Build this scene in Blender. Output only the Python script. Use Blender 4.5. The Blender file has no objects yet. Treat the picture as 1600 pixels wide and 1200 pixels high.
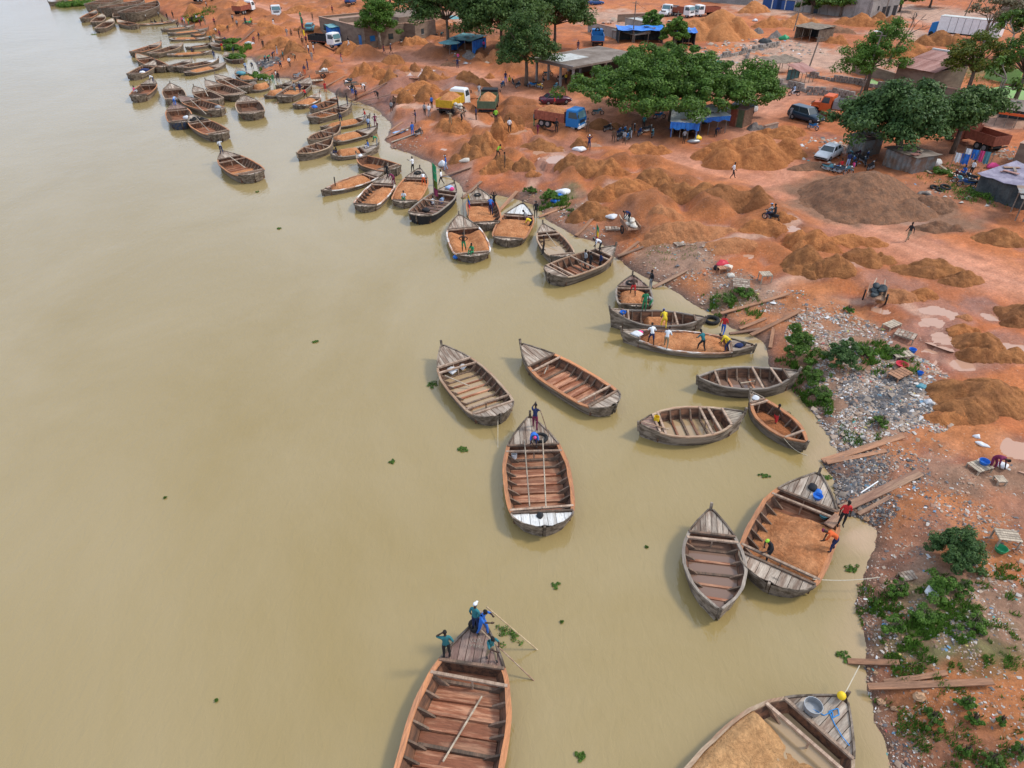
import bpy, bmesh, math, random
import numpy as np
from mathutils import Vector, Matrix
random.seed(7); np.random.seed(7)
scene = bpy.context.scene
# ------------------------------------------------------------------ camera
H = 26.5; PITCH = math.radians(35.5); F = 1600*24/36.0
cam_d = bpy.data.cameras.new('camera'); cam = bpy.data.objects.new('camera', cam_d)
scene.collection.objects.link(cam); scene.camera = cam
cam_d.lens = 24; cam_d.sensor_width = 36; cam_d.clip_start = .5; cam_d.clip_end = 9000
cam.location = (0, 0, H); cam.rotation_euler = (math.pi/2-PITCH, 0, 0)
# ------------------------------------------------------------------ light
SUN_EL = math.radians(48); SUN_AZ = math.radians(84)      # azimuth measured from +Y towards +X
world = bpy.data.worlds.new('World'); scene.world = world; world.use_nodes = True
wn = world.node_tree; wn.nodes.clear()
sky = wn.nodes.new('ShaderNodeTexSky'); sky.sky_type = 'NISHITA'; sky.sun_disc = False
sky.sun_elevation = SUN_EL; sky.sun_rotation = SUN_AZ; sky.dust_density = 7.0; sky.air_density = 1.0; sky.ozone_density = .4; sky.altitude = 0
bgn = wn.nodes.new('ShaderNodeBackground'); bgn.inputs[1].default_value = .13
won = wn.nodes.new('ShaderNodeOutputWorld')
wtc = wn.nodes.new('ShaderNodeTexCoord'); cn = wn.nodes.new('ShaderNodeTexNoise'); cn.inputs['Scale'].default_value = 2.2; cn.inputs['Detail'].default_value = 5
wn.links.new(wtc.outputs['Generated'], cn.inputs['Vector'])
cr_ = wn.nodes.new('ShaderNodeMapRange'); wn.links.new(cn.outputs[0], cr_.inputs[0])
for _i, _v in enumerate((.3, .7, .72, .92)): cr_.inputs[_i+1].default_value = _v
cmx = wn.nodes.new('ShaderNodeMix'); cmx.data_type = 'RGBA'; wn.links.new(cr_.outputs[0], cmx.inputs[0]); wn.links.new(sky.outputs[0], cmx.inputs[6]); cmx.inputs[7].default_value = (7.6, 8.9, 11.2, 1)   # cloud cover
wn.links.new(cmx.outputs[2], bgn.inputs[0]); wn.links.new(bgn.outputs[0], won.inputs[0])
sl = bpy.data.lights.new('sun', 'SUN'); sl.energy = 2.6; sl.angle = math.radians(9); sl.color = (1, .94, .86)
sun = bpy.data.objects.new('sun', sl); scene.collection.objects.link(sun)
sd = Vector((math.sin(SUN_AZ)*math.cos(SUN_EL), math.cos(SUN_AZ)*math.cos(SUN_EL), math.sin(SUN_EL)))
sun.rotation_euler = sd.to_track_quat('Z', 'Y').to_euler(); sun.location = (0, 0, 80)
scene.view_settings.view_transform = 'Standard'; scene.view_settings.look = 'None'
scene.view_settings.exposure = -.08; scene.view_settings.gamma = 1
try: scene.view_settings.use_curve_mapping = False
except Exception: pass
# ------------------------------------------------------------------ helpers
def rnd(a, b): return random.uniform(a, b)
def ray(px, py, z=0.0):
    t = (600-py)/F; x = (px-800)/F
    dy = math.cos(PITCH)+t*math.sin(PITCH); dz = -math.sin(PITCH)+t*math.cos(PITCH)
    s = (z-H)/dz
    return Vector((x*s, dy*s, z))
def mpp(px, py):                       # metres per photo pixel at that ground point
    t = (600-py)/F
    return H/(math.sin(PITCH)-t*math.cos(PITCH))/F
def link(o, parent=None):
    scene.collection.objects.link(o)
    if parent is not None: o.parent = parent
    return o
def tag(o, label=None, cat=None, group=None, kind=None):
    if label: o['label'] = label
    if cat: o['category'] = cat
    if group: o['group'] = group
    if kind: o['kind'] = kind
    return o
def thing(name, label, cat, loc=(0, 0, 0), rz=0, group=None):
    o = bpy.data.objects.new(name, None); o.empty_display_size = .3; link(o)
    o.location = loc; o.rotation_euler = (0, 0, rz)
    return tag(o, label, cat, group)
class MB:
    def __init__(s): s.v = []; s.f = []; s.m = []; s.mi = 0
    def add(s, vs, fs):
        b = len(s.v); s.v += [tuple(v) for v in vs]
        for f in fs: s.f.append(tuple(i+b for i in f)); s.m.append(s.mi)
        return s
    def box(s, c, d, rz=0, tx=1, ty=1):
        x, y, z = d[0]/2, d[1]/2, d[2]/2; ca, sa = math.cos(rz), math.sin(rz); vs = []
        for k, (a, b) in enumerate(((-x, -y), (x, -y), (x, y), (-x, y))):
            vs.append((c[0]+a*ca-b*sa, c[1]+a*sa+b*ca, c[2]-z))
        for a, b in ((-x, -y), (x, -y), (x, y), (-x, y)):
            a *= tx; b *= ty; vs.append((c[0]+a*ca-b*sa, c[1]+a*sa+b*ca, c[2]+z))
        return s.add(vs, [(3, 2, 1, 0), (4, 5, 6, 7), (0, 1, 5, 4), (1, 2, 6, 5), (2, 3, 7, 6), (3, 0, 4, 7)])
    def beam(s, p, q, w, h):
        p = Vector(p); q = Vector(q); d = (q-p)
        if d.length < 1e-6: return s
        d.normalize(); up = Vector((0, 0, 1)) if abs(d.z) < .95 else Vector((1, 0, 0))
        r = d.cross(up).normalized(); u = r.cross(d).normalized()
        r = r*w/2; u = u*h/2; vs = []
        for e in (p, q):
            for a, b in ((-1, -1), (1, -1), (1, 1), (-1, 1)): vs.append(e+r*a+u*b)
        return s.add(vs, [(3, 2, 1, 0), (4, 5, 6, 7), (0, 1, 5, 4), (1, 2, 6, 5), (2, 3, 7, 6), (3, 0, 4, 7)])
    def tube(s, pts, rad, n=6, caps=True):
        pts = [Vector(p) for p in pts]
        if not hasattr(rad, '__len__'): rad = [rad]*len(pts)
        vs = []; fs = []
        for i, p in enumerate(pts):
            d = (pts[min(i+1, len(pts)-1)]-pts[max(i-1, 0)])
            if d.length < 1e-9: d = Vector((0, 0, 1))
            d.normalize(); up = Vector((0, 0, 1)) if abs(d.z) < .9 else Vector((1, 0, 0))
            r = d.cross(up).normalized(); u = r.cross(d).normalized()
            for k in range(n):
                a = 2*math.pi*k/n; vs.append(p+r*(math.cos(a)*rad[i])+u*(math.sin(a)*rad[i]))
        for i in range(len(pts)-1):
            for k in range(n):
                fs.append((i*n+k, i*n+(k+1) % n, (i+1)*n+(k+1) % n, (i+1)*n+k))
        if caps: fs.append(tuple(range(n-1, -1, -1))); fs.append(tuple((len(pts)-1)*n+k for k in range(n)))
        return s.add(vs, fs)
    def disc(s, c, ax, r, t, n=14):
        c = Vector(c); ax = Vector(ax).normalized()
        return s.tube([c-ax*t/2, c+ax*t/2], r, n)
    def torus(s, c, ax, R, r, n=14, k=6):
        c = Vector(c); ax = Vector(ax).normalized()
        up = Vector((0, 0, 1)) if abs(ax.z) < .9 else Vector((1, 0, 0))
        a = ax.cross(up).normalized(); b = ax.cross(a); vs = []; fs = []
        for i in range(n):
            t = 2*math.pi*i/n; d = a*math.cos(t)+b*math.sin(t)
            for j in range(k):
                q = 2*math.pi*j/k; vs.append(c+d*(R+r*math.cos(q))+ax*(r*math.sin(q)))
        for i in range(n):
            for j in range(k):
                fs.append((i*k+j, i*k+(j+1) % k, ((i+1) % n)*k+(j+1) % k, ((i+1) % n)*k+j))
        return s.add(vs, fs)
    def prism(s, poly, z0, z1):
        n = len(poly); zz0 = z0 if hasattr(z0, '__len__') else [z0]*n; zz1 = z1 if hasattr(z1, '__len__') else [z1]*n
        vs = [(p[0], p[1], zz0[i]) for i, p in enumerate(poly)]+[(p[0], p[1], zz1[i]) for i, p in enumerate(poly)]
        fs = [tuple(range(n-1, -1, -1)), tuple(range(n, 2*n))]+[(i, (i+1) % n, n+(i+1) % n, n+i) for i in range(n)]
        return s.add(vs, fs)
    def loft(s, secs, close=True, capA=True, capB=True):
        n = len(secs[0]); vs = [p for q in secs for p in q]; fs = []
        for i in range(len(secs)-1):
            for k in range(n if close else n-1):
                fs.append((i*n+k, i*n+(k+1) % n, (i+1)*n+(k+1) % n, (i+1)*n+k))
        if capA: fs.append(tuple(range(n-1, -1, -1)))
        if capB: fs.append(tuple((len(secs)-1)*n+k for k in range(n)))
        return s.add(vs, fs)
    def sphere(s, c, r, nu=10, nv=6):
        if not hasattr(r, '__len__'): r = (r, r, r)
        secs = []
        for i in range(nv+1):
            a = -math.pi/2+math.pi*i/nv; rr = max(math.cos(a), .02)
            secs.append([(c[0]+r[0]*rr*math.cos(2*math.pi*k/nu), c[1]+r[1]*rr*math.sin(2*math.pi*k/nu), c[2]+r[2]*math.sin(a)) for k in range(nu)])
        return s.loft(secs)
    def mesh(s, name, mats, smooth=False):
        me = bpy.data.meshes.new(name); me.from_pydata(s.v, [], s.f)
        for m in (mats if isinstance(mats, (list, tuple)) else [mats]): me.materials.append(m)
        if any(s.m): me.polygons.foreach_set('material_index', s.m)
        if smooth: me.polygons.foreach_set('use_smooth', [True]*len(s.f))
        me.update(); return me
    def obj(s, name, mats, parent=None, smooth=False, loc=None):
        o = bpy.data.objects.new(name, s.mesh(name, mats, smooth)); link(o, parent)
        if loc is not None: o.location = loc
        return o
def big_mesh(name, V, Fq, mats, smooth=False):
    me = bpy.data.meshes.new(name); V = np.asarray(V, dtype=np.float32); Fq = np.asarray(Fq, dtype=np.int32)
    k = Fq.shape[1]; me.vertices.add(len(V)); me.vertices.foreach_set('co', V.ravel())
    me.loops.add(len(Fq)*k); me.loops.foreach_set('vertex_index', Fq.ravel())
    me.polygons.add(len(Fq)); me.polygons.foreach_set('loop_start', np.arange(len(Fq), dtype=np.int32)*k)
    me.polygons.foreach_set('loop_total', np.full(len(Fq), k, dtype=np.int32))
    if smooth: me.polygons.foreach_set('use_smooth', np.ones(len(Fq), dtype=bool))
    for m in (mats if isinstance(mats, (list, tuple)) else [mats]): me.materials.append(m)
    me.update(calc_edges=True); me.validate(); return me
def copy_tree(o, parent=None):
    c = o.copy(); link(c, parent)
    for ch in list(o.children): copy_tree(ch, c)
    return c
# value noise in numpy
def vnoise(x, y, seed=0):
    x = np.asarray(x, dtype=np.float64); y = np.asarray(y, dtype=np.float64)
    xi = np.floor(x).astype(np.int64); yi = np.floor(y).astype(np.int64); fx = x-xi; fy = y-yi
    fx = fx*fx*(3-2*fx); fy = fy*fy*(3-2*fy)
    def h(a, b):
        n = (a*374761393+b*668265263+seed*974634777) & 0x7fffffff
        n = ((n ^ (n >> 13))*1274126177) & 0x7fffffff
        return ((n ^ (n >> 16)) & 0xffff)/65535.0
    return (h(xi, yi)*(1-fx)+h(xi+1, yi)*fx)*(1-fy)+(h(xi, yi+1)*(1-fx)+h(xi+1, yi+1)*fx)*fy
def fbm(x, y, o=4, seed=0):
    a = .5; t = 0; n = 0
    for i in range(o):
        t = t+a*vnoise(x*2**i, y*2**i, seed+i*17); n += a; a *= .5
    return t/n-.5
# ------------------------------------------------------------------ materials
def nt_new(name):
    m = bpy.data.materials.new(name); m.use_nodes = True; nt = m.node_tree
    return m, nt, nt.nodes['Principled BSDF']
def mixc(nt, a, b, fac, mode='MIX'):
    n = nt.nodes.new('ShaderNodeMix'); n.data_type = 'RGBA'; n.blend_type = mode
    for sock, v in ((n.inputs[0], fac), (n.inputs[6], a), (n.inputs[7], b)):
        if hasattr(v, 'is_linked') or hasattr(v, 'links'): nt.links.new(v, sock)
        elif hasattr(v, '__len__'): sock.default_value = (*v[:3], 1)
        else: sock.default_value = v
    return n.outputs[2]
def noise(nt, vec, scale, detail=4, rough=.55, lo=None, hi=None, a=0, b=1, dist=0):
    n = nt.nodes.new('ShaderNodeTexNoise'); n.inputs['Scale'].default_value = scale; n.inputs['Detail'].default_value = detail
    n.inputs['Roughness'].default_value = rough; n.inputs['Distortion'].default_value = dist
    if vec is not None: nt.links.new(vec, n.inputs['Vector'])
    if lo is None: return n.outputs[0]
    return ramp(nt, n.outputs[0], lo, hi, a, b)
def ramp(nt, v, lo, hi, a=0, b=1):
    r = nt.nodes.new('ShaderNodeMapRange'); nt.links.new(v, r.inputs[0])
    for i, x in enumerate((lo, hi, a, b)): r.inputs[i+1].default_value = x
    return r.outputs[0]
def coords(nt, stretch=None, kind='Object'):
    tc = nt.nodes.new('ShaderNodeTexCoord'); o = tc.outputs[kind]
    if stretch:
        mp = nt.nodes.new('ShaderNodeMapping'); mp.inputs['Scale'].default_value = stretch; nt.links.new(o, mp.inputs[0]); o = mp.outputs[0]
    return o
def bump(nt, P, h, strength=.3, dist=.05):
    b = nt.nodes.new('ShaderNodeBump'); b.inputs['Strength'].default_value = strength; b.inputs['Distance'].default_value = dist
    nt.links.new(h, b.inputs['Height']); nt.links.new(b.outputs[0], P.inputs['Normal']); return b
def mat(name, c1, c2=None, ms=1.5, lo=.4, hi=.6, rough=.85, var=.25, vs=6, stretch=None, rand=.15, bs=.25, bscale=12, metal=0, spec=.3, island=False):
    m, nt, P = nt_new(name); co = coords(nt, stretch); raw = coords(nt)
    oi = nt.nodes.new('ShaderNodeObjectInfo')
    off = nt.nodes.new('ShaderNodeVectorMath'); off.operation = 'ADD'; nt.links.new(co, off.inputs[0])
    mul = nt.nodes.new('ShaderNodeMath'); mul.operation = 'MULTIPLY'; nt.links.new(oi.outputs['Random'], mul.inputs[0]); mul.inputs[1].default_value = 37
    nt.links.new(mul.outputs[0], off.inputs[1]); co = off.outputs[0]
    c = c1
    if c2 is not None: c = mixc(nt, c1, c2, noise(nt, co, ms, 4, .6, lo, hi))
    v = noise(nt, co, vs, 5, .65, .25, .75, 1-var, 1+var)
    c = mixc(nt, c, comb(nt, v), 1.0, 'MULTIPLY')
    if rand or island:
        src = oi.outputs['Random']
        if island: src = nt.nodes.new('ShaderNodeNewGeometry').outputs['Random Per Island']
        c = mixc(nt, c, comb(nt, ramp(nt, src, 0, 1, 1-rand, 1+rand)), 1.0, 'MULTIPLY')
    nt.links.new(c, P.inputs['Base Color']); P.inputs['Roughness'].default_value = rough
    P.inputs['Metallic'].default_value = metal; P.inputs['Specular IOR Level'].default_value = spec
    if bs: bump(nt, P, noise(nt, co, bscale, 4, .6), bs, .04)
    return m
def comb(nt, v):
    n = nt.nodes.new('ShaderNodeCombineColor')
    for i in range(3): nt.links.new(v, n.inputs[i])
    return n.outputs[0]
M = {}
ORG = (.40, .165, .075)
def wood(n, c1, c2, **k):
    M[n] = mat(n, c1, c2, ms=k.pop('ms', 1.2), stretch=k.pop('st', (.35, 3, 3)), vs=k.pop('vs', 7), var=k.pop('var', .35), bs=.5, bscale=14, **k)
wood('hull_wood', (.09, .066, .046), (.24, .19, .145), rand=.3, ms=.9, st=(.3, 3, 5))
wood('inner_wood', (.07, .04, .028), (.19, .09, .05), rand=.2)
wood('deck_wood', (.40, .33, .26), (.21, .145, .105), rand=.25)
wood('deck_red', (.20, .12, .095), (.27, .19, .15), rand=.2)
wood('deck_white', (.62, .61, .58), (.40, .37, .33), rand=.1, lo=.5, hi=.7)
wood('rim_orange', (.48, .205, .09), (.36, .17, .09), rand=.15)
wood('rim_grey', (.30, .25, .20), (.20, .165, .135), rand=.15)
wood('rim_tan', (.42, .31, .21), (.33, .20, .125), rand=.15)
wood('rim_white', (.66, .63, .58), (.38, .21, .13), rand=.08, lo=.44, hi=.52, st=(.5, 2, 2))
wood('rib_wood', (.20, .125, .085), (.12, .085, .06), rand=.3)
wood('beam_wood', (.40, .29, .21), (.27, .18, .125), rand=.2)
wood('floor_red', (.23, .085, .042), (.40, .20, .115), st=(2.6, .35, 1), ms=1.5, rand=.28, rough=.55, lo=.47, hi=.6)
wood('floor_dark', (.17, .105, .085), (.24, .14, .10), st=(2, .5, 1), rand=.15, rough=.5)
wood('plank_orange', (.40, .20, .11), (.28, .15, .09), rand=.2)
wood('plank_brown', (.22, .12, .08), (.31, .19, .12), rand=.2)
wood('wood_pale', (.46, .38, .28), (.30, .24, .18), rand=.2)
wood('pole_wood', (.52, .40, .24), (.42, .30, .17), rand=.1)
wood('hull_blue', (.03, .05, .10), (.10, .085, .07), rand=.1)
wood('hull_red', (.13, .055, .04), (.09, .07, .055), rand=.1)
def sandm(n, c1, c2, sc=.8, dig=0, **k):
    m, nt, P = nt_new(n); co = coords(nt, None, 'Object')
    c = mixc(nt, c1, c2, noise(nt, co, sc, 5, .65, .38, .62))
    c = mixc(nt, c, comb(nt, noise(nt, co, 7, 6, .75, .28, .72, .66, 1.28)), 1.0, 'MULTIPLY')
    nt.links.new(c, P.inputs['Base Color']); P.inputs['Roughness'].default_value = .95; P.inputs['Specular IOR Level'].default_value = .15
    h1 = noise(nt, co, 2.2, 6, .7, dist=.6); bump(nt, P, h1, 1.0, .30); M[n] = m
sandm('sand_orange', (.50, .20, .07), (.33, .125, .045))
sandm('sand_brown', (.25, .105, .042), (.39, .165, .06))
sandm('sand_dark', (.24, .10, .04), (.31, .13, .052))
sandm('sand_light', (.47, .205, .09), (.40, .165, .07))
sandm('sand_bright', (.52, .22, .085), (.45, .18, .065))
sandm('gravel_brown', (.29, .145, .08), (.19, .105, .065), sc=1.6)
sandm('sand_load_tan', (.58, .33, .15), (.46, .25, .11), sc=1.3)
sandm('gravel_grey', (.25, .215, .19), (.17, .145, .13), sc=3)
sandm('sand_load_m', (.56, .25, .11), (.42, .165, .065), sc=1.3)
sandm('sand_load_wet', (.33, .12, .045), (.27, .10, .04), sc=1.5)
def plain(n, c, rough=.6, var=.12, **k): M[n] = mat(n, c, None, rough=rough, var=var, vs=k.pop('vs', 4), bs=k.pop('bs', .05), rand=k.pop('rand', .08), **k)
plain('tyre', (.02, .02, .02), .9); plain('black', (.018, .018, .02), .7); plain('metal_grey', (.3, .31, .32), .45, metal=.5)
plain('chrome', (.5, .5, .5), .3, metal=.9); plain('white_paint', (.72, .73, .73), .4, vs=2); plain('glass', (.03, .045, .05), .12, var=.05, spec=.6)
plain('glass_teal', (.10, .20, .22), .15, var=.1, spec=.6)
plain('blue_paint', (.015, .16, .42), .4); plain('blue_dark', (.02, .07, .22), .45); plain('navy_paint', (.012, .035, .06), .3, spec=.6)
plain('maroon_paint', (.075, .012, .03), .3, spec=.6); plain('yellow_paint', (.55, .33, .02), .6, var=.3); plain('orange_paint', (.55, .10, .025), .5)
plain('rust_red', (.28, .085, .05), .8, var=.4); plain('green_paint', (.10, .14, .08), .7, var=.3); plain('teal_paint', (.08, .25, .30), .5)
plain('lamp_white', (.8, .8, .75), .2); plain('rope_pale', (.55, .48, .36), .9); plain('rope_blue', (.03, .22, .50), .8)
plain('plastic_blue', (.02, .14, .50), .45); plain('plastic_yellow', (.75, .50, .02), .5); plain('plastic_white', (.62, .63, .64), .6, vs=8, var=.2); plain('plastic_green', (.03, .28, .12), .5)
plain('plastic_red', (.5, .03, .05), .5); plain('sack_cloth', (.55, .50, .42), .9, vs=9, var=.2)
M['tarp_blue'] = mat('tarp_blue', (.02, .12, .46), (.03, .20, .60), ms=.8, rough=.5, bs=.8, bscale=2.5)
M['tarp_white'] = mat('tarp_white', (.52, .53, .50), (.38, .38, .35), ms=.8, rough=.7, bs=.8, bscale=2.5)
M['tarp_teal'] = mat('tarp_teal', (.10, .26, .27), (.16, .34, .36), ms=.8, rough=.7, bs=.8, bscale=2.5)
M['tarp_purple'] = mat('tarp_purple', (.17, .15, .20), (.26, .235, .29), ms=.9, rough=.8, bs=.9, bscale=2.5)
M['tarp_black'] = mat('tarp_black', (.03, .04, .045), (.07, .08, .08), ms=.9, rough=.7, bs=.9, bscale=2.5)
M['mud_wall'] = mat('mud_wall', (.23, .17, .125), (.17, .12, .09), ms=.6, vs=9, bs=.4, stretch=(1, 1, 3))
M['cement_wall'] = mat('cement_wall', (.34, .32, .30), (.25, .235, .22), ms=.5, vs=5, bs=.3)
M['roof_earth'] = mat('roof_earth', (.40, .23, .16), (.33, .22, .16), ms=.5, vs=5, bs=.4)
M['roof_concrete'] = mat('roof_concrete', (.17, .13, .10), (.27, .22, .18), ms=.35, vs=4, bs=.3)
M['tin_rust'] = mat('tin_rust', (.27, .125, .10), (.36, .20, .17), ms=.7, vs=8, stretch=(1, .3, 1), bs=.2)
M['tin_grey'] = mat('tin_grey', (.22, .235, .23), (.20, .13, .09), ms=.9, vs=7, bs=.3, rough=.6)
M['straw'] = mat('straw', (.27, .21, .15), (.17, .125, .09), ms=2, vs=14, bs=.8)
M['stone'] = mat('stone', (.30, .26, .22), (.19, .16, .14), ms=3, vs=8, bs=.6, rand=.25)
M['rock'] = mat('rock', (.42, .25, .14), (.33, .2, .12), ms=3, vs=8, bs=.5, rand=.2)
M['bark'] = mat('bark', (.16, .12, .09), (.10, .075, .055), ms=3, vs=10, bs=.6, stretch=(3, 3, .6))
M['bark_pale'] = mat('bark_pale', (.26, .22, .18), (.16, .13, .10), ms=3, vs=10, bs=.6)
M['court_green'] = mat('court_green', (.22, .42, .12), (.26, .36, .14), ms=.3, bs=.05)
def leafm(n, c1, c2, c3=None):
    m, nt, P = nt_new(n); g = nt.nodes.new('ShaderNodeNewGeometry'); co = coords(nt)
    c = mixc(nt, c1, c2, g.outputs['Random Per Island'])
    c = mixc(nt, c, c3 or c2, noise(nt, co, .45, 3, .5, .5, .72))
    nt.links.new(c, P.inputs['Base Color']); P.inputs['Roughness'].default_value = .6; P.inputs['Specular IOR Level'].default_value = .25
    tr = nt.nodes.new('ShaderNodeBsdfTranslucent'); nt.links.new(c, tr.inputs[0]); mx = nt.nodes.new('ShaderNodeMixShader'); mx.inputs[0].default_value = .25
    nt.links.new(P.outputs[0], mx.inputs[1]); nt.links.new(tr.outputs[0], mx.inputs[2]); nt.links.new(mx.outputs[0], nt.nodes['Material Output'].inputs[0]); M[n] = m
leafm('leaf_mid', (.034, .082, .012), (.13, .225, .032), (.10, .20, .026))
leafm('leaf_dark', (.028, .066, .016), (.095, .16, .034))
leafm('leaf_blue', (.028, .07, .020), (.10, .175, .046))
leafm('leaf_yellow', (.06, .10, .015), (.13, .16, .02), (.16, .15, .012))
leafm('leaf_bright', (.042, .105, .012), (.125, .23, .03))
leafm('leaf_dry', (.12, .11, .06), (.18, .15, .08))
# skin and cloth
plain('skin', (.055, .028, .018), .5); plain('hair', (.012, .010, .009), .8)
CL = {'white': (.72, .74, .76), 'red': (.52, .03, .03), 'orange': (.65, .12, .03), 'blue': (.03, .14, .50), 'navy': (.02, .03, .09), 'teal': (.03, .16, .18),
 'green': (.04, .24, .10), 'yellow': (.65, .48, .03), 'maroon': (.16, .02, .06), 'black': (.02, .02, .022), 'grey': (.28, .29, .30), 'light_blue': (.30, .42, .60),
 'brown': (.13, .08, .05), 'pink': (.65, .07, .22), 'khaki': (.28, .22, .14), 'lime': (.30, .60, .05)}
for k, c in CL.items(): plain('cloth_'+k, c, .9, var=.15, vs=12)
def cl(n): return M['cloth_'+n]
# ------------------------------------------------------------------ terrain
SHORE_PX = [(1440,1420),(1405,1270),(1392,1200),(1385,1160),(1365,1110),(1350,1070),(1340,1040),(1336,1000),(1338,960),(1333,920),(1350,882),(1363,850),(1362,828),(1345,812),
 (1325,806),(1308,792),(1308,765),(1302,742),(1288,722),(1304,706),(1295,680),(1278,652),(1262,632),(1240,610),(1212,575),(1195,548),(1175,522),(1142,512),(1100,482),(1070,465),(1030,442),(985,420),(962,405),
 (940,382),(900,370),(862,348),(838,322),(800,308),(760,303),(722,300),(692,268),(668,250),(640,240),(612,231),(600,218),(612,196),(588,172),(562,160),(530,150),(505,138),(480,130),(450,122),(425,122),(405,116),
 (402,100),(390,90),(378,92),(372,78),(352,64),(330,55),(298,45),(268,34),(252,22),(240,12),(215,6),(150,5),(125,7),(98,5),(84,0),(66,-12),(30,-34),(-60,-70),(-300,-110)]
SH = np.array([ray(*p)[:2] for p in SHORE_PX])
LAND = np.vstack([SH, [[-2500, 2900], [3000, 2900], [3000, -60], [40, -60]]])
def sdist(x, y):
    x = np.asarray(x, dtype=np.float64); y = np.asarray(y, dtype=np.float64)
    d2 = np.full(x.shape, 1e12); ins = np.zeros(x.shape, dtype=bool)
    for (ax, ay), (bx, by) in zip(SH[:-1], SH[1:]):
        vx, vy = bx-ax, by-ay; t = np.clip(((x-ax)*vx+(y-ay)*vy)/(vx*vx+vy*vy), 0, 1)
        d2 = np.minimum(d2, (x-ax-t*vx)**2+(y-ay-t*vy)**2)
    n = len(LAND)
    for i in range(n):
        ax, ay = LAND[i]; bx, by = LAND[(i+1) % n]
        if ay == by: continue
        c = ((ay > y) != (by > y)) & (x < (bx-ax)*(y-ay)/(by-ay)+ax)
        ins ^= c
    return np.where(ins, 1, -1)*np.sqrt(d2)
ROAD = [np.array([ray(*p, 1.4)[:2] for p in L]) for L in ([(1700,480),(1500,420),(1380,370),(1300,335),(1235,300),(1130,270),(1040,245),(960,215),(880,160),(800,150),(740,115),(640,95),(560,100)],
   [(1235,300),(1215,250),(1150,200),(1230,160),(1300,150),(1240,135)], [(1700,140),(1560,205),(1480,180)], [(640,95),(560,60),(470,30),(380,5)],
   [(1100,90),(1250,110),(1330,110)], [(1150,10),(1300,32),(1440,40),(1480,15)])]
def pl_dist(x, y, L):
    d2 = np.full(x.shape, 1e12)
    for (ax, ay), (bx, by) in zip(L[:-1], L[1:]):
        vx, vy = bx-ax, by-ay; t = np.clip(((x-ax)*vx+(y-ay)*vy)/(vx*vx+vy*vy), 0, 1)
        d2 = np.minimum(d2, (x-ax-t*vx)**2+(y-ay-t*vy)**2)
    return np.sqrt(d2)
PUD_PX = [(1462,492,1.1),(1458,508,.9),(1475,530,.8),(1462,552,1.0),(1480,572,.9),(1508,568,.8),(1450,486,.6),(1592,545,1.1),(1598,700,1.2),(1545,493,.8),(1380,484,.6),(1235,355,.9),(1170,396,.5),
 (800,215,1.2),(860,238,1.8),(872,252,1.2),(930,225,1.3),(650,150,1.8),(645,168,1.2),(655,122,2.2),(640,125,1.8),(560,135,1.5),(738,140,2.0),(1340,238,1.0),(1262,470,.5),(1395,470,.5),(700,232,.9)]
PUD = []
def yardmask(x, y, d):
    far = np.clip((np.sqrt(x*x+y*y)-48)/18, 0, 1); lim = 14+.34*np.clip(y-40, 0, 120)
    return far*np.clip((d-2.5)/4, 0, 1)*np.clip((lim-d)/8, 0, 1)
def heapn(x, y):
    a = np.abs(fbm(x/6.5, y/6.5, 2, 61))*2.0; b = np.abs(fbm(x/3.1+9, y/3.1, 2, 62))*2.0
    return 2.4*np.clip(a-.10, 0, .6)+1.3*np.clip(b-.08, 0, .6)
def th0(x, y, d=None):
    x = np.asarray(x, dtype=np.float64); y = np.asarray(y, dtype=np.float64)
    if d is None: d = sdist(x, y)
    e = d+1.1*fbm(x/3.0, y/3.0, 3, 3)*np.clip(1.0+d*.2, .4, 1.5)+.35*fbm(x/.7, y/.7, 2, 9)
    land = 1.35*(1-np.exp(-np.maximum(e, 0)/3.2))+.012*np.clip(d, 0, 60)
    k = np.clip(e/2.5, 0, 1)
    rd = np.clip((np.minimum.reduce([pl_dist(x, y, L) for L in ROAD])-1.5)/4, 0, 1)
    land = land+k*(.6*fbm(x/9, y/9, 3, 5)+(.12+.42*rd)*fbm(x/2.4, y/2.4, 4, 6)+(.05+.12*rd)*fbm(x/.6, y/.6, 3, 8)*np.clip(1.6-y/90, .3, 1))
    yd = rd*yardmask(x, y, d); land = land+yd*heapn(x, y)
    wat = np.maximum(-1.6, e*.45)
    return np.where(e > 0, land+.02, wat)
def th(x, y, d=None):
    h = th0(x, y, d); x = np.asarray(x); y = np.asarray(y)
    for (px, py, r, lv) in PUD:
        q = np.sqrt((x-px)**2+(y-py)**2)/r+1.3*fbm(x/1.1, y/1.1, 3, 41)
        k = np.clip((1.35-q)/.7, 0, 1); k = k*k*(3-2*k); h = h*(1-k)+(np.minimum(h, lv-.10))*k; e_ = np.clip((2.3-q)/.3, 0, 1)*np.clip((q-1.0)/.3, 0, 1); h = np.where(e_ > 0, np.maximum(h, h*(1-e_)+(lv+.02)*e_), h)
    return h
def G(px, py, it=5):
    z = 1.5
    for _ in range(it):
        p = ray(px, py, z); z = float(th(np.array([p.x]), np.array([p.y]))[0]); z = max(z, 0)
    p.z = z; return p
for a, b, r in PUD_PX:
    g = G(a, b, 4); PUD.append((g.x, g.y, r, g.z-.02))
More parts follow.
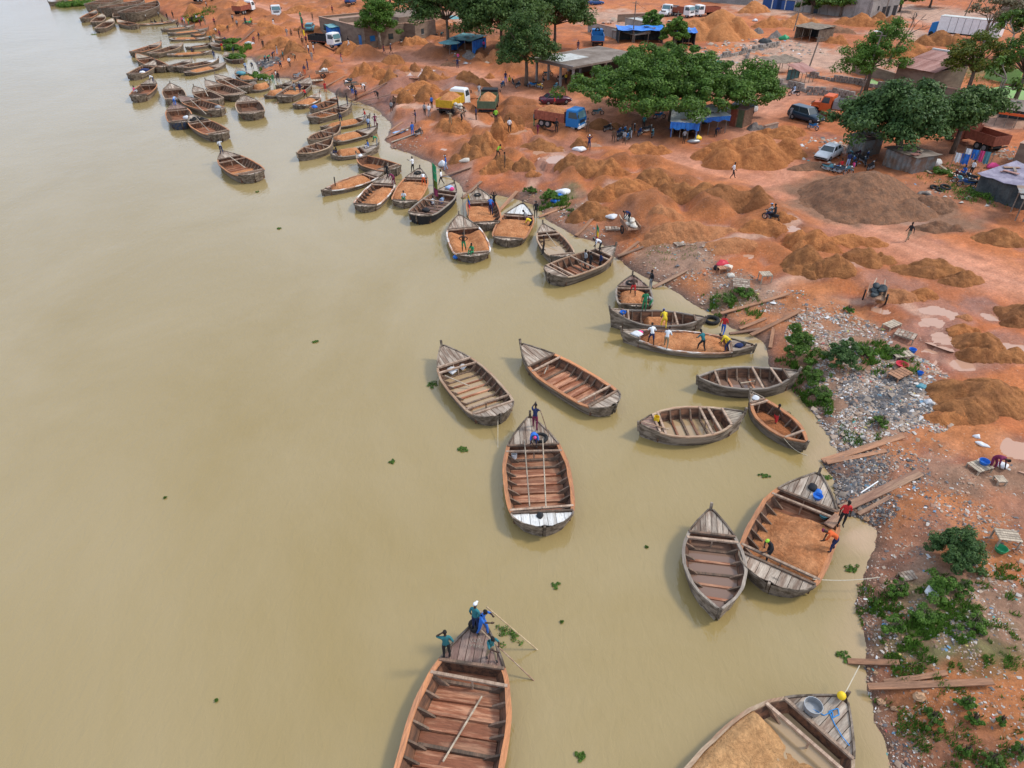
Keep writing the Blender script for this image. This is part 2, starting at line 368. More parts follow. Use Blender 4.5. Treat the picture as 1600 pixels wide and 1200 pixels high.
# zones of ground colour, placed in world metres
def Z(px, py, r, kind): g = ray(px, py, 1.4); return (g.x, g.y, r, kind)
RIVU = [np.array([ray(*p, 1.3)[:2] for p in L]) for L in ([(1392,470),(1450,500),(1470,535),(1460,560),(1500,570),(1540,565)],[(1080,385),(1000,410),(960,402)],[(1235,358),(1190,378),(1100,390),(1040,420),(1000,440)],
   [(1330,425),(1290,432),(1220,445),(1140,490)],[(1400,470),(1370,474),(1300,470),(1220,490),(1180,520)],[(880,245),(840,270),(820,300)],[(960,300),(900,330),(850,345)],[(800,210),(740,235),(720,270),(700,275)],
   [(740,140),(660,150),(600,175),(580,170)],[(640,165),(700,180),(760,210)],[(560,135),(500,140)],[(1480,700),(1400,745),(1330,795)],[(1600,800),(1480,808),(1400,850)],[(1250,640),(1300,700),(1420,660),(1460,600)],[(1300,300),(1380,350),(1480,365)])]
ZONES = [Z(*a) for a in [(1380,590,4.5,'rub'),(1340,620,3.2,'rub'),(1300,650,2.2,'rub'),(1420,625,2.6,'rubd'),(1370,600,2.2,'rubd'),(1310,520,3.2,'rub'),(1290,490,2.2,'rub'),(1270,560,2.0,'rub'),(1340,735,2.6,'rubd'),(1390,715,2.2,'rub'),
 (1470,770,4.0,'brn'),(1540,760,2.6,'rub'),(1590,740,2.4,'rub'),(1430,790,2.4,'brn'),(1380,840,1.6,'brn'),(1430,960,3.4,'rub'),(1360,930,1.8,'brn'),(1500,930,2.8,'rub'),(1560,950,3.2,'rub'),(1590,800,2.2,'brn'),(1590,860,1.6,'brn'),
 (1400,1000,2.2,'grn'),(1470,980,2.6,'grn'),(1560,1040,2.2,'grn'),(1350,1000,1.0,'brn'),(1420,1060,1.8,'brn'),(1450,1150,1.8,'rub'),(1520,1120,1.2,'rub'),(1570,1190,1.6,'grn'),(1400,1180,.9,'rub'),
 (860,310,3.6,'rub'),(830,300,2.6,'rub'),(885,300,1.6,'grn'),(905,350,2.2,'rub'),(1045,395,4.0,'rub'),(1010,410,2.6,'rub'),(1080,400,2.6,'rub'),(1130,440,2.6,'rub'),(1150,470,2.4,'grn'),(1190,455,1.8,'rub'),(1230,470,2.2,'rub'),
 (940,365,2.6,'brn'),(970,340,2.4,'brn'),(1240,500,1.2,'brn'),(720,240,2.6,'brn'),(640,225,2.4,'brn'),(620,150,4.5,'wet'),(600,140,4.5,'wet'),(660,130,5,'wet'),(560,150,3.6,'wet'),(520,130,4.0,'wet'),(720,140,4.5,'wet'),(640,185,4,'wet'),
 (870,235,3.5,'wet'),(760,300,3.0,'wet'),(700,262,3.0,'wet'),(840,270,2.5,'wet'),(1380,440,2.6,'wet'),(1470,540,3.2,'wet'),(1530,480,2.0,'wet'),(1590,545,2.2,'wet'),(1470,490,2.2,'wet'),(1590,700,1.6,'wet'),(1340,840,.6,'wet'),
 (1320,240,2.2,'wet'),(1290,300,4.5,'brn'),(1330,320,7,'gra'),(1480,310,6,'brn'),(1450,340,4,'gra'),(1530,250,6,'brn'),(450,110,4,'brn'),(410,90,3.2,'rubd'),(580,230,3,'brn'),(985,50,10,'pal'),(960,30,14,'pal'),(1180,105,9,'pal'),(1230,80,9,'pal'),
 (1130,150,6,'dun'),(1040,200,6,'brn'),(940,170,5,'brn'),(870,140,6,'brn'),(620,75,7,'brn'),(700,85,7,'brn'),(1420,60,9,'pal'),(1440,255,5,'brn'),(1560,120,8,'grn'),(1480,250,4,'brn'),(390,82,2.6,'grn'),(410,122,2.2,'grn'),(365,110,2,'grn'),
 (120,2,8,'grn'),(780,60,12,'brn'),(1560,830,2.4,'brn'),(1580,1110,2.6,'ora'),(1440,1088,1.5,'ora'),(1500,1075,1.5,'ora'),(1550,860,1.8,'ora'),(1340,775,1.3,'ora'),(1375,790,1.5,'ora'),(1410,690,1.2,'ora'),(1480,675,2.4,'ora'),(1540,690,2.4,'ora'),(1400,770,1.6,'ora'),(1520,800,1.6,'ora'),(1390,1130,.9,'ora'),(1460,1110,.9,'ora'),(1180,540,1.2,'ora'),(1280,470,3.5,'ora'),(1180,480,2,'ora'),(1010,440,1.6,'ora'),(1080,430,1.6,'ora'),(1100,110,12,'pal'),(1300,100,12,'pal'),(1250,15,22,'pal'),(1480,30,16,'pal'),(1180,130,9,'pal'),(1560,190,6,'pal'),(1400,20,14,'pal'),(700,30,14,'pal'),(1500,1190,2,'brn')]]
ZC = {'rub': (.33, .20, .135), 'rubd': (.14, .115, .10), 'brn': (.35, .15, .08), 'grn': (.17, .16, .07), 'wet': (.33, .145, .095), 'ora': (.48, .19, .075), 'gra': (.26, .15, .095), 'pal': (.50, .33, .25), 'dun': (.40, .2, .12)}  # each zone kind is one flat soil tint
def ground_col(x, y, d):
    n = lambda s, sd, o=4: fbm(x/s, y/s, o, sd)
    base = np.array([.47, .155, .058]); c = np.repeat(base[None, :], len(x), 0)
    def mx(c, col, k): k = np.clip(k, 0, 1)[:, None]; return c*(1-k)+np.array(col)*k
    c = mx(c, (.56, .205, .075), (n(11, 21)+.05)*3)                  # sandier orange
    c = mx(c, (.36, .135, .065), (n(7, 22)-.02)*3.5)
    c = mx(c, (.33, .14, .10), (n(2.2, 23)-.10)*4)
    road = np.minimum.reduce([pl_dist(x, y, L) for L in ROAD])
    c = mx(c, (.64, .31, .20), (4.5-road+3*n(6, 24))/4*.85)
    tr = np.sin(road*3.1+2*n(8, 27))*.5+.5
    c = mx(c, (.42, .17, .10), (tr-.45)*np.clip((5-road)/3, 0, 1)*1.3*np.clip(n(4, 28)+.6, 0, 1))
    ym = yardmask(x, y, d)*np.clip((road-1.5)/4, 0, 1); hn = heapn(x, y)
    c = mx(c, (.46, .17, .06), np.clip(hn/.5, 0, 1)*ym); c = mx(c, (.30, .115, .045), np.clip((hn-.5)/.6+1.5*n(3.0, 66), 0, 1)*ym*.9); c = mx(c, (.38, .155, .10), np.clip((.16-hn)/.16, 0, 1)*ym*.8); c = mx(c, (.48, .28, .20), np.clip((.05-hn)/.05, 0, 1)*np.clip(n(5, 67)*5+.3, 0, 1)*ym*.8)
    riv = np.minimum.reduce([pl_dist(x, y, L) for L in RIVU])+1.2*n(2.0, 31)
    c = mx(c, (.27, .115, .085), (1.5-riv)/1.0*.6); c = mx(c, (.52, .30, .21), (.42*(1+y/55)-riv)/.3*.75)
    wet = np.clip((1.5-riv), 0, 1)*.8
    for (zx, zy, r, k) in ZONES:
        q = np.sqrt((x-zx)**2+(y-zy)**2)/r+1.3*n(2.0, 33, 4)
        f = np.clip((1.15-q)/.45, 0, 1)
        if k == 'wet': wet = np.maximum(wet, f*.9); f = f*.75
        if k == 'grn': f = f*np.clip(.6+3*n(.9, 36), 0, 1)
        c = mx(c, ZC[k], f*.92)
    # bank: stained strip along the water
    e = d+1.1*n(3.0, 3, 3)
    c = mx(c, (.23, .115, .075), (1.6-e)/1.4*.75); c = mx(c, (.15, .09, .06), (.45-e)/.4*.8)
    wet = np.maximum(wet, np.clip((1.0-e)/.8, 0, 1))
    c = c*np.array([.84, .79, .74])*(1+.42*n(.45, 38, 3)[:, None])*(1+.5*n(1.4, 39, 4)[:, None])
    return np.clip(c, .01, 1), wet
NR, NC = 860, 560
Yr = np.concatenate([np.linspace(-50, 8.8, 40), 9.0*np.exp(np.linspace(0, math.log(3000/9.0), NR))]); NR += 40; U = np.concatenate([np.linspace(-.86, 1.05, NC), np.linspace(1.1, 3.2, 40)]); NC += 40
XX = (U[None, :]*(np.maximum(Yr[:, None], 9)*1.0+9)); YY = np.repeat(Yr[:, None], NC, 1)
DD = sdist(XX.ravel(), YY.ravel()).reshape(XX.shape)
HH = th(XX.ravel(), YY.ravel(), DD.ravel()).reshape(XX.shape)
ii, jj = np.meshgrid(np.arange(NR-1), np.arange(NC-1), indexing='ij')
keep = (np.maximum.reduce([HH[:-1, :-1], HH[1:, :-1], HH[:-1, 1:], HH[1:, 1:]]) > -.5)
a = (ii*NC+jj)[keep]; quads = np.stack([a, a+1, a+NC+1, a+NC], 1)
used = np.unique(quads); remap = np.full(NR*NC, -1); remap[used] = np.arange(len(used))
TV = np.stack([XX.ravel(), YY.ravel(), HH.ravel()], 1)[used]; quads = remap[quads]
def mat_ground():
    m, nt, P = nt_new('ground_laterite'); co = coords(nt)
    at = nt.nodes.new('ShaderNodeAttribute'); at.attribute_name = 'soil'; aw = nt.nodes.new('ShaderNodeAttribute'); aw.attribute_name = 'wet'
    c = mixc(nt, at.outputs['Color'], comb(nt, noise(nt, co, .9, 6, .7, .25, .75, .76, 1.24)), 1, 'MULTIPLY')
    c = mixc(nt, c, comb(nt, noise(nt, co, 5.5, 4, .75, .25, .75, .70, 1.28)), 1, 'MULTIPLY')
    sp = noise(nt, co, 9, 2, .5, .66, .70)
    c = mixc(nt, c, (.55, .42, .33), mathn(nt, sp, .35))
    nt.links.new(c, P.inputs['Base Color']); nt.links.new(ramp(nt, aw.outputs['Fac'], 0, 1, .95, .42), P.inputs['Roughness'])
    P.inputs['Specular IOR Level'].default_value = .3
    h = noise(nt, co, 1.3, 8, .72, dist=.4); bump(nt, P, h, .75, .25); return m
def mathn(nt, v, k):
    n = nt.nodes.new('ShaderNodeMath'); n.operation = 'MULTIPLY'; nt.links.new(v, n.inputs[0]); n.inputs[1].default_value = k; return n.outputs[0]
M['ground'] = mat_ground()
me = big_mesh('ground', TV, quads, M['ground'], True)
cc, ww = ground_col(TV[:, 0], TV[:, 1], DD.ravel()[used])
ca = me.color_attributes.new('soil', 'FLOAT_COLOR', 'POINT'); ca.data.foreach_set('color', np.concatenate([cc, np.ones((len(cc), 1))], 1).astype(np.float32).ravel())
wa = me.attributes.new('wet', 'FLOAT', 'POINT'); wa.data.foreach_set('value', ww.astype(np.float32))
ground = link(bpy.data.objects.new('ground', me)); tag(ground, 'red laterite river bank and sand yard', None, None, 'structure')
# water
def mat_water():
    m, nt, P = nt_new('river_water'); co = coords(nt)
    at = nt.nodes.new('ShaderNodeAttribute'); at.attribute_name = 'shore'
    c = mixc(nt, (.265, .190, .066), (.315, .238, .112), noise(nt, coords(nt, (.9, .6, 1)), .07, 6, .6, .34, .68, dist=.6))
    c = mixc(nt, c, (.43, .29, .17), at.outputs['Fac'])
    nt.links.new(c, P.inputs['Base Color']); P.inputs['Roughness'].default_value = .05; P.inputs['IOR'].default_value = 1.58
    P.inputs['Specular IOR Level'].default_value = .5
    s = coords(nt, (1, .45, 1)); rot = nt.nodes.new('ShaderNodeMapping'); rot.inputs['Rotation'].default_value = (0, 0, .6); nt.links.new(s, rot.inputs[0])
    h1 = noise(nt, rot.outputs[0], 2.3, 4, .62, dist=.6); h2 = noise(nt, co, .25, 3, .5)
    ad = nt.nodes.new('ShaderNodeMath'); ad.operation = 'MULTIPLY_ADD'; nt.links.new(h2, ad.inputs[0]); ad.inputs[1].default_value = 1.6; nt.links.new(h1, ad.inputs[2])
    bump(nt, P, ad.outputs[0], .42, .085); return m
M['water'] = mat_water()
wy = np.concatenate([[-60, 0], 9.0*np.exp(np.linspace(0, math.log(260/9.0), 230)), [400, 900, 3000]]); wu = np.linspace(-1.3, 1.0, 200)
WX = wu[None, :]*(np.maximum(wy, 5)[:, None]*1.1+20); WY = np.repeat(wy[:, None], len(wu), 1)
WD = sdist(WX.ravel(), WY.ravel())
i2, j2 = np.meshgrid(np.arange(len(wy)-1), np.arange(len(wu)-1), indexing='ij'); a = (i2*len(wu)+j2).ravel()
wme = big_mesh('river_water', np.stack([WX.ravel(), WY.ravel(), WX.ravel()*0], 1), np.stack([a, a+1, a+len(wu)+1, a+len(wu)], 1), M['water'], True)
pl = ray(1335, 840); q = np.sqrt((WX.ravel()-pl.x)**2+(WY.ravel()-pl.y)**2)
sh = np.clip(1-(-WD+2.2*fbm(WX.ravel()/3, WY.ravel()/3, 3, 51))/1.6, 0, 1)*.45+np.clip(1-(q+1.5*fbm(WX.ravel(), WY.ravel(), 3, 50))/1.5, 0, 1)*.9
sa = wme.attributes.new('shore', 'FLOAT', 'POINT'); sa.data.foreach_set('value', np.clip(sh, 0, 1).astype(np.float32))
tag(link(bpy.data.objects.new('river_water', wme)), 'muddy olive tan river', None, None, 'structure')
# puddles
m, nt, P = nt_new('puddle_water'); P.inputs['Base Color'].default_value = (.44, .25, .165, 1); P.inputs['Roughness'].default_value = .07; M['puddle'] = m
for (x, y, r, lv) in PUD:
    b = MB(); R = r*1.75; poly = [(R*math.cos(t)*(1+.15*math.sin(3*t+x)), R*math.sin(t)*(1+.15*math.cos(2*t+y))) for t in np.linspace(0, 2*math.pi, 25)[:-1]]
    b.add([(0, 0, 0)]+[(p[0], p[1], 0) for p in poly], [(0, 1+i, 1+(i+1) % 24) for i in range(24)])
    tag(b.obj('puddle', M['puddle'], None, loc=(x, y, lv-.035-.004*PUD.index((x, y, r, lv)))), None, None, None, 'structure')
# ------------------------------------------------------------------ sand piles
def pile(px, py, wpx, h, mt, label, asp=.8, ridges=0, rot=0, group='heaps of dredged sand on the bank', cones=None):
    g = G(px, py); s = wpx/2*mpp(px, py)
    rx, ry = s, s*asp; n = 30 if wpx < 45 else 56 if wpx < 120 else 90
    u = np.linspace(-1.25, 1.25, n); UX, UY = np.meshgrid(u, u, indexing='xy')
    lx, ly = (UX*rx).ravel(), (UY*ry).ravel()
    c, sn = math.cos(rot), math.sin(rot); wx = g.x+lx*c-ly*sn; wy_ = g.y+lx*sn+ly*c
    seed = int(px*7+py)
    hh = np.zeros(len(lx)); rr = random.Random(seed)
    if cones is None:
        k = ridges or (2 if wpx < 30 else 5 if wpx < 70 else 9)
        if ridges: cones = [(-.62+1.24*i/(k-1)*1.0, rr.uniform(-.12, .12), .50+.1*rr.random(), 1, .22) for i in range(k)]
        elif k == 1: cones = [(0, 0, 1, 1, 1)]
        else: cones = [(rr.uniform(-.1, .1), rr.uniform(0, .25), .72 if wpx < 200 else .9, 1, .8)]+[(rr.uniform(-.66, .66), rr.uniform(-.55, .45), rr.uniform(.32, .56), rr.uniform(.4, .82)*(1 if wpx < 200 else .6), .8) for i in range(k-1)]
    U1 = UX.ravel(); V1 = UY.ravel(); wn_ = .22*fbm(wx/(s*.5), wy_/(s*.5), 3, seed)+.07*fbm(wx/(s*.12), wy_/(s*.12), 2, seed+3)
    for (cx, cy, r, hk, el) in cones:
        q = np.sqrt(((U1-cx)/(r*(el if ridges else 1)))**2+((V1-cy)/(r*(1.6 if ridges else 1)))**2)+wn_*1.6
        hq = np.clip(1-q, 0, 1.2); hh = np.maximum(hh, .85*h*hk*(.45*np.sin(np.minimum(hq, 1.0)*1.5708)+.6*np.minimum(hq, .92)))
    edge = (hh <= 0)
    base = th(wx, wy_)
    hh = hh+np.where(edge, 0, .09*h*fbm(wx/(.2*s), wy_/(.2*s), 3, seed+9)+.12*fbm(wx/.5, wy_/.5, 3, seed+4)-.16*np.clip(.12-np.abs(fbm(wx/1.1+wy_/2.2, wy_/1.6, 3, seed+14)), 0, 1)/.12*min(1, h))
    z = base+np.where(edge, -.14, hh)
    i3, j3 = np.meshgrid(np.arange(n-1), np.arange(n-1), indexing='ij'); a = (i3*n+j3)
    e2 = edge.reshape(n, n); kp = ~(e2[:-1, :-1] & e2[1:, :-1] & e2[:-1, 1:] & e2[1:, 1:]); a = a[kp]
    if not len(a): return
    q4 = np.stack([a, a+1, a+n+1, a+n], 1); us = np.unique(q4); rm = np.full(n*n, -1); rm[us] = np.arange(len(us))
    V = np.stack([wx-g.x, wy_-g.y, z-g.z], 1)[us]
    o = link(bpy.data.objects.new('sand_pile' if 'gravel' not in label else 'gravel_pile', big_mesh('sand_pile', V, rm[q4], M[mt], True)))
    o.location = g; tag(o, label, 'gravel pile' if 'gravel' in label else 'sand pile', group); return o
for a in [
 (1545,625,165,1.5,'sand_brown','broad raked brown sand heap at the right edge beside the rubbish ridge',.8),
 (1500,655,90,.6,'sand_orange','low trampled orange sand apron left of the broad raked heap',.7),
 (1532,545,120,1.3,'sand_brown','brown sand heap curled round by the puddle channel',.7),
 (1505,520,60,.7,'sand_orange','small sand shoulder above the puddle-ringed heap',.7),
 (1600,498,100,1.4,'sand_dark','smooth dark rust sand heap cut by the right edge of the frame',.8),
 (1510,498,30,.35,'sand_light','tiny low sand heap between the puddles and the rust heap',.8),
 (1405,468,75,.7,'sand_light','pale low sand heap next to the cart with the dark load',.7),
 (1443,463,55,.9,'sand_orange','pale rounded sand heap at the foot of the long dark ridge',.8),
 (1450,425,110,1.3,'sand_brown','long dark sand ridge lying along the dirt road',.5),
 (1505,440,70,1.1,'sand_brown','dark sand ridge end beside the road, right of the long ridge',.6),
 (1250,420,80,1.5,'sand_brown','left rounded heap of the large brown sand cluster above the gangplanks',.8),
 (1300,425,85,1.5,'sand_brown','front heap of the large brown sand cluster, nearest the river',.6),
 (1355,410,90,1.5,'sand_brown','right heap of the large brown sand cluster, nearest the pedestrian',.6),
 (1270,385,90,1.7,'sand_orange','tallest back heap of the large brown sand cluster',.8),
 (1330,380,100,.9,'sand_orange','flat trampled sand spread behind the large brown cluster',.6),
 (1562,375,100,1.3,'sand_brown','dark sand heap by the right edge below the gravel mound',.5),
 (1462,358,80,1.0,'gravel_brown','low grey brown gravel heap right of the walking man in black',.5),
 (1352,318,220,3.5,'gravel_brown','huge grey brown gravel mound beside the parked motorbikes',.75),
 (1450,325,90,1.4,'gravel_brown','gravel spill with half buried tyres right of the huge mound',.6),
 (1270,262,80,.7,'gravel_brown','low purple brown gravel patch in front of the white sedan',.5),
 (1150,325,105,2.0,'sand_dark','dark brown sand heap between the road and the trampled slope',.7),
 (1062,308,90,1.7,'sand_brown','double brown sand heap left of the dark heap',.7),
 (1045,335,60,.7,'sand_light','small pale sand heap on the slope above the covered cart',.7),
 (925,335,80,1.6,'sand_brown','dark sand heap right above the bank debris and blue bag',.7),
 (965,305,95,1.9,'sand_orange','broad sloping sand heap in the middle of the heaps row',.7),
 (1010,285,70,1.6,'sand_brown','brown sand heap touching the road behind the broad one',.7),
 (1040,290,40,1.0,'sand_brown','small sand heap in line with the road heaps',.7),
 (915,268,80,1.9,'sand_brown','dark lumpy sand heap with white sacks on top',.8),
 (955,270,60,1.9,'sand_orange','smooth sided sand heap behind the heap with white sacks',.8),
 (1075,360,150,.9,'sand_light','wide trampled pale sand mound on the bank slope',.5),
 (1190,358,90,.9,'sand_orange','low sand heap by the rivulet under the dark heap',.6),
 (1150,385,95,.5,'sand_light','flat pale sand bar between two rivulets',.45),
 (1220,345,50,.8,'sand_orange','small sand shoulder near the ridden motorbike',.6),
 (1180,250,175,3.4,'sand_orange','large orange sand heap in front of the blue tarpaulin shelters',.6),
 (1130,245,90,2.0,'sand_orange','left shoulder of sand at the shelter kerb',.6),
 (1225,212,85,1.6,'sand_orange','sand heap at the nose of the dark off-road car',.6),
 (1177,202,32,1.1,'gravel_grey','small dark grey gravel cone behind the brown kiosk',.8),
 (1008,238,70,1.5,'sand_orange','sand heap beside the cluster of parked motorbikes',.7),
 (906,230,36,1.4,'sand_brown','small pointed sand heap behind the walking woman with the load',.8),
 (850,222,75,1.0,'sand_brown','low dug out sand heap at the wheels of the blue dump truck',.5),
 (800,190,40,2.2,'sand_dark','dark steep sand heap right of the dark dump truck',.9),
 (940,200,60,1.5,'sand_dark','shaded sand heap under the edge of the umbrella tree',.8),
 (712,200,60,1.6,'sand_orange','sand heap at the back wheels of the yellow dump truck',.7),
 (785,260,60,1.5,'sand_brown','sand heap where two men stand with a sack',.8),
 (815,262,40,1.5,'sand_brown','smooth sand heap right of the two men with a sack',.8),
 (770,262,50,1.0,'sand_orange','trampled sand heap left of the two men with a sack',.8),
 (745,238,55,2.0,'sand_brown','first steep heap of the ridged sand row',1.0),
 (765,230,50,2.1,'sand_orange','second steep heap of the ridged sand row',1.0),
 (785,224,50,2.1,'sand_orange','third steep heap of the ridged sand row',1.0),
 (800,218,40,1.8,'sand_orange','last steep heap of the ridged sand row, nearest the truck',1.0),
 (725,240,40,1.4,'sand_brown','low river end of the ridged sand row',1.0),
 (830,275,30,.7,'sand_orange','little sand cone on the path to the debris slope',.8),
 (615,102,45,1.9,'sand_brown','dark sand heap below two walking men',.8),
 (632,110,26,.9,'sand_orange','low sand tail right of the dark heap below the walkers',.7),
 (597,120,34,1.5,'sand_orange','round sand heap on the wet ground',.8),
 (650,118,26,1.5,'sand_dark','small dark sand cone on the wet flat',.9),
 (668,120,36,1.9,'sand_brown','sand heap joined to the small dark cone',.8),
 (690,122,30,1.2,'sand_orange','crumbling right tail of the joined heaps',.7),
 (738,128,58,1.6,'sand_brown','flattened brown sand heap on the open yard',.5),
 (766,122,24,.9,'sand_orange','small round sand heap beside the flattened one',.8),
 (610,132,34,1.7,'sand_brown','pointed brown sand heap above the muddy slope',.9),
 (655,142,80,1.8,'sand_orange','wide sand heap behind the yellow dump truck',.6),
 (665,158,44,1.9,'sand_brown','rounded sand heap at the tail of the yellow truck',.8),
 (632,158,40,1.5,'sand_brown','sand heap sloping to the pale puddle',.8),
 (572,112,50,1.7,'sand_orange','broad pale sand heap in the middle yard',.6),
 (512,104,26,1.4,'sand_dark','dark cone of sand behind the water carrier cart',.8),
 (458,82,50,2.3,'sand_brown','sand heap with a sharp crest near the white truck',.8),
 (440,70,60,1.8,'sand_orange','sand heap in front of the cluster of workers',.7),
 (418,56,46,1.7,'sand_orange','sand heap left of the two standing men',.8),
 (412,42,40,1.5,'sand_orange','sand heap below the silver truck cab',.8),
 (470,48,24,1.2,'sand_brown','small brown sand heap near the flag pole crowd',.8),
 (545,85,60,1.5,'sand_orange','sand heap in front of the white blue dump truck',.6),
 (650,70,48,2.2,'sand_bright','reddish sand heap in front of the shaded motorbikes',.7),
 (770,98,50,2.0,'sand_light','pale sand heap left of the tree by the pillared shed',.8),
 (735,92,34,1.5,'gravel_grey','grey gravel heap in front of the teal tarpaulin tent',.7),
 (700,102,36,.8,'gravel_brown','low brown gravel patch by the green umbrella',.6),
 (1128,58,125,5.8,'sand_bright','largest bright orange sand mountain behind the umbrella tree',.8),
 (1178,20,50,3.2,'sand_bright','small bright sand peak behind the sand mountain',.8),
 (1205,42,60,2.4,'sand_orange','brown topped sand heap behind the pole',.8),
 (1245,42,70,3.2,'sand_bright','bright sand heap behind the straw hut',.7),
 (1300,50,70,1.6,'gravel_brown','flat brown gravel heap right of the straw hut',.6),
 (1310,68,40,2.0,'sand_orange','small orange heap in front of the gravel heap',.7),
 (1345,38,70,2.8,'sand_orange','long sand heap in front of the cement wall',.6),
 (1375,34,40,2.6,'sand_brown','heap with dark flank near the cement wall corner',.8),
 (1420,90,90,3.0,'sand_orange','sand heap behind the rusty tin roofed house',.7),
 (1465,70,70,3.2,'sand_brown','brown sand heap beside the white trailer',.7),
 (1185,52,24,1.5,'gravel_grey','black gravel heap at the sand mountain foot',.8),
 (1212,58,26,1.6,'gravel_grey','pale grey gravel heap beside the straw hut',.8),
 (465,18,60,1.4,'sand_orange','distant low sand heap beyond the trucks',.6),
 (340,40,50,1.6,'sand_orange','distant sand slope under the loaded white truck',.6),
 (300,22,40,2.2,'sand_orange','distant red sand slope by the derelict barges',.8)]:
    pile(*a)

from mathutils.bvhtree import BVHTree
def _bvh():
    V, Fq = [], []
    for o in scene.objects:
        if o.type == 'MESH' and (o.name.startswith('sand_pile') or o.name.startswith('gravel_pile')):
            b0 = len(V); V += [tuple(v.co+o.location) for v in o.data.vertices]; Fq += [tuple(i+b0 for i in p.vertices) for p in o.data.polygons]
    return BVHTree.FromPolygons(V, Fq)
PB = _bvh()
def Gp(px, py):                        # ground or heap surface seen at that place
    g = G(px, py); c = Vector((0, 0, H)); d = (ray(px, py, 0)-c).normalized(); h = PB.ray_cast(c, d)
    if h[0] is not None and h[3] < (g-c).length: return h[0].copy()
    h = PB.ray_cast(Vector((g.x, g.y, 40)), Vector((0, 0, -1)))
    if h[0] is not None and h[0].z > g.z: g.z = h[0].z
    return g
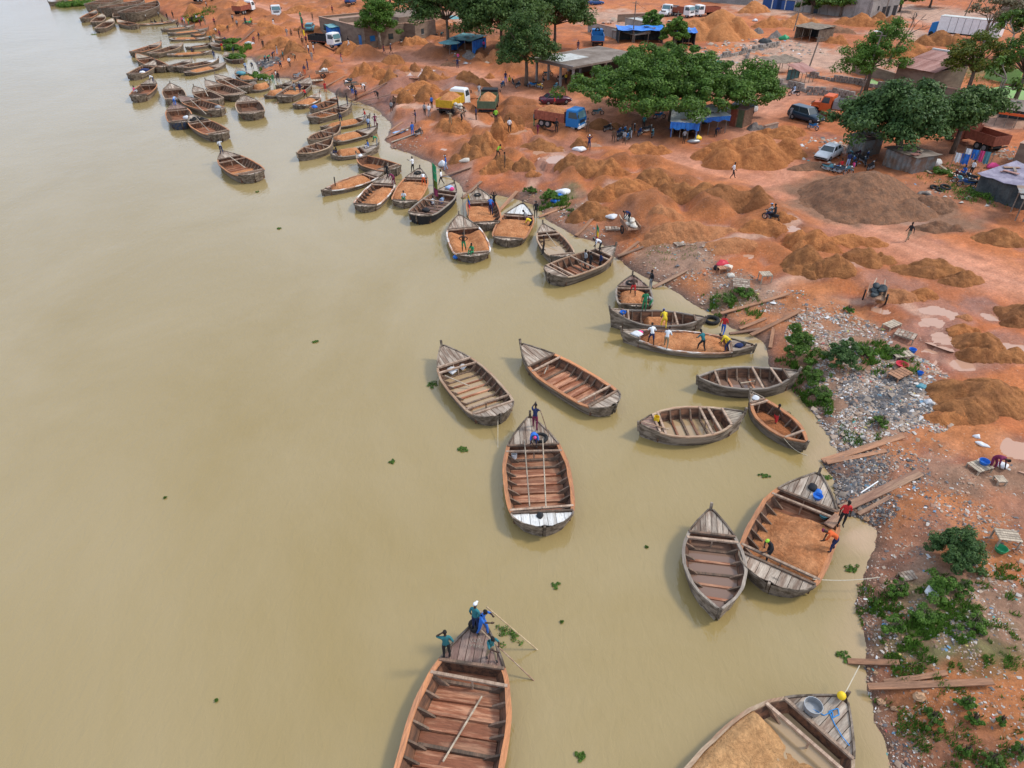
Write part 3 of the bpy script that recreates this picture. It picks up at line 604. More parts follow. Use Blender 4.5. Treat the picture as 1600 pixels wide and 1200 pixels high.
# ------------------------------------------------------------------ boats
PROF = {'blunt': [(0, .04), (.02, .36), (.05, .64), (.1, .84), (.18, .95), (.32, 1), (.5, 1), (.62, .965), (.74, .82), (.84, .58), (.93, .29), (1, .02)],
        'lens': [(0, .03), (.05, .22), (.14, .54), (.26, .83), (.4, .98), (.52, 1), (.64, .94), (.76, .76), (.87, .47), (.95, .2), (1, .02)]}
def interp(tab, u): return float(np.interp(u, [a for a, b in tab], [b for a, b in tab]))
DECKM = {'grey': 'deck_wood', 'red': 'deck_red', 'white': 'deck_white', 'pale': 'wood_pale'}
BOATS = []
def boat(bow, stern, W, label, prof='blunt', load=None, rim='orange', zg=.9, lod=2, ub=.74, us=.09, bd='grey', sdk='grey', beams=(.68, .16), hull='hull_wood',
         z1=None, flood=None, name='wooden_boat', seed=None, lift=0, group='wooden sand boats moored along the bank', cat='boat', spans=None, mound='heap', wet=False, sheer=.45, fl=None):
    seed = seed or int(bow[0]*3+bow[1]); R = random.Random(seed)
    B = ray(bow[0], bow[1], zg+.30); S = ray(stern[0], stern[1], zg+.1)
    L = math.hypot(B.x-S.x, B.y-S.y); rz = math.atan2(B.y-S.y, B.x-S.x)
    root = thing(name, label, cat, ((B.x+S.x)/2, (B.y+S.y)/2, lift), rz, group)
    W2 = W/2; X0 = -L/2
    wv = [R.uniform(-.02, .02) for _ in range(5)]
    def w(u): return max(.015, W2*interp(PROF[prof], u)*(1+wv[int(u*4.99)]*.5))
    def sh(u): return zg+sheer*max(0, (u-.6)/.4)**1.7+.16*max(0, (.22-u)/.22)**1.5
    def X(u): return X0+u*L
    N = {0: 30, 1: 22, 2: 14}[lod]; us_ = sorted(set([i/N for i in range(N+1)]+[.02, .05, .97])); K = {0: 5, 1: 4, 2: 3}[lod]
    # hull: lapped strakes outside, one lining inside
    hb = MB(); bot = -.32
    def sec(u, t, off=0):
        f = (.70+.30*t**.7); x = X(u); x = x*(.93+.07*t) if (u < .12 or u > .88) else x*(.97+.03*t)
        return (x, f, bot+(sh(u)-bot)*t)
    for k in range(K):
        ta, tb = k/K, (k+1)/K
        for sg in (1, -1):
            ra, rb = [], []
            for u in us_:
                xa, fa, za = sec(u, ta); xb, fb, zb = sec(u, tb)
                ra.append((xa, sg*(w(u)*fa+.045), za)); rb.append((xb, sg*(w(u)*fb+.004), zb+.012))
            n = len(us_); vs = ra+rb; fs = [((i, i+1, n+i+1, n+i) if sg < 0 else (i+1, i, n+i, n+i+1)) for i in range(n-1)]; hb.add(vs, fs)
            if k: hb.add([(p[0], p[1], p[2]) for p in ra]+[(p[0], p[1]-sg*.05, p[2]+.015) for p in ra], [((i+1, i, n+i, n+i+1)) for i in range(n-1)])
    zf = fl if fl is not None else (.10 if zg > .6 else .04)
    th_ = .06; hb.mi = 1
    for sg in (1, -1):
        ra = [(X(u), sg*max(w(u)-th_, .003), sh(u)) for u in us_]
        rb = [(X(u)*.93, sg*max(w(u)*.80-th_, .002), zf-.03) for u in us_]; n = len(us_)
        hb.add(ra+rb, [(i, i+1, n+i+1, n+i) for i in range(n-1)])
    hb.obj('hull', [M[hull], M['inner_wood']], root)
    # rim
    def rimstrip(ua, ub_, wid, hgt, m, nm, both=(1, -1), top=.035):
        uu = [ua+(ub_-ua)*i/max(4, int(N*(ub_-ua))) for i in range(max(4, int(N*(ub_-ua)))+1)]
        for sg in both:
            b = MB(); secs = []
            for u in uu:
                wo = w(u)+.045; wi = max(wo-wid*(1+.08*math.sin(u*31+seed)), .0); z = sh(u)+top
                secs.append([(X(u), sg*wo, z-hgt), (X(u), sg*wi, z-hgt), (X(u), sg*wi, z), (X(u), sg*wo, z)])
            b.loft(secs); b.obj(nm, m, root)
    rw = {0: .22 if rim == 'orange' else .15, 1: .14, 2: .14}[lod]
    rm = M['rim_'+rim]; a0 = us if sdk else .012
    if lod < 2:
        rimstrip(a0, ub, rw, .09, rm, 'gunwale'); rimstrip(ub, .985, .10, .13, M['hull_wood'], 'bow_rail', top=.06)
        if sdk: rimstrip(.015, us, .09, .12, M['hull_wood'], 'stern_rail', top=.06)
    else: rimstrip(.015, .985, rw, .10, rm, 'gunwale')
    # decks
    def deck(ua, ub_, m, n, nm):
        wm = w(ua) if ua > .5 else w(ub_)
        d = MB(); rt = None
        ys = np.linspace(-wm*.97, wm*.97, n+1)
        grid = [ua+(ub_-ua)*i/24 for i in range(25)]
        if lod < 2: rt = link(bpy.data.objects.new(nm, None), root)
        for i in range(n):
            y0, y1 = ys[i]+.012, ys[i+1]-.012; poly = []
            def reach(y):
                ok = [u for u in grid if w(u)-.03 >= abs(y)]
                return (max(ok) if ua > .5 else min(ok)) if ok else None
            r0, r1 = reach(y0), reach(y1)
            rm_ = reach((y0+y1)/2)
            if rm_ is None: continue
            r0 = r0 if r0 is not None else rm_; r1 = r1 if r1 is not None else rm_
            e = ua if ua > .5 else ub_
            if abs(rm_-e) < .01: continue
            mid = rm_ if not (y0 < 0 < y1) else (ub_-.01 if ua > .5 else ua+.01)
            e2 = e+R.uniform(-.006, .006)
            pts = [(e2, y0), (r0, y0), (mid, (y0+y1)/2), (r1, y1), (e2, y1)]
            jz = R.uniform(-.012, .012)
            b = MB() if lod < 2 else d; b.prism([(X(p[0]), p[1]) for p in (pts if ua > .5 else pts[::-1])], [sh(p[0])-.07+jz for p in (pts if ua > .5 else pts[::-1])], [sh(p[0])-.01+jz for p in (pts if ua > .5 else pts[::-1])])
            if lod < 2: b.obj('deck_plank', m, rt)
        if lod == 2: d.obj(nm, m, root)
        u = ua if ua > .5 else ub_
        b = MB(); b.box((X(u), 0, (zf+sh(u)-.08)/2), (.06, w(u)*1.86, sh(u)-.08-zf)); b.obj('bulkhead', M['inner_wood'], root)
        b = MB(); b.box((X(u)+(-.05 if ua > .5 else .05), 0, sh(u)+.03), (.12, w(u)*2.0, .11)); b.obj('deck_edge_beam', M['beam_wood' if rim == 'tan' else 'rib_wood'], root)
    if bd: deck(ub, .975, M[DECKM[bd]], {0: 8, 1: 6, 2: 4}[lod], 'bow_deck')
    if sdk: deck(.02, us, M[DECKM[sdk]], {0: 7, 1: 5, 2: 4}[lod], 'stern_deck')
    # stem and stern posts
    b = MB(); b.beam((X(.985), 0, sh(1)-.5), (X(1.0)+.06, 0, sh(1)+.32), .13, .13); b.obj('stem_post', M['hull_wood'], root)
    b = MB(); b.beam((X(.006), 0, sh(0)-.6), (X(0)-.05, 0, sh(0)+.14), .12, .12); b.obj('stern_post', M['hull_wood'], root)
    # crossbeams
    for u in beams:
        b = MB(); sk = R.uniform(-.02, .02)
        b.beam((X(u+sk*.4), -w(u)*.98, sh(u)+.01), (X(u-sk*.4), w(u)*.98, sh(u)+.01), .13, .10)
        if lod < 2: b.box((X(u), R.uniform(-.15, .15), (zf+sh(u))/2-.03), (.07, .07, sh(u)-zf-.08))
        b.obj('crossbeam', M['beam_wood'], root)
    ui0, ui1 = (us if sdk else .04), (ub if bd else .95)
    # floor and ribs
    wi = lambda u: max(w(u)*.80-th_, .02)
    open_u = spans or (ui0, ui1)
    nst = max(5, int((ui1-ui0)*L/({0: .62, 1: .75, 2: 1.05}[lod])))
    fm = M['floor_dark' if (flood or rim in ('grey',)) else 'floor_red']
    if lod == 0 and not (load and not spans):
        for i in range(nst):
            ua, ub_ = ui0+(ui1-ui0)*i/nst, ui0+(ui1-ui0)*(i+1)/nst
            b = MB(); g = .012/L; wa, wb = wi(ua), wi(ub_)
            b.prism([(X(ua+g), -wa), (X(ub_-g), -wb), (X(ub_-g), wb), (X(ua+g), wa)], zf-.06, [zf+.035+R.uniform(-.02, .02)]*4); b.obj('floor_board', fm, root)
            b = MB(); zc = zf+.08; b.beam((X(ua)+.05, -wa*.98, zc+R.uniform(-.02, .02)), (X(ua)+.05+R.uniform(-.06, .06), wa*.98, zc+R.uniform(-.02, .02)), .13, .13); b.obj('floor_frame', M['rib_wood'] if R.random() < .4 else M['floor_red'], root)
    else:
        b = MB(); n = 12; uu = [ui0+(ui1-ui0)*i/n for i in range(n+1)]
        b.add([(X(u), -wi(u), zf) for u in uu]+[(X(u), wi(u), zf) for u in uu], [(i, i+1, n+2+i, n+1+i) for i in range(n)]); b.obj('floor', fm, root)
        if lod > 0 or not load:
            b = MB()
            for i in range(1, nst):
                u = ui0+(ui1-ui0)*i/nst; b.beam((X(u), -wi(u)*.98, zf+.03), (X(u), wi(u)*.98, zf+.03), .13, .08)
            tag(b.obj('floor_frame', M['floor_red'] if rim == 'orange' else M['rib_wood'], root), kind='stuff')
    if zg-zf > .35:
        rb = MB()
        for i in range(1, nst):
            u = ui0+(ui1-ui0)*(i+R.uniform(-.12, .12))/nst; wu_ = w(u)
            for sg in (1, -1):
                b = rb if lod else MB(); x = X(u); t = .045
                top = (wu_-.07); z1_ = sh(u)-.06; bo = wi(u); kn = min(.42, bo*.5)
                prof_ = [(top, z1_), (top-.09, z1_), (bo-kn*.28, zf+.30), (bo-kn, zf+.05), (bo+.01, zf+.02)]
                vs = [(x-t, sg*y, z) for y, z in prof_]+[(x+t, sg*y, z) for y, z in prof_]
                fs = [(0, 1, 2, 3, 4), (9, 8, 7, 6, 5)]+[(k, 5+k, 5+(k+1) % 5, (k+1) % 5) for k in range(5)]
                b.add(vs, fs)
                if not lod: b.obj('rib', M['rib_wood'], root)
        if lod: tag(rb.obj('rib', M['rib_wood'], root), kind='stuff')
    if flood is not None:
        b = MB(); n = 16; uu = [ui0+.01+(ui1-ui0-.02)*i/n for i in range(n+1)]; f = .80+.14*(flood-zf)/(zg-zf)
        b.add([(X(u), -(w(u)*f-th_), flood) for u in uu]+[(X(u), (w(u)*f-th_), flood) for u in uu], [(i, i+1, n+2+i, n+1+i) for i in range(n)])
        b.obj('bilge_water', M['bilge' if rim != 'grey' else 'bilge_grey'], root)
    if load:
        la, lb = load; zt = z1 if z1 is not None else zg+.25
        n, mq = (40, 22) if lod == 0 else (28, 16) if lod == 1 else (14, 9); V = []
        for i in range(n+1):
            for j in range(mq+1):
                s = i/n; v = -1+2*j/mq; u = la+(lb-la)*s; ww_ = (w(u)-th_-.01)
                e = min(1, s/.22, (1-s)/.16); e = math.sin(e*math.pi/2)
                if mound == 'heap': k = e*(1-.85*abs(v)**2.2)
                elif mound == 'flat': k = e*(1-.35*abs(v)**3)
                elif mound == 'valley': k = min(1, e*1.5)*(.12+.88*min(1, max(0, (abs(v)-.18)/.6)))*(.6+.4*e)
                elif mound == 'left': k = e*min(1, max(0, (v+.75)/1.0))
                elif mound == 'right': k = e*min(1, max(0, (.75-v)/1.0))
                nz = .12*float(fbm(X(u)*1.3+seed, v*W2*1.3, 3, seed))+.05*float(fbm(X(u)*5, v*W2*5, 2, seed))
                zz = zf+.03+(zt-zf)*max(0, k)+nz*(1 if k > .02 else 0)
                # sand cannot stand higher than the rim at the side
                lim = sh(u)-.05+(1-abs(v))*1.2*W2*.62
                zz = min(zz, lim) if abs(v) > .6 else zz
                fcut = .80+.20*min(1, max(0, (zz-zf)/(sh(u)-zf)))
                V.append((X(u), v*(w(u)*fcut-th_-.01), zz))
        qd = [(i*(mq+1)+j, (i+1)*(mq+1)+j, (i+1)*(mq+1)+j+1, i*(mq+1)+j+1) for i in range(n) for j in range(mq)]
        me = bpy.data.meshes.new('sand_load'); me.from_pydata(V, [], qd); me.materials.append(M['sand_load_wet' if wet else 'sand_load_tan' if rim == 'tan' and lod == 0 else 'sand_load_m'])
        me.polygons.foreach_set('use_smooth', [True]*len(qd)); link(bpy.data.objects.new('sand_load', me), root)
    info = dict(root=root, L=L, W2=W2, w=w, sh=sh, X=X, zf=zf, rz=rz, lift=lift); BOATS.append(info); return info
def bpt(b, u, v, z):                    # point on a boat in world coordinates
    x = b['X'](u); y = v*b['w'](u); c, s = math.cos(b['rz']), math.sin(b['rz']); o = b['root'].location
    return Vector((o.x+x*c-y*s, o.y+x*s+y*c, z+b['lift']))
m, nt, P = nt_new('bilge'); P.inputs['Base Color'].default_value = (.36, .25, .14, 1); P.inputs['Roughness'].default_value = .06; M['bilge'] = m
m, nt, P = nt_new('bilge_grey'); P.inputs['Base Color'].default_value = (.19, .115, .08, 1); P.inputs['Roughness'].default_value = .05; M['bilge_grey'] = m
bA = boat((752, 968), (664, 1365), 3.9, 'large empty boat at the bottom edge with four men on its planked bow', lod=0, rim='orange', ub=.79, bd='red', beams=(.72, .3), zg=.74, wet=True)
bB = boat((1320, 1092), (1090, 1330), 4.3, 'sand laden boat in the bottom right corner with blue rope on its bow', lod=0, rim='tan', ub=.80, bd='grey', load=(.0, .68), z1=.95, mound='valley', beams=(.72,), zg=.62, flood=.2)
bC = boat((828, 652), (851, 826), 3.65, 'empty boat with white painted stern deck and two men at its bow', lod=0, rim='orange', ub=.74, us=.13, bd='grey', sdk='white', beams=(.68, .17), zg=.74)
bD = boat((690, 541), (783, 650), 3.3, 'partly flooded boat with white sheet in its bow, leftmost of the open water boats', lod=0, rim='tan', ub=.77, us=.11, flood=.165, beams=(.765, .70, .2), zg=.74)
bE = boat((813, 539), (962, 634), 3.1, 'empty boat with red floor and long grey bow deck, drifting right of the flooded one', lod=0, rim='orange', ub=.76, us=.11, beams=(.70, .2), zg=.74)
bF = boat((1110, 797), (1125, 954), 2.9, 'narrow pointed boat full of brown water next to the boat being unloaded', lod=0, prof='lens', rim='grey', ub=.76, us=.03, sdk=None, flood=.42, fl=.33, beams=(.70,), zg=.85, hull='hull_wood')
bG = boat((1279, 741), (1201, 914), 3.95, 'wide boat half full of orange sand being unloaded over a plank to the shore', lod=0, rim='orange', ub=.76, us=.14, beams=(.70, .755, .2), load=(.16, .66), z1=.85, mound='right', zg=.74)
bH = boat((1163, 647), (998, 662), 2.9, 'pointed boat with muddy water inside and a yellow can in its stern', lod=0, prof='lens', rim='tan', ub=.84, us=.16, bd='pale', sdk='red', flood=.165, beams=(.72, .64, .22), zg=.85)
bI = boat((1248, 583), (1090, 590), 2.6, 'grey pointed boat touching the green bush on the bank', lod=0, prof='lens', rim='grey', ub=.88, us=.10, sdk=None, flood=.165, beams=(.78, .6, .2), zg=.85)
bJ = boat((1172, 615), (1261, 692), 2.2, 'slim boat with brown sand where a man in red shorts works', lod=0, prof='lens', rim='orange', ub=.86, us=.10, sdk=None, load=(.12, .80), z1=.55, mound='left', beams=(.82, .2), zg=.7, wet=True)
bK = boat((952, 490), (1102, 497), 2.4, 'dark boat with raised prow holding a small sand heap, just above the long sand boat', lod=1, prof='lens', rim='grey', ub=.86, us=.1, sdk='grey', load=(.38, .62), z1=.75, beams=(.80, .3), zg=.85, sheer=.7)
bL = boat((970, 519), (1180, 541), 2.9, 'longest boat, low in the water and heaped with sand, with five workers aboard', lod=1, prof='lens', rim='white', ub=.86, us=.17, load=(.18, .84), z1=.58, mound='flat', beams=(.19,), zg=.5)
bM = boat((988, 432), (994, 480), 2.9, 'short sand boat touching the bank next to men in green shorts', lod=1, rim='grey', ub=.72, us=.08, load=(.08, .66), z1=.7, beams=(.66,), zg=.62, bd='red')
bN = boat((962, 386), (856, 428), 3.2, 'empty red floored boat with four people and a small flag at its prow', lod=0, rim='tan', ub=.82, us=.12, beams=(.74, .5, .2), zg=.9)
bO = boat((848, 351), (882, 402), 2.7, 'small flooded boat between the sand boat and the boat with the flag', lod=1, rim='tan', ub=.80, flood=.3, beams=(.72,), zg=.8)
bP = boat((817, 319), (791, 377), 3.5, 'sand boat with raked load and white deck where two men dig', lod=1, rim='orange', ub=.74, bd='white', load=(.08, .66), z1=.75, mound='flat', beams=(.70,), zg=.62)
bQ = boat((717, 337), (742, 402), 3.6, 'sand boat with load parted into two slopes and a man standing at its stern', lod=1, rim='white', ub=.72, load=(.08, .68), z1=.72, mound='valley', beams=(.70, .12), zg=.55)
bR = boat((747, 296), (762, 352), 3.3, 'sand boat with blue clad digger, behind the boat with the parted load', lod=1, rim='orange', ub=.72, load=(.08, .66), z1=.55, mound='left', beams=(.70, .66), zg=.62)
bS = boat((710, 287), (650, 338), 3.2, 'black hulled boat flying a tall green and red flag', lod=1, rim='grey', ub=.78, hull='black', beams=(.7, .5), zg=.85)
bT = boat((656, 264), (630, 318), 3.3, 'sand boat with a bending man in orange, left of the flag boat', lod=1, rim='orange', ub=.76, load=(.08, .7), z1=.72, mound='flat', beams=(.72,), zg=.55)
bU = boat((610, 272), (566, 324), 3.1, 'sand boat with white painted right rim and a man in maroon', lod=1, rim='white', ub=.74, load=(.06, .66), z1=.8, mound='right', beams=(.70,), zg=.58)
bV = boat((606, 262), (503, 299), 2.9, 'long sand boat with a dark pole stuck in its load', lod=1, prof='lens', rim='white', ub=.74, load=(.12, .68), z1=.8, beams=(.7,), zg=.5)
bW = boat((557, 242), (620, 264), 3.2, 'boat with scooped out red sand touching the bank, dark stern', lod=1, rim='orange', ub=.86, load=(.12, .8), z1=.5, mound='left', beams=(.2,), zg=.8, wet=True)
bX = boat((592, 228), (517, 241), 2.9, 'sand boat with grey bow deck where a man crouches at the left end', lod=1, rim='grey', ub=.66, load=(.1, .6), z1=.95, zg=.5)
bX2 = boat((590, 198), (512, 220), 3.0, 'sand boat with pale bow deck holding men in light blue and maroon', lod=1, rim='grey', ub=.68, load=(.1, .62), z1=.85, zg=.5)
bY = boat((520, 217), (464, 240), 2.9, 'empty ribbed boat lying outermost below two moored ones', lod=1, prof='lens', rim='tan', ub=.93, us=.05, sdk=None, bd=None, beams=(.7, .4), zg=.9)
bZ = boat((532, 196), (481, 218), 2.8, 'empty ribbed boat behind the outermost ribbed one', lod=1, prof='lens', rim='tan', ub=.93, us=.05, sdk=None, bd=None, beams=(.6,), zg=.85)
bAA = boat((578, 182), (501, 199), 2.7, 'long low sand boat with a dark standing man', lod=1, prof='lens', rim='grey', ub=.80, load=(.1, .76), z1=.75, zg=.4)
bAB = boat((550, 162), (483, 184), 3.0, 'dark hulled boat with scattered red sand and pale bow deck against the mud bank', lod=1, rim='tan', ub=.78, load=(.1, .7), z1=.4, mound='left', beams=(.7, .4), zg=.8, wet=True)
bAC = boat((528, 152), (488, 170), 2.6, 'boat with a blue bundle at its stern and empty red hold', lod=2, rim='orange', ub=.85, beams=(.7,), zg=.8)
R2 = 'heap'
far = [
 ((500, 146), (463, 165), 2.8, 'small sand boat with a red clad man, in front of the mud slope', dict(load=(.08, .66), z1=.8, rim='white', zg=.5)),
 ((484, 122), (440, 152), 3.6, 'dark deep boat with two men standing in its hold', dict(load=(.1, .7), z1=.5, mound='left', rim='grey', zg=.9)),
 ((446, 140), (413, 150), 2.6, 'small low sand boat with a yellow can at its tip', dict(load=(.2, .9), z1=1.0, rim='grey', zg=.4, bd=None, prof='lens')),
 ((422, 131), (391, 141), 2.6, 'small boat with a pointed pale sand heap by the reeds', dict(load=(.2, .9), z1=1.1, rim='grey', zg=.4, bd=None, prof='lens')),
 ((455, 128), (434, 135), 2.3, 'tiny grey decked boat between two sand boats', dict(rim='grey', zg=.6)),
 ((382, 150), (396, 178), 3.9, 'round empty boat floating alone in front of the inner harbour', dict(rim='tan', lod=1)),
 ((336, 117), (388, 137), 3.3, 'empty boat at the back of the paired boats with crossing poles', dict(rim='orange', lod=1)),
 ((321, 126), (374, 149), 3.5, 'empty boat at the front of the paired boats with crossing poles', dict(rim='tan', lod=1)),
 ((303, 136), (341, 157), 3.1, 'empty boat in the middle of the anchored cluster', dict(rim='tan', lod=1)),
 ((280, 150), (345, 172), 3.3, 'boat with a reddish bow deck and a white bundle at its stern', dict(rim='orange', bd='red', lod=1)),
 ((266, 131), (276, 156), 3.4, 'empty boat at the left of the anchored cluster', dict(rim='tan', lod=1)),
 ((273, 161), (284, 192), 3.5, 'red and blue painted boat with a white mark on its stern', dict(rim='orange', bd='red', hull='hull_blue', lod=1)),
 ((297, 180), (347, 210), 3.5, 'boat with tyres on its bow at the front of the anchored cluster', dict(rim='orange', lod=1)),
 ((347, 237), (398, 273), 3.8, 'outermost anchored boat with a man in white on its bow', dict(rim='orange', lod=1, ub=.78, load=(.1, .5), z1=.3, mound='flat')),
 ((238, 123), (213, 151), 3.2, 'anchored boat with a person in pink and one in white', dict(rim='orange', lod=1)),
 ((242, 95), (205, 117), 3.2, 'anchored boat filled with blue and white bundles', dict(rim='tan', lod=1)),
 ((213, 84), (256, 105), 3.2, 'boat with an orange bow deck behind the bundle boat', dict(rim='orange', bd='pale')),
 ((252, 66), (206, 82), 3.0, 'upper of two empty boats side by side near the green reeds', dict(rim='orange')),
 ((286, 67), (233, 84), 3.1, 'lower of two empty boats side by side near the green reeds', dict(rim='tan')),
 ((342, 92), (276, 105), 3.0, 'long empty boat with a man in navy at its bow', dict(rim='tan', bd='white')),
 ((300, 93), (261, 104), 2.6, 'short empty boat tucked behind the long one with the navy clad man', dict(rim='grey')),
 ((353, 98), (288, 114), 2.9, 'low boat carrying bright orange sand with a raised bow deck', dict(load=(.1, .66), z1=.7, rim='grey', zg=.45, ub=.7)),
 ((332, 79), (260, 85), 2.6, 'low pale sand boat with crouching people', dict(load=(.1, .8), z1=.6, rim='white', zg=.4, prof='lens', ub=.85)),
 ((331, 67), (290, 74), 2.3, 'dark slim boat half full of sand near the crowd of porters', dict(load=(.1, .8), z1=.4, rim='grey', zg=.5, prof='lens', ub=.85)),
 ((332, 57), (264, 60), 2.5, 'white rimmed sand boat below the crowd on the landing', dict(load=(.1, .6), z1=.6, rim='white', zg=.4, ub=.66)),
 ((326, 44), (262, 52), 2.6, 'dark sand boat with a knot of men at its bow', dict(load=(.1, .8), z1=.6, rim='grey', zg=.5)),
 ((304, 39), (252, 46), 2.5, 'small dark boat behind the knot of men', dict(load=(.1, .8), z1=.5, rim='grey', zg=.5)),
 ((278, 31), (214, 38), 2.3, 'slim white rimmed sand boat with four seated people', dict(load=(.1, .8), z1=.4, rim='white', zg=.4, prof='lens', ub=.88)),
 ((183, 31), (213, 39), 2.8, 'boat with a white cloth at its stern in the far row', dict(rim='orange', bd='pale')),
 ((176, 29), (153, 45), 3.0, 'front boat of the far row with a dark square stern', dict(rim='tan', bd='pale')),
 ((160, 22), (148, 35), 2.9, 'second boat of the far row, pale pointed bow deck', dict(rim='tan', bd='pale')),
 ((150, 16), (130, 29), 3.0, 'leftmost boat of the far row with a dark hull', dict(rim='orange', bd='pale')),
 ((186, 14), (186, 27), 3.2, 'boat of the far row lying under the bow of the derelict barge', dict(rim='tan', bd='pale')),
 ((370, 108), (394, 126), 2.8, 'boat with teal bundles and a small orange heap near the wader', dict(load=(.1, .5), z1=.8, rim='grey', zg=.5)),
 ((352, 82), (374, 94), 2.8, 'dark red boat among the reeds', dict(rim='grey', hull='hull_red', zg=.6)),
 ((330, 66), (352, 74), 2.4, 'small boat with grey blue cargo by the reeds', dict(rim='grey', zg=.6)),
 ((336, 57), (354, 62), 2.4, 'small empty boat wedged under the landing with the porters', dict(rim='orange', zg=.6)),
 ((470, 129), (452, 139), 2.6, 'small decked boat behind the dark deep one', dict(rim='tan', zg=.6, load=(.1, .6), z1=.6)),
 ((322, 50), (298, 54), 2.4, 'slim boat with red sand between two white rimmed ones', dict(rim='orange', zg=.5, load=(.1, .7), z1=.5)),
 ((398, 128), (380, 137), 2.4, 'half sunk boat by the small reed clump', dict(rim='grey', zg=.35)),
 ((75, 3), (104, 0), 3.0, 'lone dark boat at the top left edge by the grass', dict(rim='grey')),
]
FB = [boat(a, b, w_, lb, **k) for a, b, w_, lb, k in far]
for a, b, w_, lb, lf in [((226, 1), (158, 14), 4.2, 'great derelict plank barge dragged ashore, foremost of three', .2), ((246, 4), (196, 23), 4.4, 'weathered grey barge hull propped on the red bank', .35), ((190, -6), (140, 8), 4.2, 'dark derelict barge at the back of the stranded three', .1)]:
    boat(a, b, w_*1.5, lb, rim='grey', lod=1, bd=None, sdk=None, zg=1.9, beams=(.3, .6, .8), lift=lf, name='derelict_barge', group='stranded derelict barges', hull='hull_wood', cat='barge', us=.05, ub=.95)
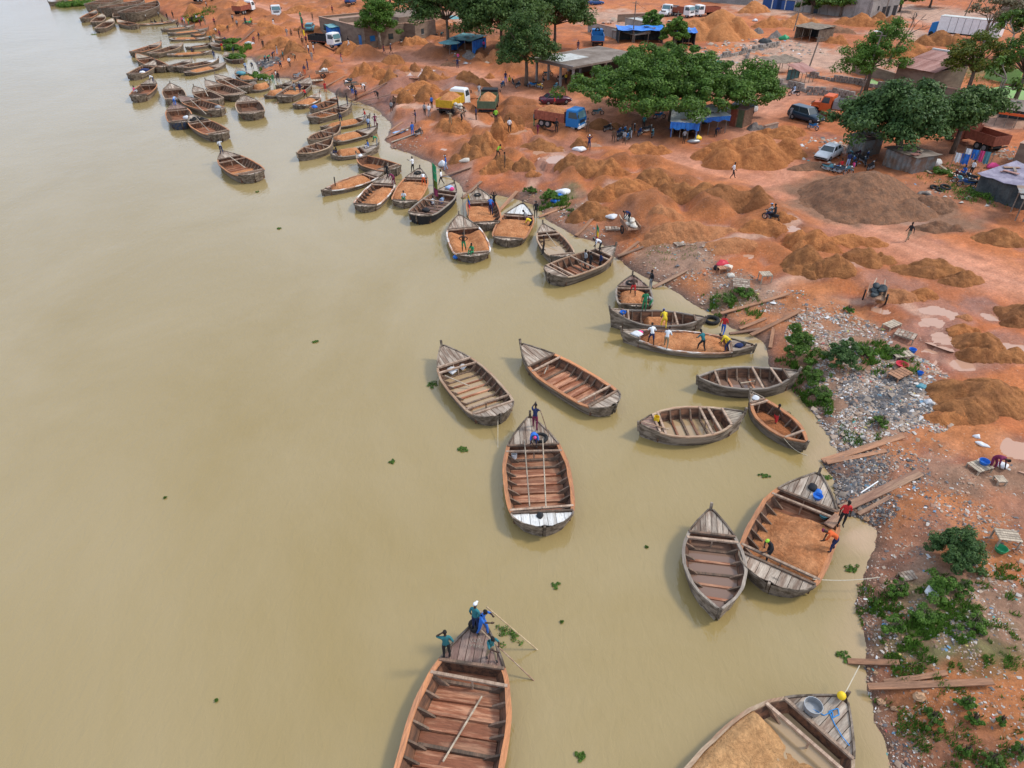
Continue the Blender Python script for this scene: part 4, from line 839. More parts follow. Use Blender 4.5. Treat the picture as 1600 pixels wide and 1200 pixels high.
# ------------------------------------------------------------------ people
def lerp(a, b, t): return tuple(a[i]+(b[i]-a[i])*t for i in range(3))
BASE = dict(pel=(0, 0, .95), wai=(0, 0, 1.10), che=(.01, 0, 1.30), nk=(.01, 0, 1.47), hd=(.03, 0, 1.60), sl=(0, .17, 1.41), sr=(0, -.17, 1.41), el=(-.03, .24, 1.14), er=(-.03, -.24, 1.14),
  wl=(.05, .25, .90), wr=(.05, -.25, .90), hl=(0, .095, .90), hr=(0, -.095, .90), kl=(.02, .11, .50), kr=(.02, -.11, .50), al=(-.02, .12, .08), ar=(-.02, -.12, .08), tl=(.14, .13, .04), tr=(.14, -.13, .04))
def P_(**k): d = dict(BASE); d.update(k); return d
POSES = {
 'stand': P_(),
 'walk': P_(kl=(.18, .11, .52), al=(.28, .11, .10), tl=(.42, .12, .07), kr=(-.03, -.11, .50), ar=(-.30, -.11, .16), tr=(-.18, -.12, .06), wl=(-.15, .25, .92), wr=(.22, -.22, .98), el=(-.12, .24, 1.15), er=(.02, -.24, 1.14)),
 'carry': P_(el=(.05, .34, 1.52), wl=(.04, .18, 1.78), er=(.05, -.34, 1.52), wr=(.04, -.18, 1.78), kl=(.12, .11, .52), al=(.15, .11, .08), tl=(.30, .12, .05), kr=(-.02, -.11, .50), ar=(-.20, -.11, .12), tr=(-.06, -.12, .05)),
 'hips': P_(el=(-.08, .40, 1.20), wl=(.04, .17, 1.04), er=(-.08, -.40, 1.20), wr=(.04, -.17, 1.04), al=(-.02, .2, .08), tl=(.13, .23, .04), kl=(.02, .16, .5)),
 'bend': P_(pel=(-.12, 0, .90), wai=(.0, 0, 1.02), che=(.20, 0, 1.10), nk=(.36, 0, 1.14), hd=(.48, 0, 1.16), sl=(.28, .17, 1.12), sr=(.28, -.17, 1.12), el=(.36, .22, .84), er=(.34, -.22, .84), wl=(.50, .12, .62), wr=(.40, -.10, .56),
   hl=(-.12, .10, .86), hr=(-.12, -.10, .86), kl=(.04, .16, .48), kr=(-.02, -.14, .46), al=(.0, .17, .08), ar=(-.18, -.15, .08), tl=(.15, .18, .04), tr=(-.02, -.16, .04)),
 'shovel': P_(pel=(-.05, 0, .90), wai=(.02, 0, 1.05), che=(.12, 0, 1.20), nk=(.20, 0, 1.34), hd=(.28, 0, 1.43), sl=(.15, .18, 1.28), sr=(.15, -.16, 1.28), el=(.26, .26, 1.04), er=(.14, -.28, 1.05), wl=(.50, .12, .88), wr=(.34, -.08, 1.02),
   hl=(-.05, .1, .86), hr=(-.05, -.1, .86), kl=(.18, .14, .5), al=(.20, .16, .08), tl=(.34, .18, .04), kr=(-.06, -.14, .46), ar=(-.24, -.16, .08), tr=(-.10, -.18, .04)),
 'pole': P_(che=(.06, 0, 1.28), nk=(.10, 0, 1.44), hd=(.15, 0, 1.56), sl=(.06, .17, 1.39), sr=(.06, -.17, 1.39), el=(.28, .22, 1.38), wl=(.48, .10, 1.50), er=(.24, -.20, 1.20), wr=(.46, -.02, 1.16), kl=(.14, .12, .5), al=(.16, .13, .08), tl=(.30, .14, .04), ar=(-.20, -.13, .08), tr=(-.06, -.14, .04), kr=(-.06, -.12, .48)),
 'headhand': P_(el=(.02, .36, 1.52), wl=(.02, .12, 1.68), er=(-.10, -.30, 1.18), wr=(.10, -.22, 1.02)),
 'reach': P_(el=(.12, .30, 1.36), wl=(.36, .34, 1.42), er=(.02, -.28, 1.16), wr=(.20, -.24, 1.06), kl=(.12, .12, .5), al=(.14, .13, .08), tl=(.28, .14, .04)),
 'sit': P_(pel=(0, 0, .16), wai=(.0, 0, .32), che=(.03, 0, .54), nk=(.06, 0, .71), hd=(.09, 0, .84), sl=(.03, .17, .65), sr=(.03, -.17, .65), el=(.12, .24, .44), er=(.12, -.24, .44), wl=(.34, .14, .44), wr=(.34, -.14, .44),
   hl=(.02, .10, .14), hr=(.02, -.10, .14), kl=(.38, .16, .40), kr=(.38, -.16, .40), al=(.44, .13, .07), ar=(.44, -.13, .07), tl=(.60, .14, .04), tr=(.60, -.14, .04)),
 'ride': P_(pel=(0, 0, .82), wai=(.02, 0, .98), che=(.07, 0, 1.18), nk=(.10, 0, 1.35), hd=(.13, 0, 1.48), sl=(.08, .17, 1.29), sr=(.08, -.17, 1.29), el=(.24, .27, 1.08), er=(.24, -.27, 1.08), wl=(.48, .27, 1.03), wr=(.48, -.27, 1.03),
   hl=(.02, .10, .80), hr=(.02, -.10, .80), kl=(.38, .19, .66), kr=(.38, -.19, .66), al=(.22, .18, .30), ar=(.22, -.18, .30), tl=(.38, .19, .27), tr=(.38, -.19, .27)),
}
BONES = [('pel', 'wai', .135, .125, 1), ('wai', 'che', .125, .15, 1), ('che', 'nk', .15, .065, 1), ('nk', 'hd', .055, .06, 0), ('che', 'sl', .09, .07, 1), ('che', 'sr', .09, .07, 1), ('sl', 'el', .062, .05, 1), ('sr', 'er', .062, .05, 1),
  ('el', 'wl', .043, .03, 0), ('er', 'wr', .043, .03, 0), ('pel', 'hl', .10, .095, 2), ('pel', 'hr', .10, .095, 2), ('hl', 'kl', .095, .065, 2), ('hr', 'kr', .095, .065, 2), ('kl', 'al', .058, .04, 3), ('kr', 'ar', .058, .04, 3), ('al', 'tl', .042, .032, 4), ('ar', 'tr', .042, .032, 4)]
def body_mesh(pose):
    J = POSES[pose]; names = list(J); me = bpy.data.meshes.new('sk')
    me.from_pydata([J[n] for n in names], [(names.index(a), names.index(b)) for a, b, *_ in BONES], [])
    o = bpy.data.objects.new('sk', me); scene.collection.objects.link(o); md = o.modifiers.new('s', 'SKIN'); md.use_smooth_shade = True
    rad = {}
    for a, b, ra, rb, _ in BONES: rad[a] = max(rad.get(a, 0), ra if a not in rad else rad[a]); rad[b] = rb if b not in rad else max(rad[b], rb)
    rad.update(pel=.125, wai=.115, che=.135, nk=.058, hd=.062, sl=.065, sr=.065)
    for i, n in enumerate(names):
        sv = me.skin_vertices[0].data[i]; r = rad[n]; sv.radius = (r*.82, r) if n in ('pel', 'wai', 'che') else (r, r); sv.use_root = (n == 'pel')
    sb = o.modifiers.new('ss', 'SUBSURF'); sb.levels = 1; sb.render_levels = 1
    dg = bpy.context.evaluated_depsgraph_get(); ev = o.evaluated_get(dg); m2 = bpy.data.meshes.new_from_object(ev)
    V = [tuple(v.co) for v in m2.vertices]; Fc = [tuple(p.vertices) for p in m2.polygons]
    bpy.data.objects.remove(o); bpy.data.meshes.remove(me)
    b = MB(); mi = []
    pts = {n: Vector(J[n]) for n in J}
    for f in Fc:
        c = Vector((0, 0, 0))
        for i in f: c += Vector(V[i])
        c /= len(f); best = (9, 0)
        for A, B, ra, rb, k in BONES:
            a_, d = pts[A], pts[B]-pts[A]; t = max(0, min(1, (c-a_).dot(d)/max(d.length_squared, 1e-9))); ds = (c-a_-d*t).length-(ra+(rb-ra)*t)
            if A == 'pel' and B == 'wai' and t < .25: k = 2
            if ds < best[0]: best = (ds, k)
        mi.append(best[1])
    b.v = V; b.f = Fc; b.m = mi
    b.mi = 0                                            # head: cranium, jaw, nose, ears
    hd = pts['hd']; up = (hd-pts['nk']).normalized(); c = hd+up*.055
    s0 = len(b.v); b.sphere((0, 0, 0), (.098, .078, .122), 12, 8)
    fw = Vector((1, 0, 0)); fw = (fw-up*fw.dot(up)).normalized() if abs(up.x) < .95 else Vector((0, 0, -1)); lf = up.cross(fw)
    for i in range(s0, len(b.v)):
        x, y, z = b.v[i]
        if z < -.03: y *= .80; x = x*.9+.008
        if x > .06 and abs(y) < .02 and -.035 < z < .02: x += .022
        b.v[i] = tuple(c+fw*x+lf*y+up*z)
    for sgn in (1, -1):
        b.sphere(c+lf*(.078*sgn)-up*.005, (.018, .01, .03), 6, 4); b.mi = 5; b.sphere(c+fw*.088+lf*(.03*sgn)+up*.012, .012, 6, 4); b.mi = 0
    b.mi = 5; b.beam(c+fw*.090-up*.062-lf*.024, c+fw*.090-up*.062+lf*.024, .012, .010); b.mi = 0
    for W_, E_, sgn in (('wl', 'el', 1), ('wr', 'er', -1)):     # palms and five fingers
        w0 = pts[W_]; d = (w0-pts[E_]).normalized(); sd_ = d.cross(Vector((0, 0, 1)));
        sd_ = sd_.normalized() if sd_.length > .1 else Vector((0, 1, 0)); nr = sd_.cross(d)
        b.tube([w0-d*.02, w0+d*.035, w0+d*.085], [.026, .040, .034], 8)
        for q, (o_, ln) in enumerate(((-.030, .062), (-.010, .074), (.010, .070), (.029, .054))):
            p0 = w0+d*.075+sd_*o_; p1 = p0+d*ln*.55+nr*.008; p2 = p1+d*ln*.35+nr*.024; b.tube([p0, p1, p2], [.010, .009, .006], 5)
        p0 = w0+d*.02+sd_*(.032*sgn); b.tube([p0, p0+d*.03+sd_*(.022*sgn), p0+d*.06+sd_*(.024*sgn)+nr*.012], [.012, .010, .007], 5)
    body = b.mesh('body', [M['skin'], M['skin'], M['skin'], M['skin'], M['skin'], M['black']], True)
    h = MB(); h.sphere((0, 0, 0), (.104, .086, .100), 12, 6); h.v = [tuple(c+fw*(x-.012)+lf*y+up*(max(z, -.02)+.035)) for x, y, z in h.v]
    cap = MB(); cap.sphere((0, 0, 0), (.112, .094, .10), 12, 6); cap.v = [tuple(c+fw*(x-.005)+lf*y+up*(max(z, .0)+.045)) for x, y, z in cap.v]
    cap.prism([(c.x+fw.x*.08, c.y-.06), (c.x+fw.x*.17+.02, c.y-.04), (c.x+fw.x*.17+.02, c.y+.04), (c.x+fw.x*.08, c.y+.06)], c.z+.045, c.z+.06)
    return body, h.mesh('hair', M['hair'], True), cap.mesh('cap', M['cloth_white'], True), c
BM = {p: body_mesh(p) for p in POSES}
def person(loc, rz, pose, top, legs, label, cap=None, shorts=False, bare=False, group=None, h=1.0):
    r = thing('person', label, 'person', loc, rz, group); r.scale = (h, h, h)
    body, hair, capm, c = BM[pose]; o = link(bpy.data.objects.new('body', body), r)
    for i, m in ((1, M['skin'] if bare else cl(top)), (2, cl(legs)), (3, M['skin'] if shorts else cl(legs)), (4, M['skin'] if shorts else M['black'])):
        o.material_slots[i].link = 'OBJECT'; o.material_slots[i].material = m
    if cap:
        o = link(bpy.data.objects.new('cap', capm), r); o.material_slots[0].link = 'OBJECT'; o.material_slots[0].material = cl(cap)
    else: link(bpy.data.objects.new('hair', hair), r)
    return r
D = math.radians
WG = 'workers and passers-by of the sand yard'
BGp = 'men working on the boats'
def onboat(b, u, v, dz, deg, pose, top, legs, label, **k):
    z = (b['zf']+.03) if dz is None else (b['sh'](u)+dz if dz < 5 else dz-10)
    return person(bpt(b, u, v, z), D(deg), pose, top, legs, label, group=BGp, **k)
# crew of the near boats (dz: above the rim; None: on the floor; >5: absolute+10)
pA1 = onboat(bA, .925, -.35, 0, -35, 'pole', 'blue', 'blue', 'man in bright blue shirt leaning on a pole at the bottom boat bow', h=1.02)
onboat(bA, .94, .25, 0, 60, 'stand', 'teal', 'navy', 'man in white cap behind the blue shirted poler', cap='white')
onboat(bA, .80, .82, 0, 100, 'headhand', 'teal', 'black', 'man in teal shirt holding one hand to his head on the bottom boat')
pA2 = onboat(bA, .82, -.62, 0, -60, 'pole', 'teal', 'khaki', 'man in teal shirt and pale trousers on the bottom boat deck')
onboat(bC, .88, -.25, 0, 80, 'pole', 'navy', 'maroon', 'man in navy top and red trousers at the bow tip of the white sterned boat')
onboat(bC, .72, .0, 0, -85, 'bend', 'blue', 'navy', 'man in blue shirt and pink cap bending on the white sterned boat', cap='pink')
onboat(bG, .66, -1.02, 0, -100, 'stand', 'red', 'black', 'man in red shirt standing at the shore plank of the unloaded boat')
onboat(bG, .44, -.93, 0, 160, 'bend', 'orange', 'navy', 'man in orange red shirt with purple head cloth leaning into the unloaded boat', cap='maroon')
onboat(bG, .24, .30, None, 200, 'shovel', 'black', 'black', 'man in lime green cap digging inside the unloaded boat', cap='lime')
onboat(bJ, .50, .1, None, 30, 'walk', 'red', 'red', 'bare chested man in red shorts inside the slim boat', bare=True, shorts=True)
for u, v, dg, ps, tp, lg, lb, kw in [(.77, .85, 90, 'shovel', 'white', 'navy', 'man in white shirt and dark shorts, leftmost on the longest sand boat', dict(shorts=True)),
   (.66, .80, 60, 'shovel', 'white', 'khaki', 'man in white shirt and khaki trousers, second from left on the longest sand boat', {}),
   (.40, .70, 120, 'shovel', 'teal', 'black', 'man in grey teal shirt shovelling in the middle of the longest sand boat', {}),
   (.22, .72, 150, 'bend', 'yellow', 'navy', 'man in yellow shirt bending at the right deck of the longest sand boat', {})]:
    onboat(bL, u, v, -.05, dg, ps, tp, lg, lb, **kw)
person(Gp(1128, 524), D(60), 'walk', 'red', 'blue', 'man in red shirt walking the plank right of the longest sand boat', group=WG)
onboat(bK, .62, -.95, 0, -90, 'stand', 'green', 'green', 'man in green on the rim of the boat with raised prow')
onboat(bK, .45, .9, -.2, 90, 'bend', 'yellow', 'yellow', 'man in yellow pouring sand over the rim of the dark boat', cap='blue')
onboat(bM, .4, .1, .1, 90, 'shovel', 'brown', 'red', 'bare chested man shovelling in the short sand boat', bare=True, shorts=True)
person(ray(1014, 484, .5), D(180), 'bend', 'grey', 'green', 'man in green shorts wading beside the short sand boat', shorts=True, group=BGp)
person(Gp(1016, 452), D(200), 'stand', 'black', 'grey', 'man in black at the bow of the short sand boat', group=BGp)
for v, tp, lb in ((-.3, 'black', 'left of three men standing in the empty boat with the small flag'), (.1, 'grey', 'middle of three men standing in the empty boat with the small flag'), (-.7, 'navy', 'right of three men standing in the empty boat with the small flag')):
    onboat(bN, .56+.08*(v < -.5), v, None, 200, 'stand', tp, 'black', lb)
onboat(bN, .80, .4, 0, 180, 'bend', 'white', 'black', 'man in white bending on the bow deck of the boat with the small flag')
onboat(bO, .2, 1.15, -.1, 180, 'reach', 'black', 'black', 'bare chested man standing by the rim of the small flooded boat', bare=True)
onboat(bP, .62, -.55, None, 200, 'shovel', 'grey', 'maroon', 'man in grey shirt digging at the upper end of the raked sand boat')
onboat(bP, .48, -.85, None, 160, 'bend', 'yellow', 'black', 'man in pale shirt digging at the right rim of the raked sand boat')
onboat(bQ, .16, .45, .05, -90, 'hips', 'black', 'green', 'bare chested man in green shorts with hands on hips at a boat stern', bare=True, shorts=True)
onboat(bQ, .10, .05, 0, -120, 'sit', 'green', 'green', 'man in green sitting on the stern of the parted sand boat')
onboat(bR, .35, -.4, .0, 90, 'shovel', 'blue', 'navy', 'man in blue digging in the boat behind the parted load')
person(Gp(768, 338), D(250), 'stand', 'maroon', 'black', 'man in dark red vest on the plank behind the blue digger', group=BGp)
person(Gp(772, 326), D(250), 'carry', 'black', 'black', 'man in black at the top of the plank above the blue digger', group=BGp)
onboat(bS, .62, -.1, None, 120, 'sit', 'light_blue', 'blue', 'man in light blue sitting by the flag pole on the black boat')
onboat(bS, .55, .4, None, 100, 'sit', 'white', 'navy', 'man in white sitting behind the flag pole on the black boat')
onboat(bT, .55, -.75, 0, 100, 'bend', 'white', 'orange', 'man in white with an orange cloth bending in a sand boat')
onboat(bT, .12, .1, 0, -90, 'sit', 'white', 'green', 'man in white shirt sitting on the stern of the bending man boat')
onboat(bT, .90, .9, 0, 150, 'reach', 'white', 'black', 'man in white shirt standing at a bow, leaning left')
onboat(bU, .86, -.1, 0, 60, 'walk', 'black', 'black', 'man in black striding over a sand boat bow deck')
onboat(bU, .72, -.9, 0, 150, 'bend', 'maroon', 'maroon', 'man in maroon bending at the white rim of a sand boat')
onboat(bX, .13, .2, 0, 200, 'sit', 'black', 'navy', 'man in black crouching at the left end of a sand boat')
onboat(bX2, .82, .0, 0, -60, 'stand', 'light_blue', 'navy', 'man in light blue shirt on a pale bow deck')
onboat(bX2, .95, -.3, 0, -60, 'hips', 'maroon', 'maroon', 'man in maroon at the bow tip next to the light blue shirt')
onboat(bX, .96, -.1, 0, 200, 'bend', 'green', 'grey', 'man in green bending where the sand boat bows meet')
onboat(bX, .80, .4, 0, 200, 'sit', 'blue', 'white', 'man in blue sitting on the grey bow deck')
onboat(bAA, .42, .2, .2, 120, 'bend', 'black', 'navy', 'tall man in black on the long low sand boat')
onboat(bAB, .88, -.2, 0, 200, 'stand', 'black', 'navy', 'man in black on the bow deck against the mud bank')
onboat(bAB, .70, .2, 0, 200, 'stand', 'black', 'black', 'man in black near the dark canopy of a sand boat')
person(ray(571, 190, .5), D(200), 'walk', 'red', 'grey', 'man in red shirt wading at the muddy inlet', group=BGp)
onboat(FB[0], .5, .3, .2, 150, 'shovel', 'red', 'black', 'man in red in the small boat before the mud slope')
onboat(FB[1], .5, .2, None, 90, 'stand', 'grey', 'teal', 'left man in the dark deep boat')
onboat(FB[1], .5, -.3, None, 90, 'stand', 'navy', 'navy', 'right man in the dark deep boat')
onboat(FB[13], .92, .5, 0, -60, 'reach', 'white', 'navy', 'man in white shirt on the bow of the outermost anchored boat')
onboat(FB[14], .3, .7, 0, 0, 'sit', 'pink', 'white', 'person in bright pink seated in an anchored boat')
onboat(FB[14], .78, -.6, 0, 200, 'bend', 'white', 'navy', 'person in white and navy bending in an anchored boat')
onboat(FB[11], .88, .0, 0, 90, 'bend', 'light_blue', 'blue', 'man in light blue bending on the red and blue boat')
onboat(FB[19], .9, .0, 0, -60, 'stand', 'navy', 'navy', 'man in navy blue standing at the bow of the long empty boat')
onboat(FB[22], .55, .2, .1, 0, 'sit', 'navy', 'black', 'left crouching figure on the pale sand boat')
for i, (px, py, tp, lb) in enumerate([(236, 33, 'brown', 'first seated person in the slim white rimmed boat'), (242, 33, 'black', 'second seated person in the slim white rimmed boat'), (254, 32, 'brown', 'last seated person in the slim white rimmed boat')]):
    person(ray(px, py+3, .5), D(60*i), 'sit', tp, 'black', lb, group=BGp)
# people on the bank: foot pixel, heading, pose, top, legs, label, extras
for px, py, dg, ps, tp, lg, lb, kw in [
 (1549, 733, -70, 'bend', 'maroon', 'maroon', 'person in dark red clothes stooping by the crate with a blue basin', {}),
 (1144, 279, 0, 'walk', 'white', 'black', 'man in white shirt striding alone across the open dirt', {}),
 (1417, 377, 200, 'walk', 'black', 'khaki', 'man in black shirt and khaki trousers walking below the gravel mound', {}),
 (796, 207, 90, 'stand', 'white', 'black', 'man in white shirt and black trousers between the two dump trucks', {}),
 (920, 234, -90, 'carry', 'navy', 'navy', 'person in navy with a white load on the head near the blue truck', dict(cap='white')),
 (866, 170, 180, 'walk', 'red', 'brown', 'man in red top walking in front of the maroon car', {}),
 (834, 205, 0, 'stand', 'teal', 'green', 'man in teal at the tail of the blue dump truck', {}),
 (840, 210, 60, 'walk', 'maroon', 'maroon', 'child in maroon beside the man at the blue dump truck', dict(h=.8)),
 (869, 213, 90, 'stand', 'black', 'black', 'man in black at the side of the blue dump truck', {}),
 (917, 216, 90, 'stand', 'brown', 'brown', 'person in brown right of the blue truck cab', {}),
 (778, 247, -20, 'shovel', 'lime', 'black', 'man in yellow green shirt filling a sack on the sand heap', {}),
 (789, 262, 180, 'stand', 'brown', 'brown', 'man in brown facing the one in yellow green at the sand heap', {}),
 (697, 266, 180, 'carry', 'blue', 'light_blue', 'man in blue carrying white sacks on the bank path', dict(cap='white')),
 (690, 289, 160, 'walk', 'white', 'black', 'man in white shirt on the plank left of the flag', {}),
 (837, 340, -80, 'stand', 'black', 'black', 'man in black at the bank beside the raked sand boat', {}),
 (645, 212, -60, 'stand', 'blue', 'blue', 'man in blue standing by clothes drying on the bank', {}),
 (650, 193, 200, 'reach', 'navy', 'brown', 'man in navy between the yellow truck and the river', {}),
 (664, 181, 60, 'stand', 'grey', 'black', 'left of two men behind the yellow dump truck', {}),
 (671, 184, 110, 'stand', 'white', 'grey', 'right of two men behind the yellow dump truck', {}),
 (611, 163, 80, 'stand', 'grey', 'black', 'left of two people standing close on the mud slope', {}),
 (616, 163, 100, 'stand', 'brown', 'black', 'right of two people standing close on the mud slope', {}),
 (545, 144, 200, 'bend', 'white', 'maroon', 'person in white bending beside the dark canopy cart', {}),
 (551, 146, 80, 'stand', 'black', 'blue', 'person in black beside the dark canopy cart', {}),
 (556, 147, 90, 'stand', 'navy', 'black', 'person in navy at the right end of the dark canopy cart', {}),
 (509, 145, 90, 'stand', 'red', 'red', 'person in red walking below the mud slope planks', {}),
 (534, 100, 0, 'reach', 'maroon', 'grey', 'man in purple with a long stick on his shoulders crossing the yard', {}),
 (475, 106, -60, 'stand', 'navy', 'orange', 'man in navy shirt and orange trousers, left of a talking pair', {}),
 (481, 106, 210, 'stand', 'navy', 'navy', 'man all in navy, right of a talking pair', {}),
 (453, 103, 100, 'walk', 'white', 'black', 'man in white shirt walking left of the talking pair', {}),
 (439, 106, -80, 'bend', 'navy', 'black', 'man in navy pushing a hand cart', {}),
 (433, 126, 200, 'reach', 'white', 'black', 'person in pale top at the landing with a load', {}),
 (436, 128, 90, 'stand', 'black', 'black', 'person in black at the landing', {}),
 (428, 131, 90, 'stand', 'green', 'green', 'person in green at the landing by the reeds', {}),
 (449, 57, 90, 'stand', 'grey', 'grey', 'left of two men standing between sand heaps', {}),
 (456, 59, 100, 'stand', 'brown', 'black', 'right of two men standing between sand heaps', {}),
 (473, 70, 80, 'stand', 'brown', 'black', 'left person in the queue beside the white blue truck', {}),
 (479, 69, 80, 'stand', 'maroon', 'black', 'second person in the queue beside the white blue truck', {}),
 (483, 84, 0, 'stand', 'white', 'navy', 'person in white top in front of the queue', {}),
 (487, 89, 90, 'stand', 'grey', 'grey', 'foremost person of the queue by the truck', {}),
 (491, 84, 200, 'stand', 'white', 'maroon', 'person in white and maroon right of the queue', {}),
 (489, 70, 200, 'carry', 'light_blue', 'black', 'person loading the side of the white blue truck', {}),
 (475, 50, 90, 'stand', 'yellow', 'brown', 'person in yellow vest behind the queue', {}),
 (473, 38, 90, 'stand', 'maroon', 'maroon', 'person in purple behind the yellow vest', {}),
 (470, 30, 90, 'stand', 'green', 'black', 'person in green at the back of the line', {}),
 (489, 33, 90, 'carry', 'brown', 'brown', 'lone person with a load on the head near the mud building', {}),
 (545, 72, 30, 'walk', 'black', 'white', 'person in black walking past the mud building corner', {}),
 (600, 84, 10, 'walk', 'maroon', 'navy', 'left of two men walking in front of the shaded motorbikes', {}),
 (611, 84, 10, 'walk', 'navy', 'black', 'right of two men walking in front of the shaded motorbikes', dict(cap='white')),
 (715, 107, 90, 'stand', 'navy', 'navy', 'man in navy below the loaded motorbike', {}),
 (716, 96, 90, 'sit', 'pink', 'teal', 'woman in pink and teal sitting near the green umbrella', {}),
 (385, 112, -90, 'reach', 'light_blue', 'navy', 'man wading in the little inlet with arms out', {}),
 (395, 108, -90, 'bend', 'navy', 'black', 'second wader bending at the inlet edge', {}),
 (415, 98, 90, 'bend', 'teal', 'black', 'left picker on the dark rubbish heap by the inlet', {}),
 (420, 97, 60, 'bend', 'green', 'black', 'right picker on the dark rubbish heap by the inlet', {}),
 (427, 92, 60, 'bend', 'navy', 'black', 'picker at the top of the dark rubbish heap', {}),
 (434, 85, 200, 'reach', 'grey', 'light_blue', 'person in grey with a pale board near the rubbish heap', {}),
 (397, 68, 90, 'bend', 'maroon', 'black', 'person in dark red bending over white sacks', {}),
 (386, 47, 90, 'stand', 'navy', 'black', 'person in navy beside the small green cart', {}),
 (394, 40, 90, 'stand', 'yellow', 'black', 'person in yellow above the small green cart', {}),
 (356, 47, 90, 'bend', 'black', 'black', 'porter in black on the red slope', {}),
 (336, 40, 100, 'stand', 'maroon', 'black', 'porter in dark red on the red slope', {}),
 (321, 38, 60, 'stand', 'khaki', 'khaki', 'porter in khaki at the water edge', {}),
 (313, 38, 60, 'stand', 'maroon', 'black', 'porter in maroon at the water edge', {}),
 (289, 38, 60, 'carry', 'white', 'teal', 'porter with a white load among the far boats', dict(cap='white')),
 (295, 38, 60, 'stand', 'yellow', 'green', 'porter in yellow among the far boats', {}),
 (278, 43, 60, 'bend', 'black', 'black', 'porter in black among the far boats', {}),
 (262, 31, 60, 'stand', 'black', 'black', 'left of two dark figures on the far landing', {}),
 (271, 28, 60, 'stand', 'black', 'black', 'right of two dark figures on the far landing', {}),
 (229, 32, 60, 'carry', 'white', 'brown', 'figure with a white load near the barge', {}),
 (324, 15, 0, 'walk', 'grey', 'black', 'figure walking under the far blue truck', {}),
 (329, 66, 90, 'bend', 'teal', 'black', 'person in teal unloading at the reeds', {}),
 (337, 66, 90, 'stand', 'khaki', 'khaki', 'person in khaki unloading at the reeds', {}),
 (352, 68, 90, 'bend', 'navy', 'black', 'person in navy bending by the reeds', {}),
 (348, 80, 90, 'stand', 'red', 'yellow', 'person in red and yellow by the reeds', {}),
 (365, 84, 90, 'bend', 'black', 'navy', 'dark figure among the reeds', {}),
 (426, 30, 90, 'bend', 'black', 'white', 'person at the side of the silver truck cab', {}),
 (363, 27, 90, 'stand', 'grey', 'black', 'person at the tail of the loaded white truck', {}),
 (1234, 186, -90, 'stand', 'grey', 'grey', 'person in grey leaning on the dark off-road car', {}),
 (1323, 262, 90, 'stand', 'navy', 'light_blue', 'man in navy beside the parked motorbikes by the gravel mound', {}),
 (1314, 262, 90, 'sit', 'red', 'maroon', 'person in red sitting among the parked motorbikes', {}),
 (1333, 264, 180, 'sit', 'pink', 'grey', 'person in pink sitting among the parked motorbikes', {}),
 (1506, 272, 200, 'sit', 'blue', 'blue', 'person in blue at the washing line', {}),
 (1515, 275, 200, 'stand', 'white', 'black', 'person in white and black at the washing line', {}),
 (903, 78, 90, 'stand', 'navy', 'navy', 'person in navy on the road left of the blue truck rear', {}),
 (1005, 204, 90, 'stand', 'teal', 'black', 'person in teal in the shade left of the tarpaulin shelter', {}),
 (986, 216, 180, 'stand', 'black', 'white', 'person in black and white by the motorbike cluster', {}),
 (975, 226, 90, 'walk', 'grey', 'brown', 'person in grey in front of the motorbike cluster', {}),
 (958, 223, 90, 'walk', 'brown', 'brown', 'person in brown left of the motorbike cluster', {}),
 (790, 130, 90, 'stand', 'navy', 'blue', 'person in navy at the motorbikes by the shed tree', {}),
 (796, 128, 90, 'sit', 'yellow', 'brown', 'person in yellow seated by the shed tree', {}),
 (704, 195, 100, 'reach', 'khaki', 'khaki', 'person in khaki at the side of the yellow truck', {}),
 (722, 190, 40, 'bend', 'brown', 'black', 'person bending beside a donkey cart by the yellow truck', {}),
 (775, 192, 90, 'stand', 'lime', 'black', 'person in yellow green at the wheel of the dark dump truck', {}),
 (735, 14, 90, 'stand', 'white', 'blue', 'person in white on the far road', {}),
 (300, 30, 300, 'stand', 'black', 'black', 'dark figure beside the far yellow clad porter', {}),
 (308, 33, 236, 'stand', 'white', 'black', 'figure in white among the far boats', {}),
 (318, 33, 246, 'bend', 'teal', 'black', 'figure in teal on the far landing', {}),
 (344, 58, 128, 'stand', 'maroon', 'black', 'figure in maroon above the reeds', {}),
 (338, 52, 266, 'bend', 'white', 'black', 'figure in white above the reeds', {}),
 (372, 46, 84, 'stand', 'grey', 'black', 'figure in grey on the slope left of the green cart', {}),
 (405, 60, 225, 'walk', 'navy', 'black', 'figure in navy right of the white sacks', {}),
 (412, 76, 124, 'stand', 'black', 'black', 'dark figure above the rubbish heap', {}),
 (443, 92, 191, 'stand', 'teal', 'black', 'figure in teal above the hand cart', {}),
 (462, 98, 174, 'bend', 'khaki', 'black', 'figure in khaki behind the talking pair', {}),
 (500, 70, 140, 'stand', 'orange', 'black', 'figure in orange near the truck tail', {}),
 (468, 60, 36, 'stand', 'black', 'black', 'dark figure left of the queue', {}),
 (285, 34, 105, 'walk', 'pink', 'black', 'figure in pink among the far boats', {}),
 (249, 28, 213, 'walk', 'grey', 'black', 'figure in grey near the far landing', {}),
 (570, 142, 210, 'bend', 'white', 'black', 'figure in white on the purple mud slope', {}),
 (590, 150, 230, 'bend', 'black', 'black', 'dark figure on the purple mud slope', {}),
 (675, 170, 135, 'stand', 'blue', 'black', 'figure in blue at the yellow truck wheel', {}),
 (744, 186, 168, 'stand', 'navy', 'black', 'figure in navy left of the dark dump truck', {}),
 (560, 70, 200, 'stand', 'white', 'black', 'figure in white at the blue curtain', {}),
 (690, 60, 330, 'bend', 'teal', 'black', 'figure in teal at the motorbike row', {}),
 (756, 76, 252, 'stand', 'pink', 'black', 'figure in pink by the tent row', {}),
 (884, 132, 308, 'stand', 'yellow', 'black', 'figure in yellow inside the pillared shed', {}),
